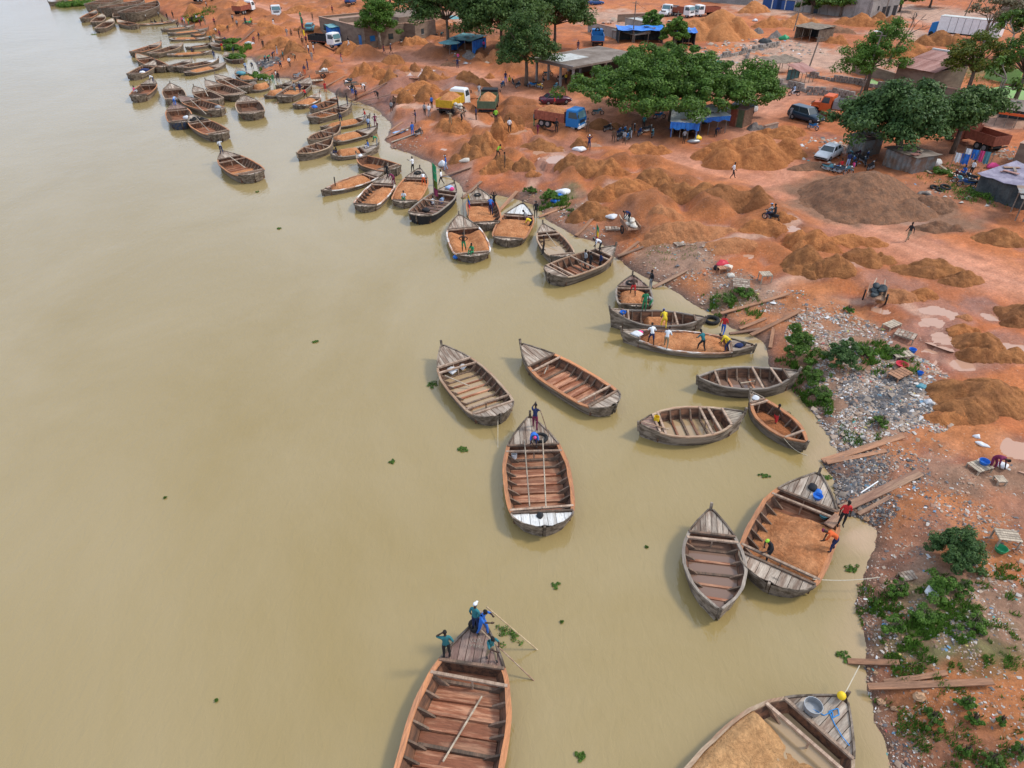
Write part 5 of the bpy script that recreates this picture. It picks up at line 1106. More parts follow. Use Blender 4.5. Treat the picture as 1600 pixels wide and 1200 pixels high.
 (1068, 224, 276, 'stand', 'grey', 'black', 'figure in grey in front of the blue sided shelter', {}),
 (1118, 214, 326, 'bend', 'navy', 'black', 'figure in navy inside the open fronted shelter', {}),
 (520, 22, 90, 'stand', 'maroon', 'black', 'person on the far dirt behind the mud building', {})]:
    person(Gp(px, py), D(dg), ps, tp, lg, lb, group=WG, **kw)
# ------------------------------------------------------------------ motorbikes
def moto_proto():
    P = {}
    b = MB(); 
    b.torus((0, 0, 0), (0, 1, 0), .245, .05, 16, 6)
    P['tyre'] = (b.mesh('tyre', M['tyre'], True), 0)
    b = MB()
    b.disc((0, 0, 0), (0, 1, 0), .05, .1, 8); b.torus((0, 0, 0), (0, 1, 0), .195, .012, 14, 4)
    for k in range(5): a = k*2*math.pi/5; b.beam((0, 0, 0), (.19*math.cos(a), 0, .19*math.sin(a)), .02, .02)
    P['wheel'] = (b.mesh('wheel', M['chrome']), 0)
    b = MB(); b.tube([(.62, .06, .30), (.44, .06, .84)], .022, 6); b.tube([(.62, -.06, .30), (.44, -.06, .84)], .022, 6); b.tube([(-.62, .08, .3), (-.1, .08, .36), (.2, .05, .4), (.42, 0, .78)], .025, 6); b.tube([(-.62, -.08, .3), (-.1, -.08, .36)], .03, 6)
    b.box((.02, 0, .36), (.34, .2, .22)); b.tube([(.15, -.12, .28), (-.2, -.15, .22), (-.65, -.16, .3)], .035, 6); P['frame'] = (b.mesh('frame', M['metal_grey']), 0)
    b = MB(); b.loft([[(x, s*w, z) for s, z in ((-1, z0), (1, z0), (.8, z1), (-.8, z1))] for x, w, z0, z1 in ((-.75, .06, .60, .68), (-.5, .10, .50, .70), (-.1, .10, .46, .66), (.12, .13, .52, .84), (.34, .11, .60, .86), (.44, .06, .66, .84))])
    b.loft([[(x, s*w, z) for s, z in ((-1, z0), (1, z0), (.8, z1), (-.8, z1))] for x, w, z0, z1 in ((.36, .05, .60, .64), (.62, .06, .60, .64), (.80, .05, .50, .54))]); P['fairing'] = (b.mesh('fairing', M['blue_paint'], False), 1)
    b = MB(); b.loft([[(x, s*w, z) for s, z in ((-1, z0), (1, z0), (.8, z1), (-.8, z1))] for x, w, z0, z1 in ((-.78, .09, .68, .76), (-.4, .12, .66, .76), (.08, .10, .66, .74))]); P['seat'] = (b.mesh('seat', M['black']), 0)
    b = MB(); b.tube([(.30, .36, .98), (.42, .2, .98), (.44, 0, .92), (.42, -.2, .98), (.30, -.36, .98)], .018, 6); b.disc((.38, .3, 1.12), (1, 0, 0), .05, .02, 8); b.disc((.38, -.3, 1.12), (1, 0, 0), .05, .02, 8); P['handlebar'] = (b.mesh('handlebar', M['black']), 0)
    b = MB(); b.sphere((.52, 0, .86), (.07, .08, .08), 8, 5); P['headlight'] = (b.mesh('headlight', M['lamp_white'], True), 0)
    return P
MP = moto_proto()
def moto(px, py, deg, col, label, group='parked motorbikes', z=None):
    g = G(px, py); r = thing('motorbike', label, 'motorbike', g, D(deg), group); r.rotation_euler = (D(-7 if 'parked' in group else 0), 0, D(deg))
    for n, (me, k) in MP.items():
        if n in ('tyre', 'wheel'): continue
        o = link(bpy.data.objects.new(n, me), r)
        if k: o.material_slots[0].link = 'OBJECT'; o.material_slots[0].material = M[col]
    for x in (-.62, .62): o = link(bpy.data.objects.new('wheel', MP['wheel'][0]), r); o.location = (x, 0, .3); link(bpy.data.objects.new('tyre', MP['tyre'][0]), o)
    return r
for a in [
 (1269, 203, -60, 'blue_paint', 'blue scooter parked alone in front of the dark off-road car'),
 (1293, 268, -40, 'teal_paint', 'leftmost teal motorbike of the row below the white sedan'),
 (1302, 270, -45, 'blue_paint', 'second motorbike of the row below the white sedan, blue'),
 (1311, 272, -50, 'navy_paint', 'third motorbike of the row below the white sedan, dark'),
 (1320, 271, -50, 'teal_paint', 'fourth motorbike of the row below the white sedan'),
 (1335, 258, 80, 'blue_dark', 'dark blue motorbike in the shade nearest the big tree trunk'),
 (1344, 254, 110, 'black', 'black motorbike in the shade behind the dark blue one'),
 (1351, 259, 70, 'navy_paint', 'navy motorbike in the shade right of the black one'),
 (1342, 246, 30, 'maroon_paint', 'maroon motorbike at the back of the shaded group'),
 (1355, 250, 60, 'blue_dark', 'blue motorbike against the tin shack wall'),
 (1500, 287, 150, 'teal_paint', 'motorbike with white wheels standing below the washing line'),
 (1508, 292, 160, 'blue_dark', 'front motorbike below the washing line'),
 (1514, 283, 120, 'navy_paint', 'navy motorbike beside the tarpaulin shack'),
 (968, 212, 60, 'blue_dark', 'back left motorbike of the cluster under the umbrella tree'),
 (976, 210, 60, 'blue_paint', 'back middle motorbike of the cluster under the umbrella tree'),
 (984, 212, 70, 'teal_paint', 'back right motorbike of the cluster under the umbrella tree'),
 (970, 219, 50, 'black', 'front left motorbike of the cluster under the umbrella tree'),
 (980, 220, 60, 'blue_paint', 'front right motorbike of the cluster under the umbrella tree'),
 (934, 180, 10, 'teal_paint', 'teal motorbike half shaded behind the blue dump truck'),
 (786, 136, 70, 'blue_paint', 'blue motorbike left of the shed tree trunk'),
 (802, 134, 100, 'black', 'black motorbike at the shed tree trunk'),
 (831, 137, 200, 'blue_paint', 'blue motorbike parked in front of the pillared shed'),
 (843, 139, -60, 'yellow_paint', 'motorbike with a yellow tank in front of the pillared shed'),
 (869, 139, 60, 'teal_paint', 'teal motorbike by the white pillar of the shed'),
 (856, 122, 10, 'teal_paint', 'motorbike parked deep inside the pillared shed'),
 (878, 126, 10, 'black', 'black motorbike inside the pillared shed'),
 (581, 71, 20, 'blue_dark', 'leftmost motorbike in the shade of the round tree'),
 (588, 69, 40, 'black', 'black motorbike in the shade of the round tree'),
 (605, 66, 60, 'teal_paint', 'teal motorbike right of the round tree trunk'),
 (618, 65, 70, 'blue_dark', 'blue motorbike near the blue curtain stall'),
 (666, 55, 60, 'black', 'dark motorbike in the row behind the reddish sand heap'),
 (674, 55, 70, 'metal_grey', 'silver motorbike in the row behind the reddish sand heap'),
 (681, 54, 50, 'black', 'last motorbike in the row behind the reddish sand heap'),
 (700, 87, 30, 'black', 'motorbike parked under the green umbrella'),
 (739, 66, 80, 'teal_paint', 'teal motorbike right of the teal tarpaulin tent'),
 (747, 67, 60, 'blue_dark', 'blue motorbike right of the teal tarpaulin tent'),
 (1431, 27, 60, 'black', 'black motorbike on the far road by the trees'),
 (1364, 27, 30, 'black', 'motorbike parked at the cement wall corner'),
 (655, 210, 60, 'black', 'dark motorbike beside the drying clothes on the bank'),
 (464, 110, 20, 'metal_grey', 'small motorbike on the wet landing slope'),
 (950, 205, 40, 'black', 'dark motorbike under the left edge of the umbrella tree'),
 (992, 206, 80, 'navy_paint', 'navy motorbike right of the cluster under the umbrella tree'),
 (1000, 212, 60, 'blue_dark', 'dark blue motorbike in front of the shaded man in teal'),
 (1012, 207, 20, 'black', 'black motorbike left of the blue sided shelter'),
 (1020, 214, 70, 'teal_paint', 'teal motorbike beside the boards at the shelter'),
 (1030, 186, 10, 'blue_paint', 'blue motorbike behind the shelter near the trunk'),
 (1327, 256, 60, 'blue_dark', 'dark blue motorbike behind the man in navy'),
 (1360, 266, 40, 'black', 'black motorbike in front of the tin shack'),
 (1330, 248, 90, 'teal_paint', 'teal motorbike between the pale hut and the mango trunk'),
 (1519, 292, 140, 'black', 'black motorbike at the corner of the black plastic shack'),
 (1497, 280, 100, 'maroon_paint', 'maroon motorbike under the front washing line'),
 (754, 70, 70, 'black', 'black motorbike at the end of the tent row'),
 (810, 138, 60, 'navy_paint', 'navy motorbike between the shed tree and the shed'),
 (850, 128, 100, 'black', 'black motorbike behind the first shed pillar'),
 (630, 62, 40, 'black', 'black motorbike at the dark blue stall'),
 (643, 60, 60, 'metal_grey', 'silver motorbike at the dark blue stall'),
 (573, 74, 10, 'black', 'black motorbike at the mud building corner')]:
    moto(*a)
moto(1240, 150, 175, 'black', 'motorbike ridden past the stone enclosure', 'ridden motorbikes'); g = G(1240, 150)
person(g, D(175), 'ride', 'light_blue', 'white', 'rider in light blue passing the stone enclosure', group='motorbike riders')
moto(1203, 345, 130, 'black', 'motorbike with two riders above the sand heaps', 'ridden motorbikes'); g = G(1203, 345)
person(g, D(130), 'ride', 'grey', 'navy', 'front rider of the motorbike above the sand heaps', cap='light_blue', group='motorbike riders')
person(g+Vector((-.35*math.cos(D(130)), -.35*math.sin(D(130)), .06)), D(130), 'ride', 'black', 'black', 'rear rider of the motorbike above the sand heaps', group='motorbike riders')
moto(903, 84, 100, 'blue_dark', 'motorbike on the road left of the blue truck rear', 'ridden motorbikes')
# ------------------------------------------------------------------ trucks and cars
def wheels(r, xs, R_, w, track, rim='metal_grey'):
    for x in xs:
        for s in (1, -1):
            b = MB(); b.tube([(x, s*track-w/2, R_), (x, s*track-w/2+.04, R_), (x, s*track+w/2-.04, R_), (x, s*track+w/2, R_)], [R_*.93, R_, R_, R_*.93], 18); o = b.obj('wheel', M['tyre'], r)
            b = MB(); b.disc((x, s*(track+w/2+.005), R_), (0, 1, 0), R_*.52, .03, 12); b.obj('rim', M[rim], o)
def truck(rear, front, L, paint, label, bed='yellow_paint', load=None, style='flat', name='dump_truck', tilt=0, roofc=None, bedlen=.60, group='trucks in the sand yard', tailgate=True, spare=False, stripe=None):
    L = L*.87; A, B = G(*rear), G(*front); c = (A+B)/2; rz = math.atan2(B.y-A.y, B.x-A.x); r = thing(name, label, 'truck', c, rz, group)
    W = 1.18; x0, x1 = -L/2, L/2; ch = .95; cabL = 1.75 if style == 'flat' else 1.5; nose = 0 if style == 'flat' else 1.25
    cx1 = x1-nose; cx0 = cx1-cabL
    b = MB(); b.box(((x0+x1)/2-.1, 0, .82), (L-.5, .8, .22)); b.obj('chassis', M['black'], r)
    pm = M[paint]
    b = MB(); z0, z1, z2 = .62, 1.55, 2.55
    def S(x, zz): return [(x, -W*zz[0], z0), (x, W*zz[0], z0), (x, W*zz[0], z1), (x, W*zz[1], z2-.06), (x, W*zz[1]*.9, z2), (x, -W*zz[1]*.9, z2), (x, -W*zz[1], z2-.06), (x, -W*zz[0], z1)]
    s0 = S(cx0, (1, .93)); s1 = S(cx1, (1, .93)); s1 = [(x-(.28 if z > 1.6 else .0), y, z) for x, y, z in s1]; b.loft([s0, s1]); cab = b.obj('cab', pm, r)
    if roofc:
        b = MB(); b.box(((cx0+cx1)/2-.12, 0, z2+.03), (cabL-.35, W*1.75, .08), tx=.9, ty=.9); b.obj('cab_roof', M[roofc], cab)
    b = MB(); b.add([(cx1+.012, -W*.86, 1.62), (cx1+.012, W*.86, 1.62), (cx1-.22, W*.80, 2.38), (cx1-.22, -W*.80, 2.38), (cx1-.03, -W*.86, 1.62), (cx1-.03, W*.86, 1.62), (cx1-.26, W*.80, 2.38), (cx1-.26, -W*.80, 2.38)], [(0, 1, 2, 3), (7, 6, 5, 4), (0, 4, 5, 1), (1, 5, 6, 2), (2, 6, 7, 3), (3, 7, 4, 0)]); b.obj('windshield', M['glass_teal'], cab)
    for s in (1, -1):
        b = MB(); y0, y1 = s*W*1.004, s*W*.945
        b.add([(cx0+.35, y0, 1.62), (cx1-.12, y0, 1.62), (cx1-.36, y1, 2.34), (cx0+.35, y1, 2.34), (cx0+.35, y0-s*.04, 1.62), (cx1-.12, y0-s*.04, 1.62), (cx1-.36, y1-s*.04, 2.34), (cx0+.35, y1-s*.04, 2.34)], [(0, 1, 2, 3), (7, 6, 5, 4), (0, 4, 5, 1), (1, 5, 6, 2), (2, 6, 7, 3), (3, 7, 4, 0)])
        b.obj('side_window', M['glass'], cab)
        b = MB(); b.box((cx1+.05, s*(W+.16), 2.0), (.06, .16, .36)); b.beam((cx1-.05, s*W*.95, 2.15), (cx1+.05, s*(W+.16), 2.15), .03, .03); b.obj('mirror', M['black'], cab)
        b = MB(); b.disc((x1+.03, s*W*.74, .98), (1, 0, 0), .12, .05, 10); b.obj('headlight', M['lamp_white'], cab)
    b = MB(); b.box((x1+.07, 0, .62), (.16, W*1.98, .26)); b.obj('bumper', M['white_paint'] if stripe is None else M[stripe], r)
    b = MB()
    for k in range(4): b.box((x1+.035, 0, 1.10+.1*k), (.04, W*1.2, .05))
    b.obj('grille', M['black'], r)
    if nose:
        b = MB(); b.loft([[(cx1-.02, -W*.72, .7), (cx1-.02, W*.72, .7), (cx1-.02, W*.66, 1.55), (cx1-.02, -W*.66, 1.55)], [(x1-.25, -W*.60, .7), (x1-.25, W*.60, .7), (x1-.25, W*.52, 1.45), (x1-.25, -W*.52, 1.45)], [(x1, -W*.56, .7), (x1, W*.56, .7), (x1, W*.46, 1.25), (x1, -W*.46, 1.25)]]); b.obj('bonnet', pm, r)
        for s in (1, -1):
            b = MB(); b.loft([[(x, s*W*.55, z-.12), (x, s*W*1.0, z-.12), (x, s*W*1.0, z), (x, s*W*.55, z)] for x, z in ((cx1-.1, .95), (cx1+.25, 1.12), (cx1+.75, 1.12), (x1-.05, .85))]); b.obj('fender', pm, r)
    wheels(r, [x0+L*.16, x0+L*.30, x1-(.75 if not nose else .85)], .50, .30, .95)
    if bed:
        bx0, bx1 = x0, cx0-.22; t = D(tilt)
        def T(x, y, z):
            dx = x-bx0; return (bx0+dx*math.cos(t)-(z-ch)*math.sin(t), y, ch+dx*math.sin(t)+(z-ch)*math.cos(t))
        br = link(bpy.data.objects.new('bed', None), r); hh = .95; bw = 1.22
        def pan(p, nm, m=None):
            b = MB(); n = 4; b.add([T(*q) for q in p], [(3, 2, 1, 0), (4, 5, 6, 7), (0, 1, 5, 4), (1, 2, 6, 5), (2, 3, 7, 6), (3, 0, 4, 7)]); b.obj(nm, m or M[bed], br)
        def bx(x0_, x1_, y0_, y1_, z0_, z1_): return [(x0_, y0_, z0_), (x1_, y0_, z0_), (x1_, y1_, z0_), (x0_, y1_, z0_), (x0_, y0_, z1_), (x1_, y0_, z1_), (x1_, y1_, z1_), (x0_, y1_, z1_)]
        zb = ch+.12
        pan(bx(bx0, bx1, -bw, bw, ch, zb), 'bed_floor', M['rust_red'])
        pan(bx(bx0, bx1, -bw, -bw+.06, zb, zb+hh), 'side_panel'); pan(bx(bx0, bx1, bw-.06, bw, zb, zb+hh), 'side_panel'); pan(bx(bx1-.06, bx1, -bw+.06, bw-.06, zb, zb+hh+.25), 'front_panel')
        if tailgate: pan(bx(bx0, bx0+.06, -bw+.06, bw-.06, zb, zb+hh), 'tailgate')
        b = MB(); n = max(3, int((bx1-bx0)/.7))
        for i in range(n+1):
            x = bx0+.05+(bx1-bx0-.1)*i/n
            for s in (1, -1):
                p = [T(x-.04, s*(bw+.035), zb-.05), T(x+.04, s*(bw+.035), zb-.05), T(x+.04, s*(bw+.035), zb+hh), T(x-.04, s*(bw+.035), zb+hh)]
                q = [T(x-.04, s*bw, zb-.05), T(x+.04, s*bw, zb-.05), T(x+.04, s*bw, zb+hh), T(x-.04, s*bw, zb+hh)]
                b.add(p+q, [(0, 1, 2, 3), (0, 4, 5, 1), (1, 5, 6, 2), (2, 6, 7, 3), (3, 7, 4, 0)])
        b.obj('stakes', M[bed], br)
        if load:
            n, mq = 12, 8; V = []
            for i in range(n+1):
                for j in range(mq+1):
                    u, v = i/n, -1+2*j/mq; z = zb+hh*.75+load*math.sin(math.pi*min(max(u, .04), .96))**.7*(1-abs(v)**2.2)+.16*float(fbm(u*5, v*2, 3, int(rear[0]))); V.append(T(bx0+.07+(bx1-bx0-.14)*u, v*(bw-.07), z))
            me = bpy.data.meshes.new('sand_load'); me.from_pydata(V, [], [(i*(mq+1)+j, (i+1)*(mq+1)+j, (i+1)*(mq+1)+j+1, i*(mq+1)+j+1) for i in range(n) for j in range(mq)]); me.materials.append(M['sand_load_m'])
            me.polygons.foreach_set('use_smooth', [True]*(n*mq)); link(bpy.data.objects.new('sand_load', me), r)
        if spare:
            b = MB(); b.torus((cx0-.15, 0, 2.5), (1, 0, .4), .38, .14, 14, 6); b.obj('spare_tyre', M['tyre'], r)
    b = MB(); b.box((x0+L*.23, 0, .45), (.9, 1.3, .1)); b.box((x0-.02, 0, .75), (.06, 2.2, .14)); b.obj('axle_guard', M['black'], r)
    return r
truck((848, 199), (902, 209), 7.2, 'blue_paint', 'bright blue dump truck heaped with sand in front of the umbrella tree', bed='rust_red', load=.8, roofc='blue_paint')
truck((697, 184), (721, 165), 7.0, 'white_paint', 'dump truck with dented yellow bed and white cab, seen from behind', bed='yellow_paint', load=.9, roofc='white_paint')
truck((758, 188), (769, 165), 7.2, 'black', 'dark dump truck with olive bed full of sand, a man on the load', bed='green_paint', load=.9)
o = G(763, 178); person((o.x-1.2, o.y-.3, o.z+2.2), D(90), 'shovel', 'grey', 'grey', 'man in grey standing on the sand of the dark dump truck', group=WG)
truck((494, 68), (524, 79), 7.4, 'white_paint', 'white cabbed dump truck with dark bumper beside the mud building', bed='black', load=None, roofc='white_paint', stripe='blue_dark')
truck((430, 20), (436, 35), 6.8, 'white_paint', 'silver truck cab facing the river with a cracked teal windscreen', bed='rust_red', load=.3, roofc='white_paint')
truck((366, 24), (399, 21), 8.0, 'white_paint', 'white cabbed truck piled high with sand on the far slope', bed='rust_red', load=1.3, roofc='white_paint')
truck((303, 5), (337, 1), 8.0, 'blue_dark', 'dark blue truck at the top edge with reddish bed', bed='rust_red', load=.4)
truck((936, 82), (930, 58), 7.0, 'blue_paint', 'blue truck seen from behind with a spare tyre, left of the blue roof', bed='blue_paint', spare=True, load=None)
truck((1058, 22), (1030, 27), 7.0, 'white_paint', 'leftmost of three parked trucks behind the sand mountain, white nose', bed='metal_grey', style='nose')
truck((1048, 24), (1082, 28), 7.0, 'white_paint', 'middle of three parked trucks behind the sand mountain', bed='rust_red')
truck((1122, 24), (1084, 26), 7.4, 'white_paint', 'rightmost of three parked trucks behind the sand mountain', bed='rust_red')
truck((1338, 186), (1276, 178), 8.0, 'orange_paint', 'orange red bonneted truck half hidden by the big mango tree', bed='metal_grey', style='nose')
truck((1562, 240), (1480, 216), 8.0, 'rust_red', 'rusty orange tipper bed showing right of the mango trees', bed='rust_red', style='nose')
def loftcar(rear, front, L, Wd, paint, label, prof, green, cat='car', name='parked_car', group='cars in the sand yard'):
    A, B = G(*rear), G(*front); c = (A+B)/2; rz = math.atan2(B.y-A.y, B.x-A.x); r = thing(name, label, cat, c, rz, group); W = Wd/2
    b = MB(); secs = []
    for x, z0, z1, k in prof:
        x = x*L; secs.append([(x, -W*k*.94, z0), (x, W*k*.94, z0), (x, W*k, z0+.18), (x, W*k, z1-.14), (x, W*k*.9, z1), (x, -W*k*.9, z1), (x, -W*k, z1-.14), (x, -W*k, z0+.18)])
    b.loft(secs); body = b.obj('body', M[paint], r, True)
    b = MB(); bt, tp = [(x*L) for x in green[0]], [(x*L) for x in green[1]]; zb, zt = green[2], green[3]
    def ring(xs, z, k): return [(xs[0], -W*k, z), (xs[1], -W*k, z), (xs[1], W*k, z), (xs[0], W*k, z)]
    b.loft([ring(bt, zb-.03, .90), ring([tp[0], tp[1]], zt-.05, .74)]); b.obj('windows', M['glass'], r)
    b = MB(); b.loft([ring([tp[0]-.02, tp[1]+.02], zt-.06, .77), ring([tp[0]+.06, tp[1]-.06], zt, .70)]); b.obj('roof', M[paint], r)
    b = MB()
    for s in (1, -1):
        for xb, xt in ((bt[0], tp[0]), (bt[1], tp[1]), ((bt[0]+bt[1])/2-.05, (tp[0]+tp[1])/2-.05)): b.beam((xb, s*W*.905, zb-.02), (xt, s*W*.75, zt-.04), .07, .06)
    b.obj('pillar', M[paint], r)
    wheels(r, [-L*.30, L*.31], .32 if zt < 1.6 else .38, .2, W-.10)
    for s in (1, -1):
        b = MB(); b.box((L/2-.05, s*W*.68, prof[-1][2]-.16), (.12, .34, .14)); b.obj('headlight', M['lamp_white'], r)
        b = MB(); b.box((-L/2+.04, s*W*.72, prof[0][2]-.16), (.10, .26, .14)); b.obj('tail_light', M['plastic_red'], r)
        b = MB(); b.box((bt[1]-.25, s*(W+.07), zb+.03), (.12, .16, .12)); b.obj('mirror', M[paint], r)
    b = MB(); b.box((L/2, 0, prof[-1][1]+.12), (.12, W*1.7, .16)); b.box((-L/2, 0, prof[0][1]+.12), (.12, W*1.7, .16)); b.obj('bumper', M['black'], r)
    return r
SED = [(-.5, .35, .85, .84), (-.46, .24, .95, .95), (-.3, .20, .97, 1), (-.1, .20, .93, 1), (.15, .20, .92, 1), (.3, .20, .88, .99), (.44, .24, .78, .93), (.5, .34, .68, .82)]
SUV = [(-.5, .45, 1.05, .90), (-.46, .34, 1.15, .97), (-.3, .30, 1.15, 1), (0, .30, 1.12, 1), (.2, .30, 1.10, 1), (.34, .30, 1.06, .99), (.46, .34, .95, .94), (.5, .42, .82, .86)]
loftcar((1304, 240), (1282, 252), 4.6, 1.75, 'white_paint', 'white saloon car parked beside the row of motorbikes', SED, ((-.36, .20), (-.24, .06), .93, 1.42))
loftcar((849, 161), (886, 162), 4.6, 1.75, 'maroon_paint', 'dark maroon saloon car on the road by the pillared shed', SED, ((-.36, .20), (-.24, .06), .93, 1.42))
loftcar((1240, 184), (1276, 194), 4.9, 1.9, 'navy_paint', 'dark blue off-road estate car next to the orange truck', SUV, ((-.47, .22), (-.42, .10), 1.12, 1.82))
loftcar((1168, 178), (1142, 180), 4.7, 1.8, 'white_paint', 'white car behind the brown kiosk under the tree', SUV, ((-.47, .22), (-.42, .10), 1.12, 1.75))
loftcar((922, 8), (940, 7), 4.4, 1.75, 'blue_dark', 'blue car at the top edge by the wall', SED, ((-.36, .20), (-.24, .06), .93, 1.42))
loftcar((541, 10), (556, 8), 4.6, 1.8, 'blue_dark', 'dark blue van behind the mud building', SUV, ((-.47, .22), (-.42, .10), 1.12, 1.9))
loftcar((482, 58), (490, 47), 4.4, 1.75, 'teal_paint', 'teal car behind the white cabbed dump truck', SUV, ((-.47, .22), (-.42, .10), 1.12, 1.7))
loftcar((1288, 15), (1276, 15), 4.4, 1.75, 'black', 'dark car parked against the cement wall', SED, ((-.36, .20), (-.24, .06), .93, 1.42))
# ------------------------------------------------------------------ trees
def leafcloud(C, Rr, n_each, size, rs, up=.55, flat=.6):
    C = np.asarray(C); n = len(C)*n_each; idx = np.repeat(np.arange(len(C)), n_each)
    d = rs.normal(size=(n, 3)); d /= np.linalg.norm(d, axis=1)[:, None]; r = rs.uniform(.25, 1, n)**.5
    P = C[idx]+d*(r*np.asarray(Rr)[idx])[:, None]*np.array([1, 1, flat])
    nr = d*.8+rs.normal(size=(n, 3))*.45+np.array([0, 0, up]); nr /= np.linalg.norm(nr, axis=1)[:, None]
    t = np.cross(nr, rs.normal(size=(n, 3))); t /= np.linalg.norm(t, axis=1)[:, None]; b = np.cross(nr, t)
    s = size*rs.uniform(.6, 1.3, n)[:, None]
    V = np.stack([P-t*s, P-b*s*.55+nr*s*.12, P+t*s, P+b*s*.55+nr*s*.12], 1).reshape(-1, 3); F = np.arange(n*4).reshape(-1, 4); return V, F
def limbs(b, p, d, L, r, depth, rs, spread=.6, n=6, ends=None, droop=0):
    k = 3; pts = [p]; q = Vector(p)
    for i in range(k):
        d = (d+Vector(rs.normal(size=3)*.12)+Vector((0, 0, -droop))).normalized(); q = q+d*L/k; pts.append(q.copy())
    b.tube(pts, [r, r*.88, r*.76, r*.66], n)
    if depth == 0:
        if ends is not None: ends.append(q)
        return
    for i in range(rs.randint(2, 4)):
        dd = (d+Vector(rs.normal(size=3)*spread)); dd.z = abs(dd.z)*.8+.12 if dd.z < .1 else dd.z
        limbs(b, q, dd.normalized(), L*rs.uniform(.65, .85), r*.62, depth-1, rs, spread, max(4, n-1), ends, droop)
def tree(px, py, h, rx, ry, label, lm='leaf_mid', ncl=70, cz=None, rz=None, lobes=None, leaf=.25, each=120, off=(0, 0), cr=None, hollow=.45, seed=None, trunk=.28, group='shade trees around the sand yard', cat='tree', bark='bark', name='tree', g=None):
    seed = seed or int(px*3+py); rs = np.random.RandomState(seed); g = g or G(px, py); r = thing(name, label, cat, g, 0, group)
    rz = (rz or h*.38)*1.12; cz = (cz or h-rz)*.90; cr = cr or max(.12, .22*rx); each = int(each*1.6); leaf = leaf*.66; ncl = int(ncl*1.25)
    lobes = lobes or [(0, 0, 0, 1)]; C = []; Rr = []
    tot = sum(l[3]**2 for l in lobes)
    for lx, ly, lz, ls in lobes:
        m_ = int(ncl*ls**2/tot)
        for i in range(m_):
            d = rs.normal(size=3); d /= np.linalg.norm(d); d[2] = abs(d[2])*1.45-.52; rr = rs.uniform(hollow, 1)*(1.14 if rs.rand() < .15 else 1)
            if float(fbm(d[0]*1.7+lx*3, d[1]*1.7+d[2]*1.3+ly*3, 2, seed)) < -.13 and rr > .5: continue
            C.append((off[0]+lx*rx+d[0]*rx*ls*rr, off[1]+ly*ry+d[1]*ry*ls*rr, cz+lz*rz+d[2]*rz*ls*rr)); Rr.append(cr*rs.uniform(.6, 1.15))
    V, Fq = leafcloud(C, Rr, each, leaf, rs)
    o = link(bpy.data.objects.new('crown', big_mesh('crown', V, Fq, M[lm])), r)
    b = MB(); top = cz-rz*.2; b.tube([(0, 0, -.3), (off[0]*.1+.08, off[1]*.1, top*.35), (off[0]*.35, off[1]*.35, top*.75)], [trunk*1.25, trunk, trunk*.8], 9)
    b.obj('trunk', M[bark], r, True)
    lb = MB(); s0 = Vector((off[0]*.35, off[1]*.35, top*.72))
    for i in rs.choice(len(C), min(len(C), 16), replace=False):
        c = Vector(C[i]); mid = s0.lerp(c, .5)+Vector((0, 0, .4)); lb.tube([s0, mid, c], [trunk*.5, trunk*.3, trunk*.1], 5)
    lb.obj('limbs', M[bark], r, True); return r
tree(1050, 188, 10, 12.6, 11, 'very wide umbrella tree with feathery green crown over the parked motorbikes', 'leaf_mid', 460, cz=5.4, rz=3.9, off=(-.8, 1.0), lobes=[(-.40, -.15, -.05, .72), (.35, .0, .0, .72), (0, .3, .15, .8), (.72, -.1, -.1, .42), (-.1, -.45, -.2, .6)], each=135, leaf=.27, cr=1.15, trunk=.5)
tree(1163, 184, 8, 4.6, 4.2, 'open crowned tree right of the umbrella tree beside the brown kiosk', 'leaf_bright', 60, off=(.3, 0), each=80, hollow=.6, cr=1.1)
tree(822, 134, 10.5, 5.2, 4.8, 'tall dark tree left of the pillared shed with motorbikes at its trunk', 'leaf_dark', 140, cz=6.6, rz=4.4, each=85)
tree(866, 76, 11, 8, 6, 'broad dark tree behind the pillared shed roof', 'leaf_dark', 120, cz=7.5, rz=3.6, each=80, leaf=.38)
tree(700, 74, 13, 7.5, 5.5, 'tall tree with bare lower trunk left of the teal tent', 'leaf_dark', 130, cz=8.4, rz=5, each=75, leaf=.4)
tree(783, 78, 13, 8.5, 6, 'tall tree behind the teal tent with spreading crown', 'leaf_dark', 160, cz=8, rz=5, each=75, leaf=.4)
tree(745, 52, 12, 8, 5, 'dark tree between the two tall ones above the tent', 'leaf_dark', 90, cz=8.5, rz=4, each=70, leaf=.42)
tree(594, 76, 9.5, 4.3, 4, 'round bright green tree in front of the mud building', 'leaf_bright', 120, cz=5.8, rz=4.2, each=85, bark='bark_pale')
tree(645, 30, 9, 5, 4, 'green tree behind the mud building roof', 'leaf_mid', 70, each=70, leaf=.42)
tree(675, 22, 10, 5, 4, 'second green tree behind the mud building', 'leaf_dark', 70, each=70, leaf=.42)
tree(610, 12, 8, 4, 4, 'tree at the top edge above the round green tree', 'leaf_dark', 50, each=60, leaf=.42)
tree(830, 20, 10, 7, 5, 'dark tree at the top edge above the shed', 'leaf_dark', 80, each=60, leaf=.48)
tree(1016, 60, 5.4, 3.0, 2.8, 'small bushy tree left of the two poles', 'leaf_bright', 60, cz=3.2, rz=2.4, each=75, leaf=.32)
tree(1053, 72, 5.2, 2.9, 2.8, 'small bushy tree hiding the foot of the second pole', 'leaf_bright', 60, cz=3.0, rz=2.3, each=75, leaf=.32)
tree(1352, 142, 10, 5.2, 4.5, 'tall irregular tree behind the big mango tree, beside the street lamp', 'leaf_bright', 95, cz=6.2, rz=3.8, lobes=[(-.45, 0, -.25, .62), (.35, .1, .45, .62), (.2, -.2, -.1, .7)], each=80, hollow=.5, cr=1.2)
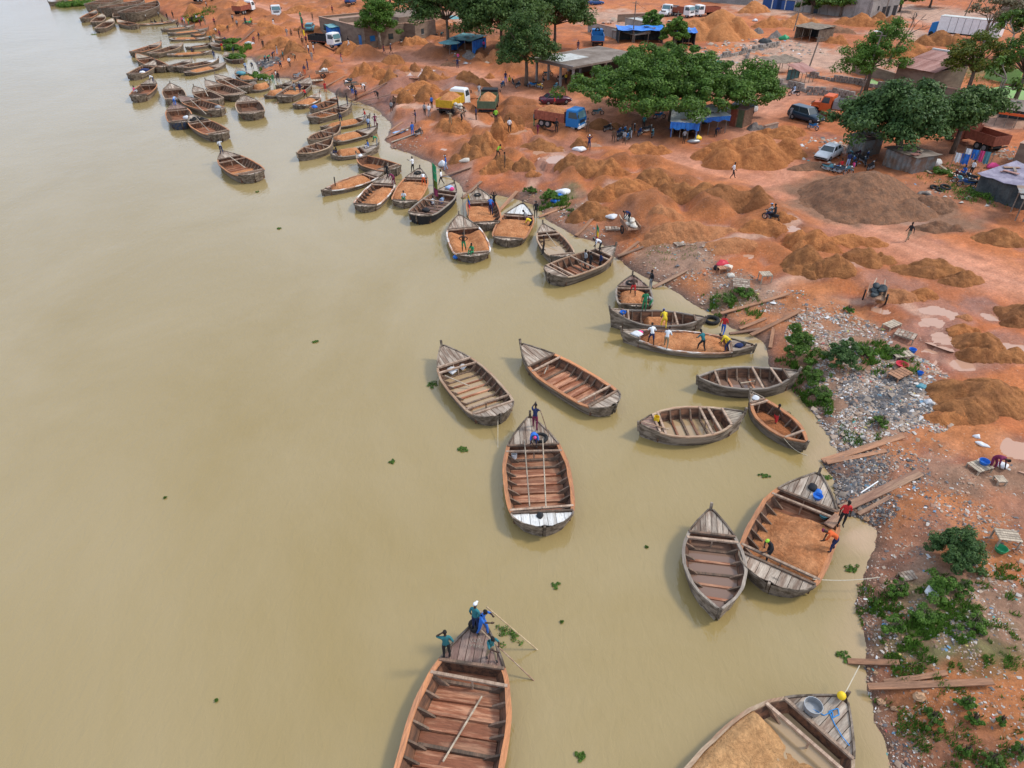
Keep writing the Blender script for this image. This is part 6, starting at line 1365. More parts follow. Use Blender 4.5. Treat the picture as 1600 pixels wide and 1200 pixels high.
tree(1400, 252, 9.5, 6.8, 6, 'big mango tree with dense blue green crown beside the tin shack', 'leaf_blue', 230, cz=4.9, rz=4.2, off=(-.6, 1.2), lobes=[(-.35, 0, -.05, .7), (.3, .1, .1, .75), (.05, -.1, .1, .8), (-.65, .3, .0, .4)], each=90, leaf=.30, cr=1.35, trunk=.42)
tree(1487, 240, 8.5, 5.0, 4.6, 'second mango tree with darker crown, right of the big one', 'leaf_dark', 120, cz=5.2, rz=3.2, each=85, leaf=.30, lobes=[(-.3, -.1, -.1, .75), (.45, .3, .1, .65)], cr=1.2)
tree(1505, 158, 10, 4.8, 4.2, 'tree with yellow blossom over the green yard', 'leaf_yellow', 80, cz=6.8, rz=3.0, each=70, hollow=.55)
tree(1582, 165, 11, 4.4, 4.2, 'tall leaning tree at the right edge in front of the green yard', 'leaf_mid', 55, cz=7.5, rz=3.6, each=60, hollow=.6)
tree(1595, 90, 11, 4.5, 4, 'dark tree cut by the right edge beside the brown building', 'leaf_dark', 70, cz=7, rz=4, each=60, leaf=.42)
tree(1268, 22, 6, 4, 3, 'tree leaning over the cement wall, left one', 'leaf_dark', 40, each=60, leaf=.45)
tree(1312, 26, 7, 6, 4, 'pair of joined tree crowns over the cement wall', 'leaf_mid', 70, each=60, leaf=.45, lobes=[(-.5, 0, 0, .6), (.5, 0, 0, .6)])
tree(1405, 18, 7, 6, 4, 'trees over the grey shop front at the road corner', 'leaf_mid', 60, each=60, leaf=.45)
tree(1452, 12, 7, 5, 4, 'tree at the top edge beyond the road junction', 'leaf_dark', 50, each=60, leaf=.48)
tree(225, -14, 9, 10, 5, 'dark trees on the far bank behind the derelict barges', 'leaf_dark', 60, each=60, leaf=.55)
def baretree(px, py, h, label, leaves=0, lm='leaf_dry', depth=4, r0=.26, lean=(0, 0, 1), spread=.5):
    rs = np.random.RandomState(int(px+py)); g = G(px, py); r = thing('bare_tree', label, 'bare tree', g, 0); b = MB(); ends = []
    limbs(b, Vector((0, 0, -.2)), Vector(lean).normalized(), h*.30, r0, depth, rs, spread, 7, ends); b.obj('branches', M['bark' if not leaves else 'bark_pale'], r, True)
    if leaves and ends:
        V, Fq = leafcloud([tuple(e) for e in ends], [.8]*len(ends), leaves, .28, rs); link(bpy.data.objects.new('crown', big_mesh('crown', V, Fq, M[lm])), r)
baretree(1388, 96, 9.5, 'leafless dark tree with forked boughs above the rusty roofed house', lean=(.35, -.1, 1))
baretree(1532, 92, 12, 'grey thin leaved tree over the white trailer', 22, 'leaf_dry', 4, .3)
baretree(1562, 110, 12, 'grey half bare tree with green twigs right of the trailer', 30, 'leaf_mid', 4, .3)
baretree(1560, 178, 9, 'crooked sparse tree standing in front of the green yard wall', 26, 'leaf_mid', 3, .25, (-.2, 0, 1))
# shrubs on the near bank
def shrub(px, py, h, rx, label, lm='leaf_mid', n=26, each=90, leaf=.09, cat='bush', g_='bushes on the near bank'):
    return tree(px, py, h, rx, rx, label, lm, n, cz=h*.48, rz=h*.5, each=each, leaf=leaf, cr=rx*.24, trunk=.03, group=g_, cat=cat, name='bush', hollow=.2)
shrub(1240, 560, 2.9, 1.25, 'dark leafy bush with spiky top right of the longest sand boat', 'leaf_mid', 60, 110, .10)
shrub(1312, 572, 2.2, 1.25, 'rounded blue green bush at the head of the rubbish slope', 'leaf_blue', 55, 110, .10)
shrub(1485, 880, 2.0, 1.25, 'feathery blue green bush near the wooden crate', 'leaf_blue', 70, 120, .085)
shrub(1466, 925, .9, 1.0, 'low bright green bush below the feathery one', 'leaf_bright', 36, 100, .08)
shrub(1500, 925, .8, .6, 'small green bush right of the low bright one', 'leaf_mid', 20, 90, .08)
shrub(1405, 925, .7, .55, 'small bush left of the weathered board', 'leaf_bright', 18, 90, .08)
shrub(1440, 965, .7, .8, 'spreading green bush on the rubbish flat', 'leaf_bright', 28, 90, .08)
shrub(1400, 985, .6, .7, 'low green bush near the waterline plank', 'leaf_bright', 22, 90, .08)
shrub(1520, 975, .5, .7, 'straggly green bush amid pale litter', 'leaf_bright', 18, 80, .07)
shrub(1365, 945, .45, .35, 'tiny green bush at the water edge', 'leaf_bright', 12, 80, .07)
shrub(1455, 1125, .5, .42, 'small green tuft bush by the long plank', 'leaf_mid', 16, 80, .07)
shrub(1505, 1105, .6, .40, 'bright green bush below the long plank', 'leaf_bright', 18, 80, .07)
shrub(1520, 1128, .5, .32, 'second bright green bush just below and right of the other', 'leaf_bright', 14, 80, .07)
shrub(1560, 1132, .5, .26, 'single small bush on bare orange soil', 'leaf_bright', 10, 80, .07)
shrub(1507, 1178, .5, .30, 'small bright bush at the bottom of the frame', 'leaf_bright', 12, 80, .07)
shrub(1545, 1190, .5, .42, 'darker bush at the bottom of the frame', 'leaf_mid', 14, 80, .07)
shrub(1590, 1180, .5, .40, 'bush in the bottom right corner', 'leaf_mid', 14, 80, .07)
shrub(1228, 655, .5, .5, 'bright green bush at the prow of the slim boat', 'leaf_bright', 14, 80, .08)
shrub(1265, 595, .9, .9, 'low green bush beside the grey pointed boat', 'leaf_mid', 30, 90, .09)
shrub(1285, 620, .6, .8, 'dark ground hugging bush under the rounded one', 'leaf_mid', 24, 90, .09)
shrub(1378, 662, .5, .6, 'green bush on the rubbish slope', 'leaf_mid', 18, 80, .08)
shrub(1395, 555, .6, 1.0, 'grassy green bush beside the broken pallet', 'leaf_mid', 26, 80, .09)
shrub(1352, 552, .6, .9, 'grassy green bush right of the rounded bush', 'leaf_bright', 24, 80, .09)
shrub(1326, 488, .4, .5, 'small green bush on top of the litter ridge', 'leaf_bright', 14, 80, .08)
shrub(862, 308, .9, 1.3, 'green bush next to the blue and white bags', 'leaf_bright', 24, 70, .13)
shrub(828, 298, .7, .8, 'small green bush on the debris slope', 'leaf_mid', 14, 70, .12)
shrub(893, 335, .6, .7, 'green bush on the bank by the small flooded boat', 'leaf_bright', 14, 70, .12)
shrub(1135, 470, .7, 1.0, 'green weeds below the wooden pallet, left clump', 'leaf_mid', 20, 70, .10)
shrub(1165, 462, .7, .9, 'green weeds below the wooden pallet, right clump', 'leaf_bright', 20, 70, .10)
shrub(403, 124, 1.1, 2.6, 'bright reeds by the little inlet', 'leaf_bright', 30, 60, .22)
shrub(362, 68, 1.1, 2.4, 'bright reeds between the far boats, upper clump', 'leaf_bright', 30, 60, .24)
shrub(364, 78, 1.1, 2.6, 'bright reeds between the far boats, middle clump', 'leaf_bright', 30, 60, .24)
shrub(370, 92, .9, 2.6, 'bright reeds behind the inlet boats', 'leaf_bright', 26, 60, .24)
shrub(120, 6, 1.0, 6.0, 'long strip of green river grass at the far top left', 'leaf_bright', 50, 70, .35)
shrub(306, 26, .8, 3.0, 'yellow green bush on the far red slope', 'leaf_yellow', 22, 60, .3)
shrub(1470, 272, .6, 1.5, 'green weeds at the foot of the tin shack', 'leaf_bright', 20, 60, .14)
shrub(1530, 305, .5, 2.4, 'strip of weeds under the tarpaulin shack wall', 'leaf_bright', 26, 60, .14)
# ------------------------------------------------------------------ floating plants
def floatplant(px, py, r, label):
    r = r*.75 if r > .2 else r*.5; rs = np.random.RandomState(int(px+py)); g = ray(px, py, .02); C = [(rs.normal()*r*.5, rs.normal()*r*.42, .04) for _ in range(14)]
    V, Fq = leafcloud(C, [r*.30]*14, 26, .045, rs, 1.0, .35); o = link(bpy.data.objects.new('water_hyacinth', big_mesh('water_hyacinth', V, Fq, M['leaf_mid']))); o.location = g
    tag(o, label, 'floating plant', 'floating tufts of water hyacinth')
for px, py, r, lb in [(676, 602, .55, 'green water plant tuft touching the side of the flooded boat'), (722, 703, .38, 'floating plant left of the white sterned boat'), (612, 722, .25, 'floating plant alone in mid river, left of the others'),
   (790, 992, .75, 'largest floating plant beside the poling men'), (868, 915, .22, 'floating plant below the white sterned boat'), (907, 1180, .28, 'floating plant at the bottom between two boats'), (493, 534, .28, 'floating plant in open water left of the boats'),
   (436, 357, .30, 'small floating plant in open water below the outermost anchored boat'), (402, 300, .3, 'small floating plant just below the outermost anchored boat'), (1195, 743, .3, 'floating plant above the boat being unloaded'), (1318, 1026, .35, 'floating plant at the end of the waterline plank'),
   (1328, 888, .4, 'floating plant near the shore by the mooring rope'), (1010, 855, .12, 'speck of plant left of the narrow boat'), (146, 54, 1.2, 'floating plant below the far row of boats'), (258, 778, .12, 'speck of plant in the empty lower left water'), (338, 1095, .14, 'speck of plant near the bottom left'), (878, 972, .14, 'speck of plant right of the poling men'), (1290, 745, .3, 'weed clump at the bow of the unloaded boat')]:
    floatplant(px, py, r, lb)
# ------------------------------------------------------------------ buildings and shelters
def frame(A, B, label, name, cat, group=None, z=None):
    a, b = G(*A), G(*B); r = thing(name, label, cat, (a.x, a.y, min(a.z, b.z)), math.atan2(b.y-a.y, b.x-a.x), group); r['w'] = 0; W = math.hypot(b.x-a.x, b.y-a.y); del r['w']; return r, W
def wbox(r, nm, m, x0, x1, y0, y1, z0, z1):
    b = MB(); b.box(((x0+x1)/2, (y0+y1)/2, (z0+z1)/2), (x1-x0, y1-y0, z1-z0)); return b.obj(nm, M[m], r)
def building(A, B, depth, h, label, wall='mud_wall', roof='roof_earth', doors=(), wins=(), parapet=.35, name='mud_building', cat='building', doorm='tin_grey', lwins=(), rdoors=()):
    r, W = frame(A, B, label, name, cat); t = .25
    wbox(r, 'wall', wall, 0, W, 0, t, -.5, h+parapet); wbox(r, 'wall', wall, 0, W, depth-t, depth, -.5, h+parapet); wbox(r, 'wall', wall, 0, t, t, depth-t, -.5, h+parapet); wbox(r, 'wall', wall, W-t, W, t, depth-t, -.5, h+parapet)
    wbox(r, 'roof', roof, t+.01, W-t-.01, t+.01, depth-t-.01, h-.15, h)
    for a, b in ((0, W),): wbox(r, 'coping', 'roof_earth' if wall == 'mud_wall' else 'roof_concrete', -.06, W+.06, -.06, t+.06, h+parapet+.003, h+parapet+.08); wbox(r, 'coping', 'roof_earth' if wall == 'mud_wall' else 'roof_concrete', -.06, t+.06, t+.07, depth+.06, h+parapet+.003, h+parapet+.08); wbox(r, 'coping', 'roof_earth' if wall == 'mud_wall' else 'roof_concrete', W-t-.06, W+.06, t+.07, depth+.06, h+parapet+.003, h+parapet+.08)
    for u, w_, m_ in doors:
        d = wbox(r, 'door', m_, u*W-w_/2, u*W+w_/2, -.05, .02, 0, 2.2); wbox(d, 'frame', 'black', u*W-w_/2-.08, u*W+w_/2+.08, -.03, .012, 2.203, 2.32)
    for u, w_, z_, m_ in wins:
        d = wbox(r, 'window', m_, u*W-w_/2, u*W+w_/2, -.04, .02, z_, z_+1.0); wbox(d, 'sill', 'cement_wall', u*W-w_/2-.1, u*W+w_/2+.1, -.12, -.042, z_-.12, z_-.003)
    for v, w_, z_, m_ in lwins: wbox(r, 'window', m_, W-.02, W+.05, v*depth-w_/2, v*depth+w_/2, z_, z_+1.0)
    return r, W
r, W = building((502, 56), (572, 76), 17, 3.4, 'flat roofed mud brick building with blue curtained lean-to and round tree in front', wins=((.12, 1.0, 1.3, 'glass'),), lwins=((.10, 1.1, 1.2, 'blue_paint'), (.35, 1.1, 1.2, 'glass')), doors=((.9, 1.1, 'blue_paint'),))
wbox(r, 'inner_wall', 'mud_wall', W*.45, W*.45+.3, .3, 16.7, 3.403, 4.3); wbox(r, 'inner_wall', 'mud_wall', W*.45+.32, W-.26, 8, 8.3, 3.403, 4.2)
wbox(r, 'upper_room', 'mud_wall', W*.55, W-.26, 8.32, 16.7, 3.404, 4.9)
building((650, 66), (672, 62), 16, 3.0, 'right hand wing of mud brick building behind the shaded motorbikes', wins=((.5, 1.0, 1.2, 'glass'),))
# blue curtain lean-to
def shelter(A, B, depth, h, label, roofm, curtain=None, back=None, name='tarpaulin_shelter', cat='shelter', drop=.3, sag=.25, posts=3, curt_sides=True, pleats=10, front=False, skirt=0):
    r, W = frame(A, B, label, name, cat); b = MB(); nx, ny = 10, 6; V = []
    for i in range(nx+1):
        for j in range(ny+1):
            u, v = i/nx, j/ny; V.append((u*(W+.6)-.3, v*(depth+.5)-.25, h+drop*v-sag*math.sin(math.pi*((u*posts) % 1.0))*.5+.10*float(fbm(u*6+W, v*4, 2, int(A[0])))))
    k = ny+1; b.add(V, [(i*k+j, (i+1)*k+j, (i+1)*k+j+1, i*k+j+1) for i in range(nx) for j in range(ny)])
    b.add([(x, y, z-.05) for x, y, z in V], [(i*k+j+1, (i+1)*k+j+1, (i+1)*k+j, i*k+j) for i in range(nx) for j in range(ny)]); b.obj('roof', M[roofm], r)
    for i in range(posts+1):
        for y in (.05, depth-.05):
            b = MB(); x = .05+(W-.1)*i/posts; b.tube([(x, y, -.3), (x+.03, y, h-.14+(drop if y > 1 else 0))], .055, 6); b.obj('post', M['bark_pale'], r)
    def cur(p, q, nm, m, z0=0.0, hh=h-.15):
        b = MB(); n = pleats*2; p = Vector(p); q = Vector(q); nrm = (q-p).normalized().cross(Vector((0, 0, 1)))
        vs = []
        for i in range(n+1):
            c = p.lerp(q, i/n)+nrm*(.07*math.sin(i*math.pi/1.5)); vs += [(c.x, c.y, z0+.1*math.sin(i*.9) if skirt else z0), (c.x, c.y, hh)]
        b.add(vs, [(2*i, 2*i+2, 2*i+3, 2*i+1) for i in range(n)]); b.obj(nm, M[m], r)
    if curtain:
        if front: cur((0, -.02, 0), (W, -.02, 0), 'curtain', curtain)
        if skirt: cur((-.25, -.28, 0), (W+.25, -.28, 0), 'skirt', curtain, h-skirt, h-.05)
        if curt_sides: cur((-.02, depth, 0), (-.02, 0, 0), 'curtain', curtain); cur((W+.02, 0, 0), (W+.02, depth, 0), 'curtain', curtain)
        cur((W, depth+.02, 0), (0, depth+.02, 0), 'back_curtain', back or curtain)
    return r, W
shelter((518, 60), (549, 62), 2.6, 2.7, 'lean-to closed with bright blue curtain against the mud building', 'tarp_teal', 'tarp_blue', front=True, name='curtained_lean_to')
shelter((1048, 215), (1086, 221), 4.5, 2.3, 'grey topped shelter with blue sides and old tyre pieces on its roof', 'tarp_white', 'tarp_blue', skirt=.9, back='tarp_black')
shelter((1092, 212), (1133, 208), 4.5, 2.3, 'open fronted grey and blue shelter with wavy edge, right of its twin', 'tarp_white', 'tarp_blue', curt_sides=False, skirt=.6, back='tarp_black')
shelter((704, 80), (738, 82), 5, 2.4, 'teal roofed tarpaulin tent under the tall trees', 'tarp_teal', 'tarp_blue', back='tarp_black')
shelter((966, 68), (1035, 68), 4, 2.6, 'long stall roofed with blue tarpaulin behind the umbrella tree', 'tarp_blue', 'tarp_black', sag=.5)
shelter((1056, 72), (1085, 72), 4, 2.6, 'small stall with a bright blue sheet right of the long one', 'tarp_blue', 'tarp_black', sag=.4)
shelter((618, 62), (652, 56), 4, 2.5, 'dark blue curtained stall beside the round green tree', 'tarp_blue', 'tarp_blue', back='tarp_black', front=True)
shelter((1378, 258), (1424, 272), 3.4, 2.0, 'rusty tin sided shack behind the big gravel mound', 'roof_concrete', 'tin_grey', name='tin_shack', sag=.05, front=True, drop=-.1)
shelter((1322, 238), (1345, 246), 3, 2.0, 'small pale tin hut between the saloon car and the mango tree', 'tin_grey', 'tin_grey', name='tin_shack', sag=.05, front=True)
shelter((1520, 305), (1598, 328), 6, 2.2, 'shack with purple grey tarpaulin roof and black plastic walls', 'tarp_purple', 'tarp_black', sag=.3, front=True, name='tarpaulin_shack')
shelter((1585, 345), (1625, 350), 2.5, 2.2, 'small awning cut by the right edge below the purple roofed shack', 'tin_grey', None, sag=.05)
shelter((1552, 196), (1600, 202), 5, 2.2, 'open stall with orange red front edge on the side road', 'roof_concrete', 'tarp_black', sag=.1, curt_sides=False)
r, W = frame((1551, 201), (1600, 208), 'orange red cloth strip hung along the stall front', 'awning_strip', 'awning'); wbox(r, 'cloth', 'orange_paint', 0, W, -.06, .0, 1.85, 2.15)
shelter((1200, 118), (1246, 114), 4, 2.0, 'ragged straw awning on forked posts beside the stone enclosure', 'straw', None, sag=.5, name='straw_awning')
shelter((1240, 60), (1276, 66), 5, 2.4, 'straw hut with woven walls and flat thatch roof', 'straw', 'straw', curt_sides=True, name='straw_hut', sag=.2, back='tarp_black')
shelter((1250, 132), (1270, 128), 3, 1.8, 'lean-to of pink rusty tin sheet with blue cloth inside', 'tin_rust', 'tarp_teal', curt_sides=False, sag=.02, name='tin_lean_to', drop=.7)
# pillared shed
r, W = frame((834, 128), (894, 143), 'open concrete shed with pillars, rubble strewn flat roof and a white roof patch', 'pillared_shed', 'shed'); dp = 15; h = 3.3
wbox(r, 'roof_slab', 'roof_concrete', -.5, W+.5, -.6, dp+.5, h, h+.28); wbox(r, 'roof_patch', 'tarp_white', W*.15, W*.62, .5, dp*.45, h+.284, h+.33); wbox(r, 'roof_edge', 'cement_wall', -.52, W+.52, -.62, -.45, h+.284, h+.40)
for i in range(4):
    for j, y in enumerate((.3, dp*.5, dp-.4)): wbox(r, 'pillar', 'cement_wall', .2+(W-.6)*i/3, .5+(W-.6)*i/3, y-.15, y+.15, -.5, h-.003)
wbox(r, 'beam', 'cement_wall', 0, W, .12, .45, h-.32, h-.004); wbox(r, 'back_wall', 'mud_wall', 0, W, dp-.2, dp, -.4, h-.005); wbox(r, 'side_wall', 'mud_wall', 0, .2, dp*.5, dp-.22, -.4, h-.005)
# rusty roofed house
r, W = frame((1392, 140), (1447, 152), 'house with rusty corrugated tin roof and pale ridge beside the dead tree', 'tin_roofed_house', 'house'); dp = 9; h = 3.4
wbox(r, 'wall', 'mud_wall', 0, W, 0, .25, -.5, h); wbox(r, 'wall', 'mud_wall', 0, W, dp-.25, dp, -.5, h+1.2); wbox(r, 'wall', 'mud_wall', 0, .25, .26, dp-.26, -.5, h); wbox(r, 'wall', 'mud_wall', W-.25, W, .26, dp-.26, -.5, h)
roofp = link(bpy.data.objects.new('roof', None), r); n = 7
for i in range(n):
    for j in range(2):
        b = MB(); x0, x1 = -.4+(W+.8)*i/n, -.4+(W+.8)*(i+1)/n+.06; y0, y1 = -.5+(dp+.8)*j/2, -.5+(dp+.8)*(j+1)/2+.1; zz = lambda y: h+.08+(y+.5)*.14+.02*(i % 2)+.03*j; m_ = 6; V = []
        for q in range(m_*2+1):
            x = x0+(x1-x0)*q/(m_*2); V += [(x, y0, zz(y0)+.03*(q % 2)), (x, y1, zz(y1)+.03*(q % 2))]
        b.add(V, [(2*q, 2*q+2, 2*q+3, 2*q+1) for q in range(m_*2)]); b.add([(a, c_, d_-.02) for a, c_, d_ in V], [(2*q+1, 2*q+3, 2*q+2, 2*q) for q in range(m_*2)]); b.obj('roof_sheet', M['tin_rust'], roofp)
wbox(r, 'parapet', 'deck_white', -.5, W+.5, dp-.1, dp+.3, h+1.21, h+1.65); wbox(r, 'door', 'black', W*.85, W*.97, -.05, .01, 0, 2.1)
# far walls and blocks
r, W = building((1190, 12), (1358, 30), 6, 3.6, 'long cement block wall front with blue and white gates along the far road', 'cement_wall', 'roof_concrete', doors=((.10, 5.5, 'blue_dark'), (.23, 5.0, 'blue_dark'), (.52, 2.2, 'navy_paint')), name='cement_compound')
for k in range(9): wbox(r, 'pilaster', 'cement_wall', W*(.32+.075*k), W*(.32+.075*k)+.35, -.16, -.003, -.3, 3.9)
for u in (.10, .23): wbox(r, 'gate_panel', 'deck_white', W*u-.12, W*u+.12, -.12, -.053, 0, 2.4)
r, W = building((1352, 30), (1400, 24), 9, 4.2, 'grey plastered shop with dark openings at the road corner', 'cement_wall', 'roof_concrete', doors=((.60, 3.0, 'black'), (.90, 1.6, 'black')), wins=((.3, 1.6, 1.6, 'black'),), name='corner_shop')
building((1560, 25), (1620, 30), 12, 7.5, 'two storey brown building in the top right corner', 'mud_wall', 'roof_concrete', wins=((.3, 1.4, 4.4, 'glass'), (.7, 1.4, 4.4, 'glass'), (.3, 1.4, 1.2, 'glass')), name='brown_building')
building((1000, 55), (1020, 52), 6, 2.6, 'small grey hut with white roof left of the bushy tree', 'cement_wall', 'tarp_white', name='small_hut', parapet=.02, doors=((.8, .9, 'black'),))
building((1138, 196), (1160, 200), 2.4, 2.2, 'brown wooden kiosk with yellow wheel emblem next to the open shelter', 'plank_brown', 'tin_rust', name='kiosk', cat='kiosk', parapet=.03, doors=((.25, .8, 'rust_red'), (.75, .8, 'green_paint')))
building((1095, 2), (1175, 8), 10, 3.5, 'grey walled compound at the top edge behind the trucks', 'cement_wall', 'roof_concrete', name='grey_compound')
building((886, 18), (915, 18), 8, 3.5, 'grey corner building at the top edge beside the blue car', 'cement_wall', 'roof_concrete', name='grey_building')
building((240, -12), (330, -14), 8, 4, 'dark sheds on the far bank behind the barges', 'mud_wall', 'roof_concrete', name='bank_shed')
building((1578, 262), (1625, 274), 5, 2.4, 'low mud brick walled room right of the washing line', 'mud_wall', 'roof_earth', name='roofless_room')
# tents and trailer
r, W = frame((955, 60), (1000, 70), 'low white tent roof in front of the small hut', 'white_tent', 'tent'); b = MB(); b.prism([(0, 0), (W*.8, 0), (W*.8, 4), (0, 4)], [1.6]*4, [1.7, 1.7, 2.3, 2.3]); b.obj('canvas', M['tarp_white'], r); 
for x in (.1, W*.8-.1): wbox(r, 'post', 'bark_pale', x-.05, x+.05, .05, .15, 0, 1.6)
r, W = frame((1456, 57), (1556, 68), 'long white box trailer with blue cab end parked across the road', 'box_trailer', 'trailer')
wbox(r, 'box', 'white_paint', .5, W, 0, 2.5, 1.1, 4.0); wbox(r, 'roof_sheet', 'tarp_white', .45, W+.05, -.05, 2.55, 4.003, 4.06); wbox(r, 'chassis', 'black', .8, W-.5, .6, 1.9, .75, 1.097)
b = MB(); b.loft([[(-1.0, 0, .6), (-1.0, 2.4, .6), (-.8, 2.3, 2.6), (-.8, .1, 2.6)], [(.4, 0, .6), (.4, 2.4, .6), (.4, 2.3, 2.9), (.4, .1, 2.9)]]); b.obj('cab', M['blue_paint'], r)
for x in (-.4, W-3.2, W-2.0): 
    for y in (.1, 2.3): b = MB(); b.disc((x, y, .5), (0, 1, 0), .5, .3, 14); b.obj('wheel', M['tyre'], r)
for k in range(1, 8): wbox(r, 'rib', 'metal_grey', 1.2+(W-1.2)*k/8-.04, 1.2+(W-1.2)*k/8+.04, -.04, -.003, 1.15, 3.95)
def parasol(px, py, m, label, R_=1.5, h=2.1):
    g = G(px, py); r = thing('parasol', label, 'parasol', g); b = MB(); n = 8
    b.add([(0, 0, h+.45)]+[(R_*math.cos(2*math.pi*i/n), R_*math.sin(2*math.pi*i/n), h-.1) for i in range(n)], [(0, 1+i, 1+(i+1) % n) for i in range(n)]); b.add([(0, 0, h+.42)]+[(R_*math.cos(2*math.pi*i/n), R_*math.sin(2*math.pi*i/n), h-.13) for i in range(n)], [(0, 1+(i+1) % n, 1+i) for i in range(n)]); b.obj('canopy', M[m], r)
    b = MB(); b.tube([(0, 0, 0), (0, 0, h+.4)], .03, 6); b.obj('pole', M['metal_grey'], r)
parasol(703, 90, 'tarp_teal', 'faded green parasol at the left of the teal tent', 2.1)
parasol(708, 44, 'tarp_teal', 'pale parasol behind the tall tree', 1.9)
# stone walls
def stonewall(pts, h, label, t=.45, m='stone', name='stone_wall'):
    P = [G(*p) for p in pts]; c = P[0]; r = thing(name, label, 'wall', c); rs = random.Random(int(pts[0][0])); cnt = 0; far = MB()
    for A, B in zip(P[:-1], P[1:]):
        d = B-A; L = d.length; rz = math.atan2(d.y, d.x); nx = max(1, int(L/.75)); nz = max(1, int(h/.38))
        for k in range(nz):
            for i in range(nx):
                f = (i+.5+(.25 if k % 2 else -.25))/nx; q = A.lerp(B, min(max(f, .02), .98))-c
                if k == nz-1 and rs.random() < .35: continue
                sz = (L/nx*.94*rs.uniform(.85, 1), t*rs.uniform(.85, 1.1), h/nz*.95)
                b = MB() if cnt < 290 else far; b.box((q.x, q.y, q.z+(k+.5)*h/nz-.1), sz, rz+rs.uniform(-.06, .06), .92, .92)
                if cnt < 290: b.obj('stone', M[m], r)
                cnt += 1
    if far.v: tag(far.obj('stone', M[m], r), kind='stuff')
stonewall([(1214, 133), (1250, 140), (1262, 146)], 1.1, 'rough stone wall along the road left of the tin lean-to')
stonewall([(1262, 148), (1300, 150), (1345, 160)], 1.3, 'stone enclosure wall behind the ridden motorbike, right part')
stonewall([(1262, 120), (1330, 130), (1400, 142)], 1.0, 'back wall of the stone enclosure')
stonewall([(1120, 92), (1165, 82), (1215, 72)], 1.0, 'broken block wall at the foot of the sand mountain', t=.6)
stonewall([(1165, 95), (1170, 85)], 1.0, 'short stub of the broken block wall')
def plainwall(A, B, h, label, m='mud_wall', t=.3):
    r, W = frame(A, B, label, 'boundary_wall', 'wall'); wbox(r, 'wall', m, 0, W, 0, t, -.5, h); wbox(r, 'coping', 'roof_earth', -.03, W+.03, -.05, t+.05, h+.003, h+.1)
plainwall((1445, 152), (1600, 184), 1.9, 'reddish mud wall of the green yard behind the mango trees')
plainwall((1330, 112), (1395, 130), 1.6, 'mud wall behind the street lamp in front of the small green lawn')
plainwall((918, 50), (968, 62), 2.0, 'grey brown wall left of the small hut', 'cement_wall')
plainwall((965, 35), (1010, 33), 1.6, 'thin brick wall behind the small hut', 'mud_wall')
plainwall((1195, 205), (1215, 200), .6, 'low kerb of blocks at the shelters', 'stone')
r, W = frame((1335, 128), (1392, 140), 'small green lawn behind the street lamp', 'green_lawn', 'lawn'); b = MB(); b.prism([(0, .5), (W, .5), (W, 5), (0, 5)], 0, .12); b.obj('turf', M['court_green'], r)
r, W = frame((1490, 150), (1620, 178), 'bright green playing court behind the mud wall', 'green_court', 'court'); b = MB(); b.prism([(0, 1), (W, 1), (W, 14), (0, 14)], 0, .15); b.obj('court_surface', M['court_green'], r)
r, W = frame((1474, 128), (1560, 150), 'pale green wall of the court beyond the yellow blossom tree', 'court_wall', 'wall'); wbox(r, 'wall', 'court_green', 0, W*.6, 9, 9.25, 0, 2.2)
# poles
def upole(px, py, h, label, lamp=False, lean=(0, 0), m='bark_pale'):
    g = G(px, py); r = thing('utility_pole', label, 'street lamp' if lamp else 'pole', g, 0); b = MB(); top = (lean[0], lean[1], h); b.tube([(0, 0, -.5), top], [.16, .10], 8); b.obj('mast', M[m], r)
    b = MB(); b.beam((top[0]-.7, top[1], h-.4), (top[0]+.7, top[1], h-.4), .1, .1); b.obj('crossarm', M[m], r)
    if lamp:
        b = MB(); b.tube([top, (top[0]-.9, top[1]-.2, h+.25)], .05, 6); b.obj('lamp_arm', M['metal_grey'], r); b = MB(); b.sphere((top[0]-1.1, top[1]-.25, h+.22), (.35, .16, .08), 8, 4); b.obj('lamp_head', M['white_paint'], r)
    return g+Vector(top)
t1 = upole(988, 66, 7.5, 'tall grey pole in front of the blue tarpaulin stall'); t2 = upole(1050, 70, 6, 'grey pole between the small bushy trees', lean=(.5, 0))
t3 = upole(1240, 48, 6, 'thin pole standing beside the straw hut', lean=(.5, 0)); t4 = upole(1262, 110, 5.5, 'leaning pole behind the stone enclosure', lean=(.8, 0))
t5 = upole(1343, 148, 8.5, 'street lamp rising through the tall irregular tree', True, (.8, 0)); t6 = upole(1500, 40, 8, 'pole behind the white trailer', lean=(1.2, 0)); t7 = upole(1380, 32, 6, 'street lamp at the grey corner shop', True)
for a, b_, lb in ((t1, t2, 'power line between the two poles near the bushy trees'), (t5, t6, 'power line sagging from the street lamp to the trailer pole')):
    b = MB(); pts = [a.lerp(b_, i/12)-Vector((0, 0, 1.2*math.sin(math.pi*i/12)+.3)) for i in range(13)]; b.tube(pts, .02, 4); tag(b.obj('power_line', M['black']), lb, 'cable')
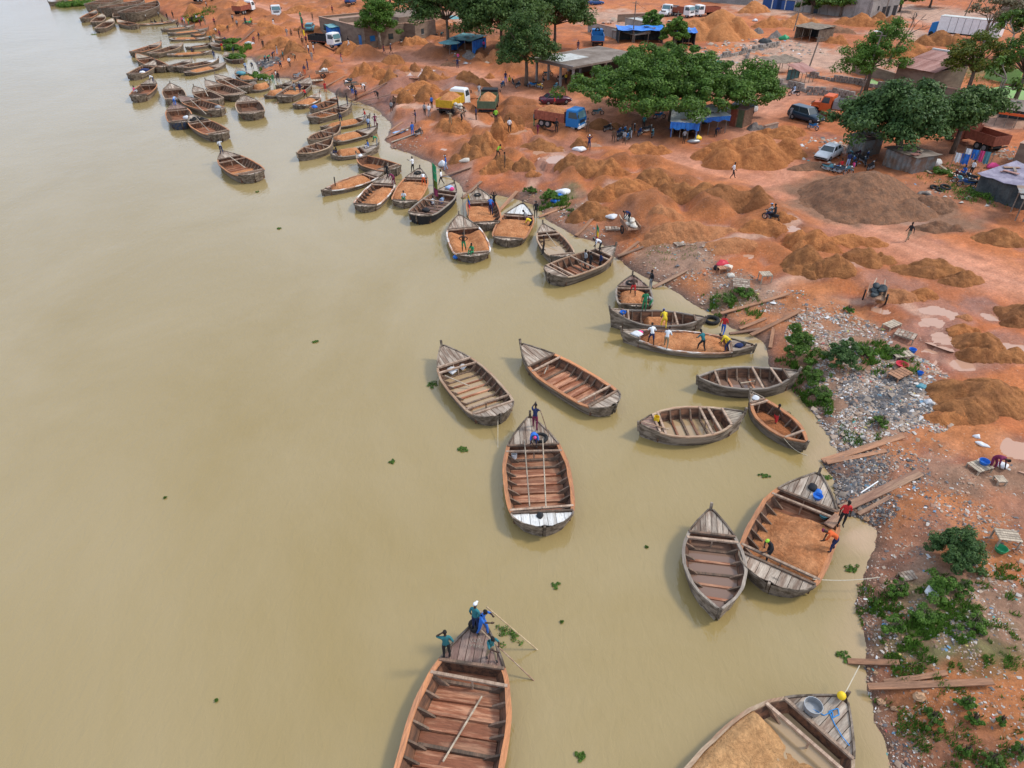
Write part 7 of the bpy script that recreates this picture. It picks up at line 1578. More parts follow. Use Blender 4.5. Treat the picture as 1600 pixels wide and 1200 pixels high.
# ------------------------------------------------------------------ planks, poles, ropes, bits on the bank
def plank(A, B, w_, label, m='plank_orange', za=None, zb=None, t=.07, n=1, group='gangplanks and loose boards on the bank'):
    a, b_ = G(*A), G(*B)
    if za is not None: a = ray(A[0], A[1], za)
    if zb is not None: b_ = ray(B[0], B[1], zb)
    for i in range(5):
        q = a.lerp(b_, i/4); need = float(th(np.array([q.x]), np.array([q.y]))[0])+.05-q.z
        if need > 0: a.z += need*(1.1 if i < 3 else .3); b_.z += need*(1.1 if i > 1 else .3)
    c = a.lerp(b_, .5); d = b_-a; L = d.length; mb = MB(); hz = L/2
    e = math.atan2(d.z, math.hypot(d.x, d.y))
    rs = random.Random(int(A[0])); V = []; N = 6
    for i in range(N+1):
        x = -hz+L*i/N; s = w_/2*(1+rs.uniform(-.06, .06)); zz = -.03*math.sin(math.pi*i/N)
        V += [(x, -s, zz-t/2), (x, s, zz-t/2), (x, s, zz+t/2), (x, -s, zz+t/2)]
    secs = [V[4*i:4*i+4] for i in range(N+1)]; mb.loft(secs)
    o = mb.obj('plank', M[m]); o.location = c+Vector((0, 0, t/2)); o.rotation_euler = (0, -e, math.atan2(d.y, d.x)); tag(o, label, 'plank', group)
for a in [
 ((1285, 723), (1410, 684), .42, 'upper orange gangplank running from the water past the rubbish slope', 'plank_orange'),
 ((1290, 727), (1384, 706), .28, 'thin plank just under the upper orange gangplank', 'plank_orange'),
 ((1312, 802), (1436, 742), .50, 'broad brown gangplank leading to the boat being unloaded', 'plank_brown'),
 ((1340, 806), (1390, 778), .22, 'narrow plank alongside the broad brown gangplank', 'plank_brown'),
 ((1324, 1034), (1404, 1037), .26, 'short reddish plank at the water edge', 'plank_orange'),
 ((1380, 1069), (1478, 1053), .24, 'pointed plank lying above the long bottom plank', 'plank_orange'),
 ((1352, 1081), (1548, 1070), .28, 'longest plank near the bottom, flat on orange soil', 'plank_orange'),
 ((1125, 496), (1232, 462), .30, 'upper long plank on the slope right of the dark boat', 'plank_orange'),
 ((1155, 516), (1196, 499), .28, 'short plank between the two long sloping ones', 'plank_orange'),
 ((1172, 529), (1250, 489), .32, 'lower long plank on the slope right of the dark boat', 'plank_orange'),
 ((1203, 545), (1208, 515), .25, 'plank standing upslope beside the spiky bush', 'plank_orange'),
 ((1140, 522), (1188, 514), .26, 'plank end poking from the longest sand boat to the bank', 'plank_brown'),
 ((965, 404), (1005, 388), .32, 'plank from the bow of the boat with small flag to the bank', 'plank_brown'),
 ((968, 402), (998, 378), .30, 'second plank rising steeply from the boat with small flag', 'plank_orange'),
 ((900, 370), (930, 338), .34, 'plank lying upslope above the small flooded boat', 'plank_orange'),
 ((912, 328), (942, 330), .30, 'upper of two short stacked boards left of the covered cart', 'plank_orange'),
 ((914, 326), (941, 324), .30, 'lower of two short stacked boards left of the covered cart', 'plank_orange'),
 ((842, 340), (886, 322), .32, 'plank climbing the bank beside the raked sand boat', 'plank_orange'),
 ((775, 335), (808, 295), .40, 'long plank leading up from the parted sand boat', 'plank_orange'),
 ((722, 310), (752, 284), .36, 'plank leading up behind the flag boat', 'plank_brown'),
 ((690, 276), (736, 262), .34, 'plank beside the man carrying white sacks', 'plank_brown'),
 ((604, 217), (644, 197), .34, 'plank at the muddy inlet by the drying clothes', 'plank_brown'),
 ((612, 224), (650, 210), .34, 'board under the drying clothes', 'wood_pale'),
 ((610, 205), (628, 182), .34, 'plank up the mud slope left of the man in blue', 'plank_orange'),
 ((552, 163), (640, 148), .40, 'very long plank across the purple mud slope', 'plank_brown'),
 ((545, 158), (605, 135), .40, 'second long plank across the purple mud slope', 'plank_orange'),
 ((500, 140), (540, 120), .36, 'plank from the dark deep boat up the slope', 'plank_orange'),
 ((440, 138), (474, 112), .36, 'long plank at the landing with the reeds', 'plank_orange'),
 ((402, 118), (425, 108), .36, 'plank at the dark rubbish heap', 'plank_orange'),
 ((1020, 450), (1075, 422), .34, 'plank from the short sand boat to the litter slope', 'plank_brown'),
 ((375, 66), (400, 58), .36, 'plank on the far landing slope', 'plank_brown'),
 ((1438, 262), (1455, 272), .3, 'bench board beside the gravel mound', 'wood_pale'),
 ((1468, 262), (1492, 276), .3, 'wooden bench beam near old tyres', 'wood_pale')]:
    plank(*a)
plank((1294, 822), (1318, 800), .45, 'plank resting on the rim of the unloaded boat', 'plank_brown', za=1.05, zb=.7)
def rod(a, b_, r, label, m='pole_wood', cat='pole', name='boat_pole', group='long punting poles', mid=None):
    c = (a+b_)/2; mb = MB(); pts = [a-c, b_-c] if mid is None else [a-c, mid-c, b_-c]; mb.tube(pts, r, 6); o = mb.obj(name, M[m]); o.location = c; tag(o, label, cat, group)
rod(ray(760, 948, 2.6), ray(845, 1020, -.2), .035, 'long yellow pole held by the man in blue, dipping into the water', 'pole_wood')
rod(ray(752, 985, 1.9), ray(842, 1071, -.2), .035, 'brown pole held by the man with pale trousers, dipping into the water', 'rim_tan')
rod(ray(753, 1088, .35), ray(692, 1190, .3), .04, 'pale pole lying in the hold of the bottom boat', 'wood_pale')
rod(bpt(bC, .75, .35, 1.15), bpt(bC, .16, .38, 1.02), .035, 'left pole laid along the white sterned boat', 'wood_pale')
rod(bpt(bC, .75, -.38, 1.15), bpt(bC, .15, -.12, 1.02), .035, 'right pole laid along the white sterned boat', 'wood_pale')
rod(ray(844, 640, 3.3), ray(864, 700, -.2), .03, 'slanting pole held at the bow of the white sterned boat', 'rim_tan')
rod(bpt(bD, .62, .8, 1.0), bpt(bD, .5, 0, .35), .04, 'short prop leaning inside the partly flooded boat', 'wood_pale')
rod(bpt(bE, .60, .7, .95), bpt(bE, .72, -.2, .4), .04, 'stick leaning inside the boat with red floor', 'wood_pale')
rod(bpt(bH, .02, .2, 1.1), bpt(bH, .25, -.6, .95), .035, 'oar shaft poking over the stern of the yellow can boat', 'rim_tan')
rod(bpt(bI, .4, -.5, .9), bpt(bI, .6, .2, .4), .04, 'oar lying in the grey pointed boat', 'wood_pale')
rod(bpt(bO, .75, .1, 1.0), bpt(bO, .45, -.2, .5), .04, 'pole lying in the small flooded boat', 'wood_pale')
rod(ray(310, 123, 1.3), ray(325, 150, 1), .06, 'pole crossing the anchored cluster', 'wood_pale'); rod(ray(297, 155, 1.3), ray(322, 178, 1), .06, 'pole lying across the reddish decked boat', 'wood_pale'); rod(ray(337, 118, 1.3), ray(385, 145, 1), .07, 'long pole lying over the paired boats', 'wood_pale')
rod(ray(305, 182, 1.3), ray(327, 205, .8), .06, 'pole lying in the front boat of the anchored cluster', 'wood_pale'); rod(ray(357, 243, 1.3), ray(383, 262, .8), .06, 'pole lying in the outermost anchored boat', 'wood_pale')
rod(ray(524, 290, 1), ray(522, 277, 2.4), .06, 'dark pole stuck upright in the long sand boat load', 'black')
rod(ray(1345, 770, 1.5), ray(1372, 752, 1.5), .03, 'white stick on the dark slope by the brown gangplank', 'white_paint')
# mooring ropes
def rope(P, r, label, m='rope_pale', sag=.2):
    c = P[0]; mb = MB(); pts = []
    for i in range(len(P)-1):
        for k in range(8): t = k/8; pts.append(P[i].lerp(P[i+1], t)-c-Vector((0, 0, sag*math.sin(math.pi*t))))
    pts.append(P[-1]-c); mb.tube(pts, r, 5); o = mb.obj('rope', M[m]); o.location = c; tag(o, label, 'rope', 'mooring ropes')
rope([ray(1270, 905, .8), ray(1375, 902, .9)], .02, 'taut mooring rope from the unloaded boat stern to the bank', sag=.15)
rope([ray(1319, 1086, 1.0), ray(1343, 1040, 1.2)], .02, 'mooring rope from the yellow float up the bank', sag=.05)
rope([ray(778, 645, .7), ray(778, 700, -.02), ray(779, 722, -.05)], .015, 'pale rope trailing in the water behind the flooded boat', sag=.02)
rope([ray(1225, 685, .8), ray(1262, 712, .0)], .015, 'rope loop hanging at the end of the slim boat')
bp = lambda u, v: bpt(bB, u, v, bB['sh'](u)+.03)
ropeb = rope([bp(.845, .45), bp(.86, .1), bp(.90, .0), bp(.88, -.15), bp(.91, -.3), bp(.93, -.1), bp(.89, .1), bp(.86, -.3), bp(.84, -.6), bp(.83, -.85)], .02, 'tangled blue rope on the bow deck of the bottom right boat', 'rope_blue', sag=-.01)
o = MB(); o.sphere((0, 0, 0), .17, 14, 9); o = o.obj('float', M['plastic_yellow'], None, True); o.location = ray(1315, 1087, 1.25); tag(o, 'round yellow float on the bow tip of the bottom right boat', 'float')
def tub(p, r, h, m, label, name='basin', cat='basin', taper=.75):
    mb = MB(); n = 14; R1 = lambda k, z: [(k*math.cos(2*math.pi*i/n), k*math.sin(2*math.pi*i/n), z) for i in range(n)]
    mb.loft([R1(r*taper, 0), R1(r, h), R1(r*.92, h), R1(r*taper*.9, .04)], True, True, True); o = mb.obj(name, M[m]); o.location = p; tag(o, label, cat)
tub(bpt(bB, .845, .45, bB['sh'](.845)+.01), .36, .3, 'metal_grey', 'grey metal tub on the deck of the bottom right boat', 'tub', 'tub', .9)
tub(bpt(bA, .945, .35, bA['sh'](.94)+.01), .30, .32, 'black', 'black bucket at the bow of the bottom boat', 'bucket', 'bucket')
tub(bpt(bG, .80, -.3, bG['sh'](.8)+.02), .26, .2, 'plastic_blue', 'blue basin on the bow deck of the unloaded boat'); tub(bpt(bG, .74, -.62, .3), .26, .2, 'teal_paint', 'teal basin under the bow deck of the unloaded boat')
tub(bpt(bH, .18, .3, bH['sh'](.18)+.02), .17, .3, 'plastic_yellow', 'yellow can in the stern of the pointed boat', 'jerry_can', 'can', .95); tub(bpt(bL, .20, -.2, .6), .22, .26, 'plastic_yellow', 'yellow bucket beside the man in yellow', 'bucket', 'bucket')
tub(bpt(bC, .68, .7, .35), .17, .32, 'plastic_white', 'white can under the bow of the white sterned boat', 'jerry_can', 'can', .95); tub(bpt(bK, .86, .1, bK['sh'](.86)), .24, .2, 'plastic_blue', 'blue basin at the right end of the dark boat')
def tyre(p, label, R_=.34, tilt=(0, 0), m='tyre'):
    mb = MB(); mb.torus((0, 0, 0), (0, 0, 1), R_, R_*.30, 16, 7); o = mb.obj('tyre', M[m], None, True); o.location = p; o.rotation_euler = (tilt[0], tilt[1], 0); tag(o, label, 'tyre', 'old tyres')
tyre(bpt(bC, .79, -.38, bC['sh'](.79)+.08), 'tyre on the bow deck of the white sterned boat'); tyre(bpt(bR, .84, .2, bR['sh'](.84)+.08), 'tyre on the bow deck behind the parted sand boat', .3); tyre(bpt(bT, .87, 0, bT['sh'](.87)+.08), 'tyre on the bow deck left of the flag')
tyre(bpt(bM, .80, .2, bM['sh'](.8)+.08), 'tyre on the reddish deck of the short sand boat', .3)
for px, py, R_, lb, m in [(1418, 326, .6, 'large half buried tyre at the front of the gravel mound', 'stone'), (1443, 314, .6, 'half buried tyre on the gravel flank', 'stone'), (1434, 328, .5, 'middle half buried tyre at the gravel foot', 'stone'), (1446, 328, .45, 'smallest half buried tyre at the gravel foot', 'stone'), (1460, 295, .4, 'black tyre left of the bench', 'tyre'), (1468, 298, .35, 'black tyre under the bench', 'tyre'), (1477, 294, .45, 'black tyre stack right of the bench', 'tyre')]:
    g = G(px, py); g.z += .12; 
    if m == 'stone': g.z += .35
    tyre(g, lb, R_, (.2, .1), 'tyre' if m == 'tyre' else 'gravel_grey')
for u, v, q in ((.80, .4, 'left'), (.84, -.1, 'foremost'), (.78, -.5, 'right')): tyre(bpt(FB[12], u, v, FB[12]['sh'](u)+.1), q+' black tyre of three on the bow of the front anchored boat', .35)
tyre(ray(1112, 500, .15), 'black tyre half sunk at the end of the dark boat', .5)
def flag(p, h, cols, label, sz=(.9, 1.6), lean=(0, 0)):
    r = thing('flag', label, 'flag', p); mb = MB(); mb.tube([(0, 0, -.2), (lean[0], lean[1], h)], [.05, .03], 6); mb.obj('flag_pole', M['bark_pale'], r)
    for k, c in enumerate(cols):
        mb = MB(); z1 = h-.05-k*sz[1]/len(cols); z0 = z1-sz[1]/len(cols)+.01; N = 5; V = []
        for i in range(N+1): a = i/N; V += [(a*sz[0]*.4, .08*math.sin(a*5+k), z0-a*.35), (a*sz[0]*.4, .08*math.sin(a*5+k), z1-a*.35)]
        mb.add(V, [(2*i, 2*i+2, 2*i+3, 2*i+1) for i in range(N)]); mb.add([(x, y+.01, z) for x, y, z in V], [(2*i+1, 2*i+3, 2*i+2, 2*i) for i in range(N)]); mb.obj('cloth_panel', M[c], r)
flag(bpt(bS, .42, -.1, .5), 4.6, ['plastic_green', 'plastic_green', 'leaf_yellow', 'cloth_maroon'], 'tall green and red cloth banner on the black boat', (1.0, 3.2))
flag(bpt(bQ, .52, .1, .5), 4.2, ['bark'], 'dark mast standing in the parted sand boat', (.1, .3))
flag(bpt(bR, .30, 1.0, .4), 2.6, ['plastic_yellow', 'plastic_blue', 'plastic_red'], 'small striped flag between two sand boats', (.5, 1.3)); flag(bpt(bN, .80, .9, .9), 2.6, ['plastic_green', 'plastic_yellow', 'plastic_red'], 'small green yellow red flag at the prow of the empty boat', (.5, 1.4))
flag(G(478, 84), 6.5, ['plastic_green', 'cloth_maroon', 'plastic_yellow'], 'tall banner pole among the queue of workers', (.9, 3.0))
def crate(px, py, deg, sz, label, m='wood_pale', slats=5, tilt=0, legs=True):
    g = G(px, py); r = thing('crate', label, 'crate', g, D(deg), 'wooden crates, pallets and stands on the bank'); w_, d_, h_ = sz
    for i in range(slats): b = MB(); b.box((-w_/2+w_*(i+.5)/slats, 0, h_+.02), (w_/slats*.82, d_, .035)); b.obj('slat', M[m], r)
    for s in (-1, 1): b = MB(); b.box((0, s*(d_/2-.05), h_-.03), (w_, .06, .06)); b.obj('rail', M[m], r)
    if legs:
        for s in (-1, 1):
            for q in (-1, 1): b = MB(); b.box((s*(w_/2-.04), q*(d_/2-.05), (h_-.065)/2-.05), (.07, .07, h_-.065+.1)); b.obj('leg', M[m], r)
for a in [(1567, 850, 80, (.75, 1.0, .6), 'slatted wooden crate with a green basin on bare soil, right side'), (1528, 735, 20, (1.1, .8, .35), 'slatted wooden stand holding the blue basin by the stooping person'), (1158, 446, 75, (1.6, 1.3, .2), 'large grey pallet lying in green weeds', 'deck_wood'), (1194, 440, 5, (.9, .8, .7), 'wooden box stand left of two hoes'),
  (1392, 512, 30, (1.3, .7, .3), 'small broken pallet on the upper litter ridge'), (1413, 528, -40, (1.3, 1.0, .3), 'broken pallet at the end of the green strip', 'deck_wood'), (1408, 560, 10, (1.4, .7, .35), 'low slatted stand above the red basin', 'wood_pale'), (1405, 588, 30, (1.5, .8, .25), 'reddish pallet below the red basin', 'plank_orange'), (1062, 380, 20, (.9, .7, .12), 'pair of flat boards on the trampled slope', 'deck_wood'), (958, 357, 0, (1.5, .8, .2), 'grey pallet boards left of the covered cart', 'deck_wood'),
  (1060, 208, 60, (1.6, 1.0, .9), 'stacked boards leaning by the shelter'), (495, 125, 20, (2.2, 1.2, .3), 'pale board stand near the grey decked boats', 'wood_pale'), (1560, 755, 0, (.5, .5, .3), 'low crate right of the blue basin'), (1418, 902, 12, (.8, .5, .1), 'weathered board panel lying among the bushes', 'deck_wood'), (1130, 425, 10, (1.0, .6, .4), 'light crate in the junk pile on the slope', 'plank_orange'), (740, 315, 0, (.6, .5, .3), 'crate by the flag boat bow')]: crate(*a)
tub(G(1562, 862)+Vector((0, 0, .05)), .28, .22, 'plastic_green', 'green basin leaning on the slatted crate'); tub(G(1532, 733)+Vector((0, 0, .42)), .27, .2, 'plastic_blue', 'blue basin on the slatted stand'); tub(G(1408, 573)+Vector((0, 0, .05)), .4, .2, 'plastic_red', 'red basin between the pallets'); tub(G(1425, 550), .25, .25, 'plastic_blue', 'blue bucket at the end of the green strip', 'bucket', 'bucket'); tub(G(1437, 585), .2, .2, 'plastic_blue', 'small blue bucket right of the reddish pallet', 'bucket', 'bucket')
def sack(px, py, sz, m, label, deg=0, z=0):
    g = Gp(px, py); b = MB(); sz = [q*.72 for q in sz]; b.sphere((0, 0, sz[2]*.35), sz, 18, 10); s = int(px); b.v = [(x*(1+.4*math.sin(y*5/sz[1]*.4+s)), y*(1+.35*math.sin(x*4/sz[0]*.5+s)), max(z_, -.05)*(1+.9*float(fbm(x/sz[0]*2+s, y/sz[1]*2, 3, s)))) for x, y, z_ in b.v]
    o = b.obj('sack', M[m], None, True); o.location = g+Vector((0, 0, z)); o.rotation_euler = (0, 0, D(deg)); tag(o, label, 'sack', 'bags, bundles and cloth heaps')
for a in [(729, 245, (1.1, .5, .35), 'sack_cloth', 'long pale bundle lying below the ridged sand row', 20), (880, 296, (1.1, .7, .45), 'plastic_white', 'white sack heap on the debris slope'), (875, 305, (.5, .4, .3), 'plastic_blue', 'blue bag below the white sack heap'), (868, 314, (.6, .5, .3), 'plastic_blue', 'blue and white bag at the foot of the debris slope'), (905, 235, (1.0, .6, .4), 'plastic_white', 'white sacks on top of a dark sand heap'), (1526, 683, (.35, .25, .15), 'plastic_white', 'upper part of a curled white plastic sheet'), (1535, 695, (.4, .2, .12), 'plastic_white', 'lower part of a curled white plastic sheet', -40),
   (692, 258, (.6, .4, .6), 'plastic_white', 'white bundle beside the path carrier'), (625, 207, (1.2, .6, .25), 'cloth_light_blue', 'bluish clothes spread to dry on the bank', 10), (635, 203, (.8, .5, .2), 'plastic_white', 'white clothes spread to dry on the bank'), (1450, 630, (.45, .35, .3), 'plastic_white', 'white bag at the right edge of the black rubbish'), (1440, 605, (.4, .3, .2), 'teal_paint', 'teal rag on the black rubbish'), (1460, 925, (.5, .4, .25), 'plastic_white', 'white bag under the feathery bush'), (390, 70, (1.2, .8, .6), 'plastic_white', 'white sacks on the far landing'),
   (1128, 413, (.7, .5, .5), 'plastic_red', 'red and yellow bundle on the junk pile'), (1137, 420, (.6, .5, .4), 'sack_cloth', 'pale sack on the junk pile'), (1142, 432, (.6, .5, .3), 'sack_cloth', 'cardboard coloured sack below the junk pile'), (1120, 420, (.3, .3, .4), 'black', 'black bag at the junk pile'), (955, 340, (.9, .6, .3), 'plastic_white', 'white rags left of the covered cart'), (1566, 728, (.35, .3, .2), 'plastic_white', 'white bag behind the stooping person'), (1550, 262, (1.3, .5, .5), 'cloth_pink', 'magenta and navy cloths beside the mud room'), (1458, 258, (1.2, .5, .7), 'deck_white', 'white trough beside the tin shack'),
   (1090, 218, (.6, .5, .5), 'plastic_yellow', 'yellow can heap at the blue sided shelter'), (1083, 223, (.9, .5, .4), 'metal_grey', 'grey motorbike parts heap at the shelter'), (1225, 62, (1.5, .8, .8), 'plastic_green', 'green barrel cover beside the straw hut'), (1195, 68, (1.5, .6, 1.0), 'tarp_black', 'dark water tank by the block wall'), (1180, 33, (1.2, .8, .5), 'plastic_white', 'white rubble pile on the far sand')]: sack(*a)
def washing_line(A, B, label):
    r, W = frame(A, B, label, 'washing_line', 'washing line'); rs = random.Random(3)
    for x in (0, W*.5, W): b = MB(); b.tube([(x, 0, -.2), (x, 0, 1.9)], .04, 6); b.obj('post', M['bark_pale'], r)
    b = MB(); b.tube([(W*i/16, 0, 1.85-.12*abs(math.sin(math.pi*i/8))) for i in range(17)], .012, 4); b.obj('line', M['black'], r)
    x = .1; k = 0
    while x < W-.5:
        w_ = rs.uniform(.4, 1.0); hh = rs.uniform(.6, 1.3); b = MB(); V = []; N = 6
        for i in range(N+1): V += [(x+w_*i/N, .06*math.sin(i*1.3), 1.76), (x+w_*i/N+.05, .16*math.sin(i*1.3+1)-.15, 1.76-hh+.08*math.sin(i*2.0))]
        b.add(V, [(2*i+1, 2*i+3, 2*i+2, 2*i) for i in range(N)]); b.obj('garment', M[['cloth_white', 'tarp_blue', 'cloth_pink', 'teal_paint', 'cloth_light_blue', 'tarp_blue', 'cloth_navy', 'cloth_maroon'][k % 8]], r); x += w_+rs.uniform(.02, .15); k += 1
washing_line((1484, 262), (1512, 268), 'front washing line hung with white, blue and pink garments'); washing_line((1500, 256), (1545, 262), 'back washing line with turquoise and navy cloths by the mud room')
def onbag(b, u, v, sz, m, label, dz=0):
    sz = [q*.8 for q in sz]; p = bpt(b, u, v, b['sh'](u)+dz if dz < 5 else dz-10); q = MB(); q.sphere((0, 0, sz[2]*.5), sz, 10, 6); q.v = [(x*(1+.25*math.sin(y*6+u*9)), y*(1+.2*math.sin(x*5)), z+.04*math.sin(x*11+y*8)) for x, y, z in q.v]; o = q.obj('bundle', M[m], None, True); o.location = p; tag(o, label, 'bundle', 'bags, bundles and cloth heaps')
onbag(bD, .73, .25, (.45, .55, .18), 'plastic_white', 'white sheet under the bow deck of the flooded boat', 10.45); onbag(bD, .735, -.35, (.3, .4, .14), 'plastic_white', 'smaller white sheet in the bow of the flooded boat', 10.45)
onbag(bG, .86, .0, (.25, .35, .2), 'black', 'coil of dark netting on the unloaded boat bow'); onbag(bG, .84, -.3, (.2, .3, .15), 'plastic_blue', 'blue rag on the unloaded boat bow'); onbag(bC, .10, .1, (.2, .25, .15), 'black', 'dark rag on the white stern deck')
onbag(bL, .88, .1, (.5, .45, .18), 'plastic_white', 'white clothes heap in the left tip of the longest sand boat'); onbag(bL, .86, -.3, (.3, .25, .15), 'cloth_pink', 'pink cloth in the left tip of the longest sand boat'); onbag(bL, .12, .2, (.35, .3, .2), 'cloth_navy', 'navy bundle on the right deck of the longest sand boat'); onbag(bL, .09, -.1, (.25, .25, .2), 'black', 'black bag on the right deck of the longest sand boat')
onbag(bJ, .9, .0, (.25, .3, .1), 'plastic_white', 'white plate on the tip of the slim boat', 0); onbag(bQ, .13, .95, (.3, .25, .25), 'plastic_blue', 'blue bag at the stern of the parted sand boat', -.4); onbag(bS, .3, .2, (.5, .5, .3), 'black', 'black engine bulk in the flag boat', 10.4); onbag(bS, .86, 0, (.5, .6, .25), 'cloth_light_blue', 'light blue clothes on the flag boat bow'); onbag(bS, .83, -.4, (.3, .3, .25), 'cloth_pink', 'pink bundle on the flag boat bow')
onbag(FB[15], .55, .1, (1.1, .9, .5), 'cloth_navy', 'navy bundles filling an anchored boat', 10.3); onbag(FB[15], .35, -.2, (.7, .8, .5), 'plastic_white', 'white bundles filling an anchored boat', 10.3); onbag(FB[11], .35, -.5, (.6, .5, .4), 'plastic_white', 'white cloth on the stern of the red and blue boat', 10.5); onbag(FB[10-1], .12, -.3, (.5, .5, .35), 'cloth_grey', 'white grey bundle at the stern of the reddish decked boat'); onbag(FB[33], .7, .1, (1.1, .7, .5), 'teal_paint', 'teal bundles in the boat near the wader', 10.4)
onbag(bAC, .08, 0, (.5, .6, .35), 'tarp_blue', 'blue bundle at the stern of the red floored boat', 0); onbag(bW, .9, 0, (.3, .4, .2), 'plastic_white', 'white rag at the tip of the scooped out boat')
# carts
def cart(px, py, deg, label, cover='sack_cloth', h=1.3, donkey=True):
    g = G(px, py); r = thing('cart', label, 'cart', g, D(deg), 'carts on the bank'); wbox(r, 'bed', 'plank_brown', -1.1, 1.1, -.65, .65, .75, .83)
    for s in (1, -1): wbox(r, 'side_board', 'plank_brown', -1.1, 1.1, s*.62-.03, s*.62+.03, .833, 1.1)
    for s in (1, -1):
        b = MB(); b.torus((0, s*.78, .42), (0, 1, 0), .36, .07, 16, 6); b.obj('wheel', M['tyre'], r); b = MB(); b.beam((1.0, s*.4, .8), (2.5, s*.3, .85), .06, .06); b.obj('shaft', M['wood_pale'], r)
    rs = random.Random(int(px))
    for k in range(9):
        b = MB(); cx, cy, cz = rs.uniform(-.75, .75), rs.uniform(-.32, .32), .95+(.28 if k > 5 else 0)*h; b.sphere((0, 0, 0), (.42, .26, .17), 10, 6); a = rs.uniform(-.6, .6)
        b.v = [(cx+x*math.cos(a)-y*math.sin(a), cy+x*math.sin(a)+y*math.cos(a), cz+z*(1+.5*math.sin(x*9+k))) for x, y, z in b.v]; b.obj('sack', M[cover], r, True)
cart(985, 352, 100, 'cart piled with beige sacking on the trampled slope'); cart(1365, 472, 60, 'cart with a dark bundled load by the pale sand heap', 'tarp_black', .95); cart(504, 117, 20, 'cart with pale cloth load by the mud slope', 'deck_white'); cart(550, 140, 20, 'cart with a dark canopy surrounded by three people', 'tarp_black', 2.0); cart(388, 44, 10, 'small green cart among workers on the far landing', 'plastic_green'); cart(715, 178, -60, 'cart with a tilted pale board next to the yellow truck', 'sack_cloth')
person(G(981, 350)+Vector((0, 0, 1.1)), D(200), 'bend', 'navy', 'black', 'man in navy stooping over the sacking cart', group=WG)
# stones and rubble on the near bank
def rocks(lst):
    for px, py, s, lb in lst:
        s = s*.7; g = G(px, py); rs = np.random.RandomState(int(px)); b = MB(); b.sphere((0, 0, s*.3), (s, s*.75, s*.55), 8, 6); b.v = [(x*(1+.3*rs.uniform(-1, 1)), y*(1+.3*rs.uniform(-1, 1)), z*(1+.25*rs.uniform(-1, 1))) for x, y, z in b.v]; o = b.obj('rock', M['rock']); o.location = g; tag(o, lb, 'rock', 'loose rocks on the near bank')
rocks([(1353, 812, .28, 'brown boulder at the waterline below the gangplank'), (1376, 1098, .26, 'tan boulder below the plank end at the water'), (1436, 1090, .36, 'flat tan rock tucked under the longest plank'), (1396, 1108, .2, 'small tan stone right of the tan boulder'), (1345, 955, .16, 'small stone at the waterline by the bushes'), (1343, 915, .18, 'reddish stone where the mooring rope lands'), (1368, 1052, .14, 'pale stone between the planks'), (1357, 1045, .12, 'small pale stone above the longest plank')])
# litter and soil clods: uncountable
def scatter(name, zones, size, mats, seed, label, flatness=.35, zl=.0):
    rs = np.random.RandomState(seed); X, Y, S = [], [], []
    for px, py, r, n, sc in zones:
        g = ray(px, py, 1.4); n = int(n*(1.2 if n > 2400 else .42)); sc = sc*.8; a = rs.uniform(0, 2*math.pi, n); q = r*rs.uniform(0, 1, n)**.6; x = g.x+q*np.cos(a); y = g.y+q*np.sin(a)*1.0
        k = fbm(x/1.1, y/1.1, 3, seed)+rs.uniform(-.12, .12, n) > -.04; X.append(x[k]); Y.append(y[k]); S.append(rs.lognormal(0, .45, k.sum())*size*sc)
    X, Y, S = map(np.concatenate, (X, Y, S)); d = sdist(X, Y); k = d > -.15; X, Y, S, d = X[k], Y[k], S[k], d[k]; Zh = th(X, Y, d); k = Zh > -.03; X, Y, S, Zh = X[k], Y[k], S[k], Zh[k]; n = len(X)
    a = rs.uniform(0, 2*math.pi, n); ex = np.stack([np.cos(a), np.sin(a), rs.uniform(-.3, .3, n)], 1)*S[:, None]; ey = np.stack([-np.sin(a), np.cos(a), rs.uniform(-.3, .3, n)], 1)*(S*rs.uniform(.4, .9, n))[:, None]
    C = np.stack([X, Y, Zh+S*.25+zl], 1); up = np.zeros((n, 3)); up[:, 2] = S*flatness
    V = np.stack([C-ex-ey*rs.uniform(.4, 1, (n, 1))-up*.6, C+ex*rs.uniform(.6, 1, (n, 1))-ey-up*.6, C+ex+ey*rs.uniform(.4, 1, (n, 1))-up*.6, C-ex*rs.uniform(.5, 1, (n, 1))+ey-up*.6, C+up+ex*rs.uniform(-.4, .4, (n, 1))], 1).reshape(-1, 3)
    b = np.arange(n)[:, None]*5; Fq = np.concatenate([b+np.array(f) for f in ((0, 1, 4), (1, 2, 4), (2, 3, 4), (3, 0, 4))]).astype(np.int32)
    o = link(bpy.data.objects.new(name, big_mesh(name, V, Fq, mats))); tag(o, label, None, None, 'stuff'); return o
def littermat(n, stops, rough=.7):
    m, nt, P = nt_new(n); g = nt.nodes.new('ShaderNodeNewGeometry'); r = nt.nodes.new('ShaderNodeValToRGB'); r.color_ramp.interpolation = 'CONSTANT'; e = r.color_ramp.elements
    for i, (p, c) in enumerate(stops):
        x = e[i] if i < 2 else e.new(p); x.position = p; x.color = (*c, 1)
    nt.links.new(g.outputs['Random Per Island'], r.inputs[0]); nt.links.new(r.outputs[0], P.inputs['Base Color']); P.inputs['Roughness'].default_value = rough; M[n] = m
littermat('litter', [(0, (.36, .27, .20)), (.22, (.42, .38, .34)), (.38, (.12, .11, .11)), (.54, (.29, .20, .14)), (.72, (.19, .12, .08)), (.86, (.62, .61, .60)), (.905, (.12, .24, .36)), (.92, (.38, .08, .06)), (.928, (.08, .28, .26)), (.937, (.45, .36, .12)), (.945, (.36, .20, .13))])
littermat('litter_dark', [(0, (.05, .05, .055)), (.45, (.12, .11, .11)), (.7, (.24, .19, .15)), (.90, (.50, .48, .46)), (.94, (.08, .16, .22)), (.96, (.16, .12, .09))])
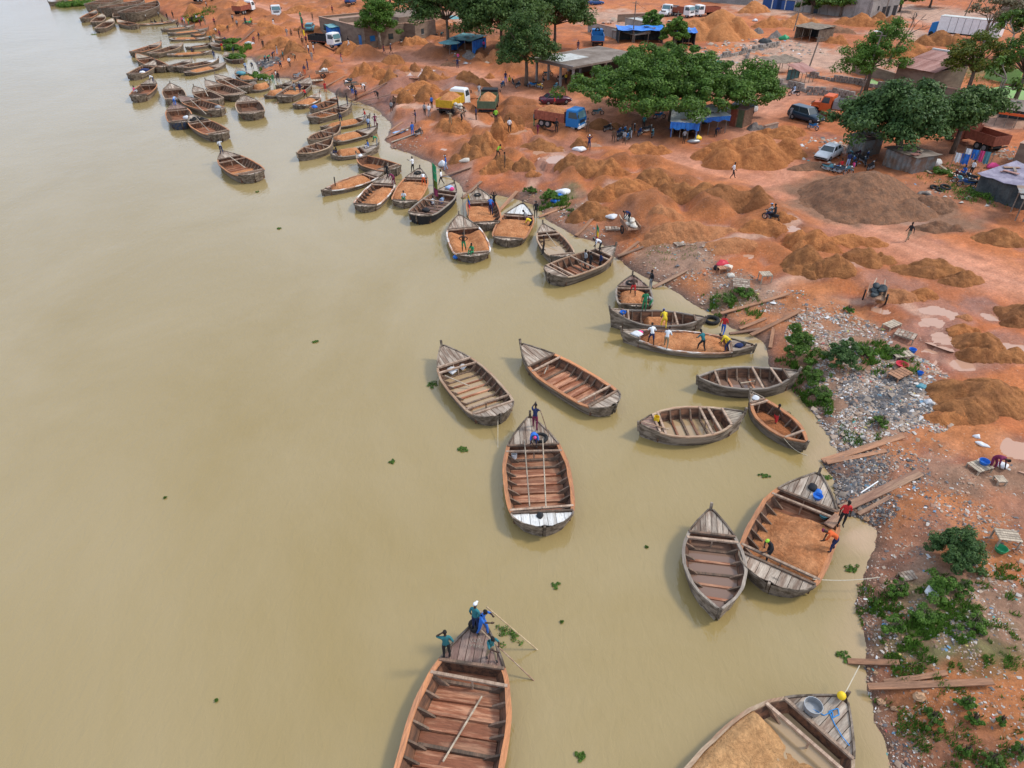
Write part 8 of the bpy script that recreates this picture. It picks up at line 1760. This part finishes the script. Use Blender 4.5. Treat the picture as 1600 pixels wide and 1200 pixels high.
littermat('clods', [(0, (.30, .14, .085)), (.3, (.20, .10, .065)), (.55, (.38, .20, .13)), (.8, (.42, .28, .20)), (.92, (.14, .08, .055))], .95)
littermat('gravelbits', [(0, (.27, .16, .10)), (.35, (.20, .13, .09)), (.7, (.34, .22, .15)), (.9, (.14, .10, .08))], .95)
scatter('litter', [(1380, 590, 4.4, 6500, 1), (1340, 620, 3.4, 5000, 1), (1300, 655, 2.6, 3500, 1), (1420, 630, 2.6, 2600, 1), (1310, 520, 3.4, 3200, 1), (1290, 490, 2.4, 1700, 1), (1390, 715, 2.2, 500, .9), (1340, 745, 2.2, 300, .9), (1540, 765, 3.2, 1300, .8), (1470, 780, 3.6, 1100, .8), (1430, 960, 3.0, 1700, .75), (1500, 930, 3.0, 1900, .75), (1560, 950, 3.4, 2200, .75), (1400, 1000, 2.2, 1100, .7), (1450, 1150, 2.0, 1700, .65), (1530, 1130, 1.6, 500, .65), (1560, 1050, 2.2, 700, .65), (1390, 845, 2.2, 900, .75), (1360, 920, 1.6, 600, .7), (1590, 860, 2.0, 500, .7), (1600, 1190, 2, 400, .6),
   (1050, 395, 4.0, 1500, 1.2), (1090, 405, 2.6, 700, 1.2), (1130, 440, 3.0, 1100, 1.2), (1235, 470, 2.2, 900, 1.1), (1180, 462, 2.2, 500, 1.1), (850, 310, 4.0, 1300, 1.3), (905, 350, 2.6, 500, 1.3), (640, 215, 3.0, 300, 1.5), (730, 310, 3, 250, 1.4), (1420, 700, 2.6, 600, .8), (1350, 930, 1.2, 500, .6)], .075, M['litter'], 3, 'scattered pale litter and scraps on the rubbish slopes')
scatter('dark_litter', [(1395, 612, 2.8, 4200, 1), (1425, 620, 2.4, 2600, 1), (1320, 655, 1.8, 900, 1), (1340, 740, 2.6, 3200, .9), (1385, 722, 2.4, 1600, .9), (1490, 800, 2.0, 500, .8), (1480, 960, 1.4, 700, .8), (412, 90, 3.6, 900, 2.6), (420, 95, 2.6, 400, 2.6), (1450, 1165, 1.2, 500, .6)], .08, M['litter_dark'], 5, 'burnt dark rubbish on the slope')
scatter('soil_clods', [(1360, 870, 2.0, 1400, .8), (1345, 960, 1.6, 1400, .7), (1350, 1020, 1.4, 1100, .65), (1380, 1110, 1.8, 1400, .6), (1400, 1170, 1.6, 1300, .6), (1400, 900, 2.6, 1600, .7), (1320, 790, 1.8, 500, .8), (1500, 850, 4, 1300, .8), (1580, 1080, 3, 900, .7), (1480, 1060, 2.6, 1000, .6), (1500, 780, 3.5, 1800, .8), (1560, 830, 3, 1200, .8), (1300, 690, 1.6, 600, .9), (1000, 420, 3, 600, 1.3), (960, 370, 4, 900, 1.3), (1130, 480, 3, 600, 1.2), (700, 280, 4, 500, 1.6), (620, 210, 4, 500, 1.8), (800, 300, 4, 700, 1.5), (1330, 780, 1.4, 500, .8), (1280, 500, 4, 800, 1)], .05, M['clods'], 7, 'small clods and pebbles of red soil')
scatter('roof_rubble', [(1130, 92, 10, 700, 3), (1180, 75, 10, 700, 3), (1230, 85, 8, 300, 3), (985, 45, 12, 500, 3), (1480, 310, 5, 350, 1.6), (1440, 60, 8, 100, 2), (1590, 250, 4, 500, 2.2), (1290, 242, 5, 250, 2), (1310, 235, 4, 300, 2.2), (740, 98, 5, 300, 2.4)], .10, M['litter'], 11, 'broken blocks and rubble lying about the yard')
scatter('drift_bits', [(1385, 1180, .7, 260, .5), (1350, 1040, .5, 160, .5), (1338, 960, .6, 200, .5), (1345, 900, .6, 160, .5)], .06, M['litter_dark'], 13, 'floating scraps along the waterline', .1)
# grass patches
def grass(zones, seed, label, m='leaf_bright', size=.10):
    rs = np.random.RandomState(seed); P = []
    for px, py, r, n, h in zones:
        g = ray(px, py, 1.4); a = rs.uniform(0, 2*math.pi, n); q = r*rs.uniform(0, 1, n)**.6; x = g.x+q*np.cos(a); y = g.y+q*np.sin(a); k = fbm(x/.55, y/.55, 4, seed) > .07; P.append(np.stack([x[k], y[k], np.full(k.sum(), h)], 1))
    P = np.concatenate(P); z = th(P[:, 0], P[:, 1]); k = z > -.02; P = P[k]; z = z[k]; n = len(P); a = rs.uniform(0, 2*math.pi, n); h = P[:, 2]*rs.uniform(.5, 1.3, n); w_ = h*.16
    B = np.stack([P[:, 0], P[:, 1], z], 1); t = np.stack([np.cos(a), np.sin(a), a*0], 1); ln = rs.normal(size=(n, 3))*.35; ln[:, 2] = 1
    V = np.stack([B-t*w_[:, None], B+t*w_[:, None], B+ln*h[:, None]+t*w_[:, None]*.2, B+ln*h[:, None]-t*w_[:, None]*.2], 1).reshape(-1, 3)
    tag(link(bpy.data.objects.new('grass', big_mesh('grass', V, np.arange(n*4).reshape(-1, 4), M[m]))), label, None, None, 'stuff')
grass([(1400, 1000, 2.4, 5000, .16), (1470, 985, 2.6, 5000, .16), (1440, 930, 2.6, 5000, .18), (1560, 1045, 2.2, 5000, .12), (1380, 960, 1.6, 2500, .16), (1510, 985, 2.0, 2500, .15), (1450, 1120, .9, 1500, .14), (1380, 560, 2.2, 4000, .25), (1260, 610, 1.8, 4000, .25), (1350, 660, 1.2, 1200, .2), (1280, 560, 1.6, 2000, .25), (1230, 560, 1.6, 1500, .25), (1590, 920, 1.6, 2500, .18), (1150, 465, 2.2, 3500, .22), (1120, 455, 1.4, 1200, .2), (865, 305, 2.0, 2500, .3), (1050, 390, 2.4, 900, .15), (1570, 1180, 1.6, 2000, .14), (1500, 1185, 1.0, 1200, .12)], 5, 'short green grass and weeds on the bank', 'leaf_bright')
grass([(1480, 285, 4, 1500, .2), (1530, 310, 4, 2500, .25), (1505, 275, 3, 1200, .2), (405, 122, 3, 2500, .5), (365, 70, 4, 3500, .6), (372, 100, 4, 3000, .5), (110, 4, 12, 6000, 1.0), (140, 4, 8, 3000, 1.0), (765, 245, .1, 10, .1), (1560, 130, 8, 2500, .3), (310, 25, 5, 1500, .5)], 6, 'taller bright green grass and reeds', 'leaf_bright')

# painted lettering on the near decks
def script(b, u0, v0, du, dv, strokes, label_, m='rim_grey'):
    mb = MB()
    for st in strokes:
        pts = []
        for x, y in st: p_ = (b['X'](u0+du*y), (v0+dv*x)*b['w'](u0+du*y), b['sh'](u0+du*y)+.018); pts.append(p_)
        for p, q in zip(pts[:-1], pts[1:]): mb.beam(p, q, .02, .005)
    mb.obj(label_, M[m], b['root'])
S1 = [[(.1, .9), (.0, .7), (.15, .55), (.25, .75), (.15, .92), (.3, .6)], [(.35, .9), (.32, .6), (.45, .58), (.5, .8), (.42, .9)], [(.55, .6), (.6, .95), (.75, .9), (.7, .7), (.85, .6)],
 [(.0, .4), (.12, .2), (.25, .4), (.1, .1)], [(.3, .1), (.32, .42), (.42, .1)], [(.3, .25), (.42, .25)], [(.5, .1), (.5, .38), (.6, .2), (.7, .38), (.7, .1)], [(.78, .1), (.78, .35)], [(.86, .1), (.86, .36), (.98, .3), (.9, .2), (1.0, .1)]]
script(bA, .855, .30, .05, -.70, S1, 'painted_lettering')
script(bG, .05, .15, .05, -.4, S1[5:], 'painted_lettering')

# odds and ends weighing down the shack roofs
for q in list(scene.objects):
    if q.parent is None and q.name.startswith(('tarpaulin_shack', 'tin_shack', 'tarpaulin_shelter')):
        rf = [c for c in q.children if c.name.startswith('roof')]
        if not rf: continue
        vs = [v.co for v in rf[0].data.vertices]; rs = random.Random(int(q.location.x*10)); X1 = max(v.x for v in vs); Y1 = max(v.y for v in vs)
        for k in range(7 if 'shack' in q.name else 4):
            x, y = rs.uniform(.1, .8)*X1, rs.uniform(.1, .8)*Y1; z = min(vs, key=lambda v: (v.x-x)**2+(v.y-y)**2).z; a = rs.uniform(0, 3); L = rs.uniform(.5, 1.6)
            b = MB(); b.box((x, y, max(z, z)+.14), (L, rs.uniform(.12, .6), .06), a); b.obj('loose_board', M[rs.choice(['wood_pale', 'plank_brown', 'tin_rust', 'tin_grey', 'tarp_black'])], q)
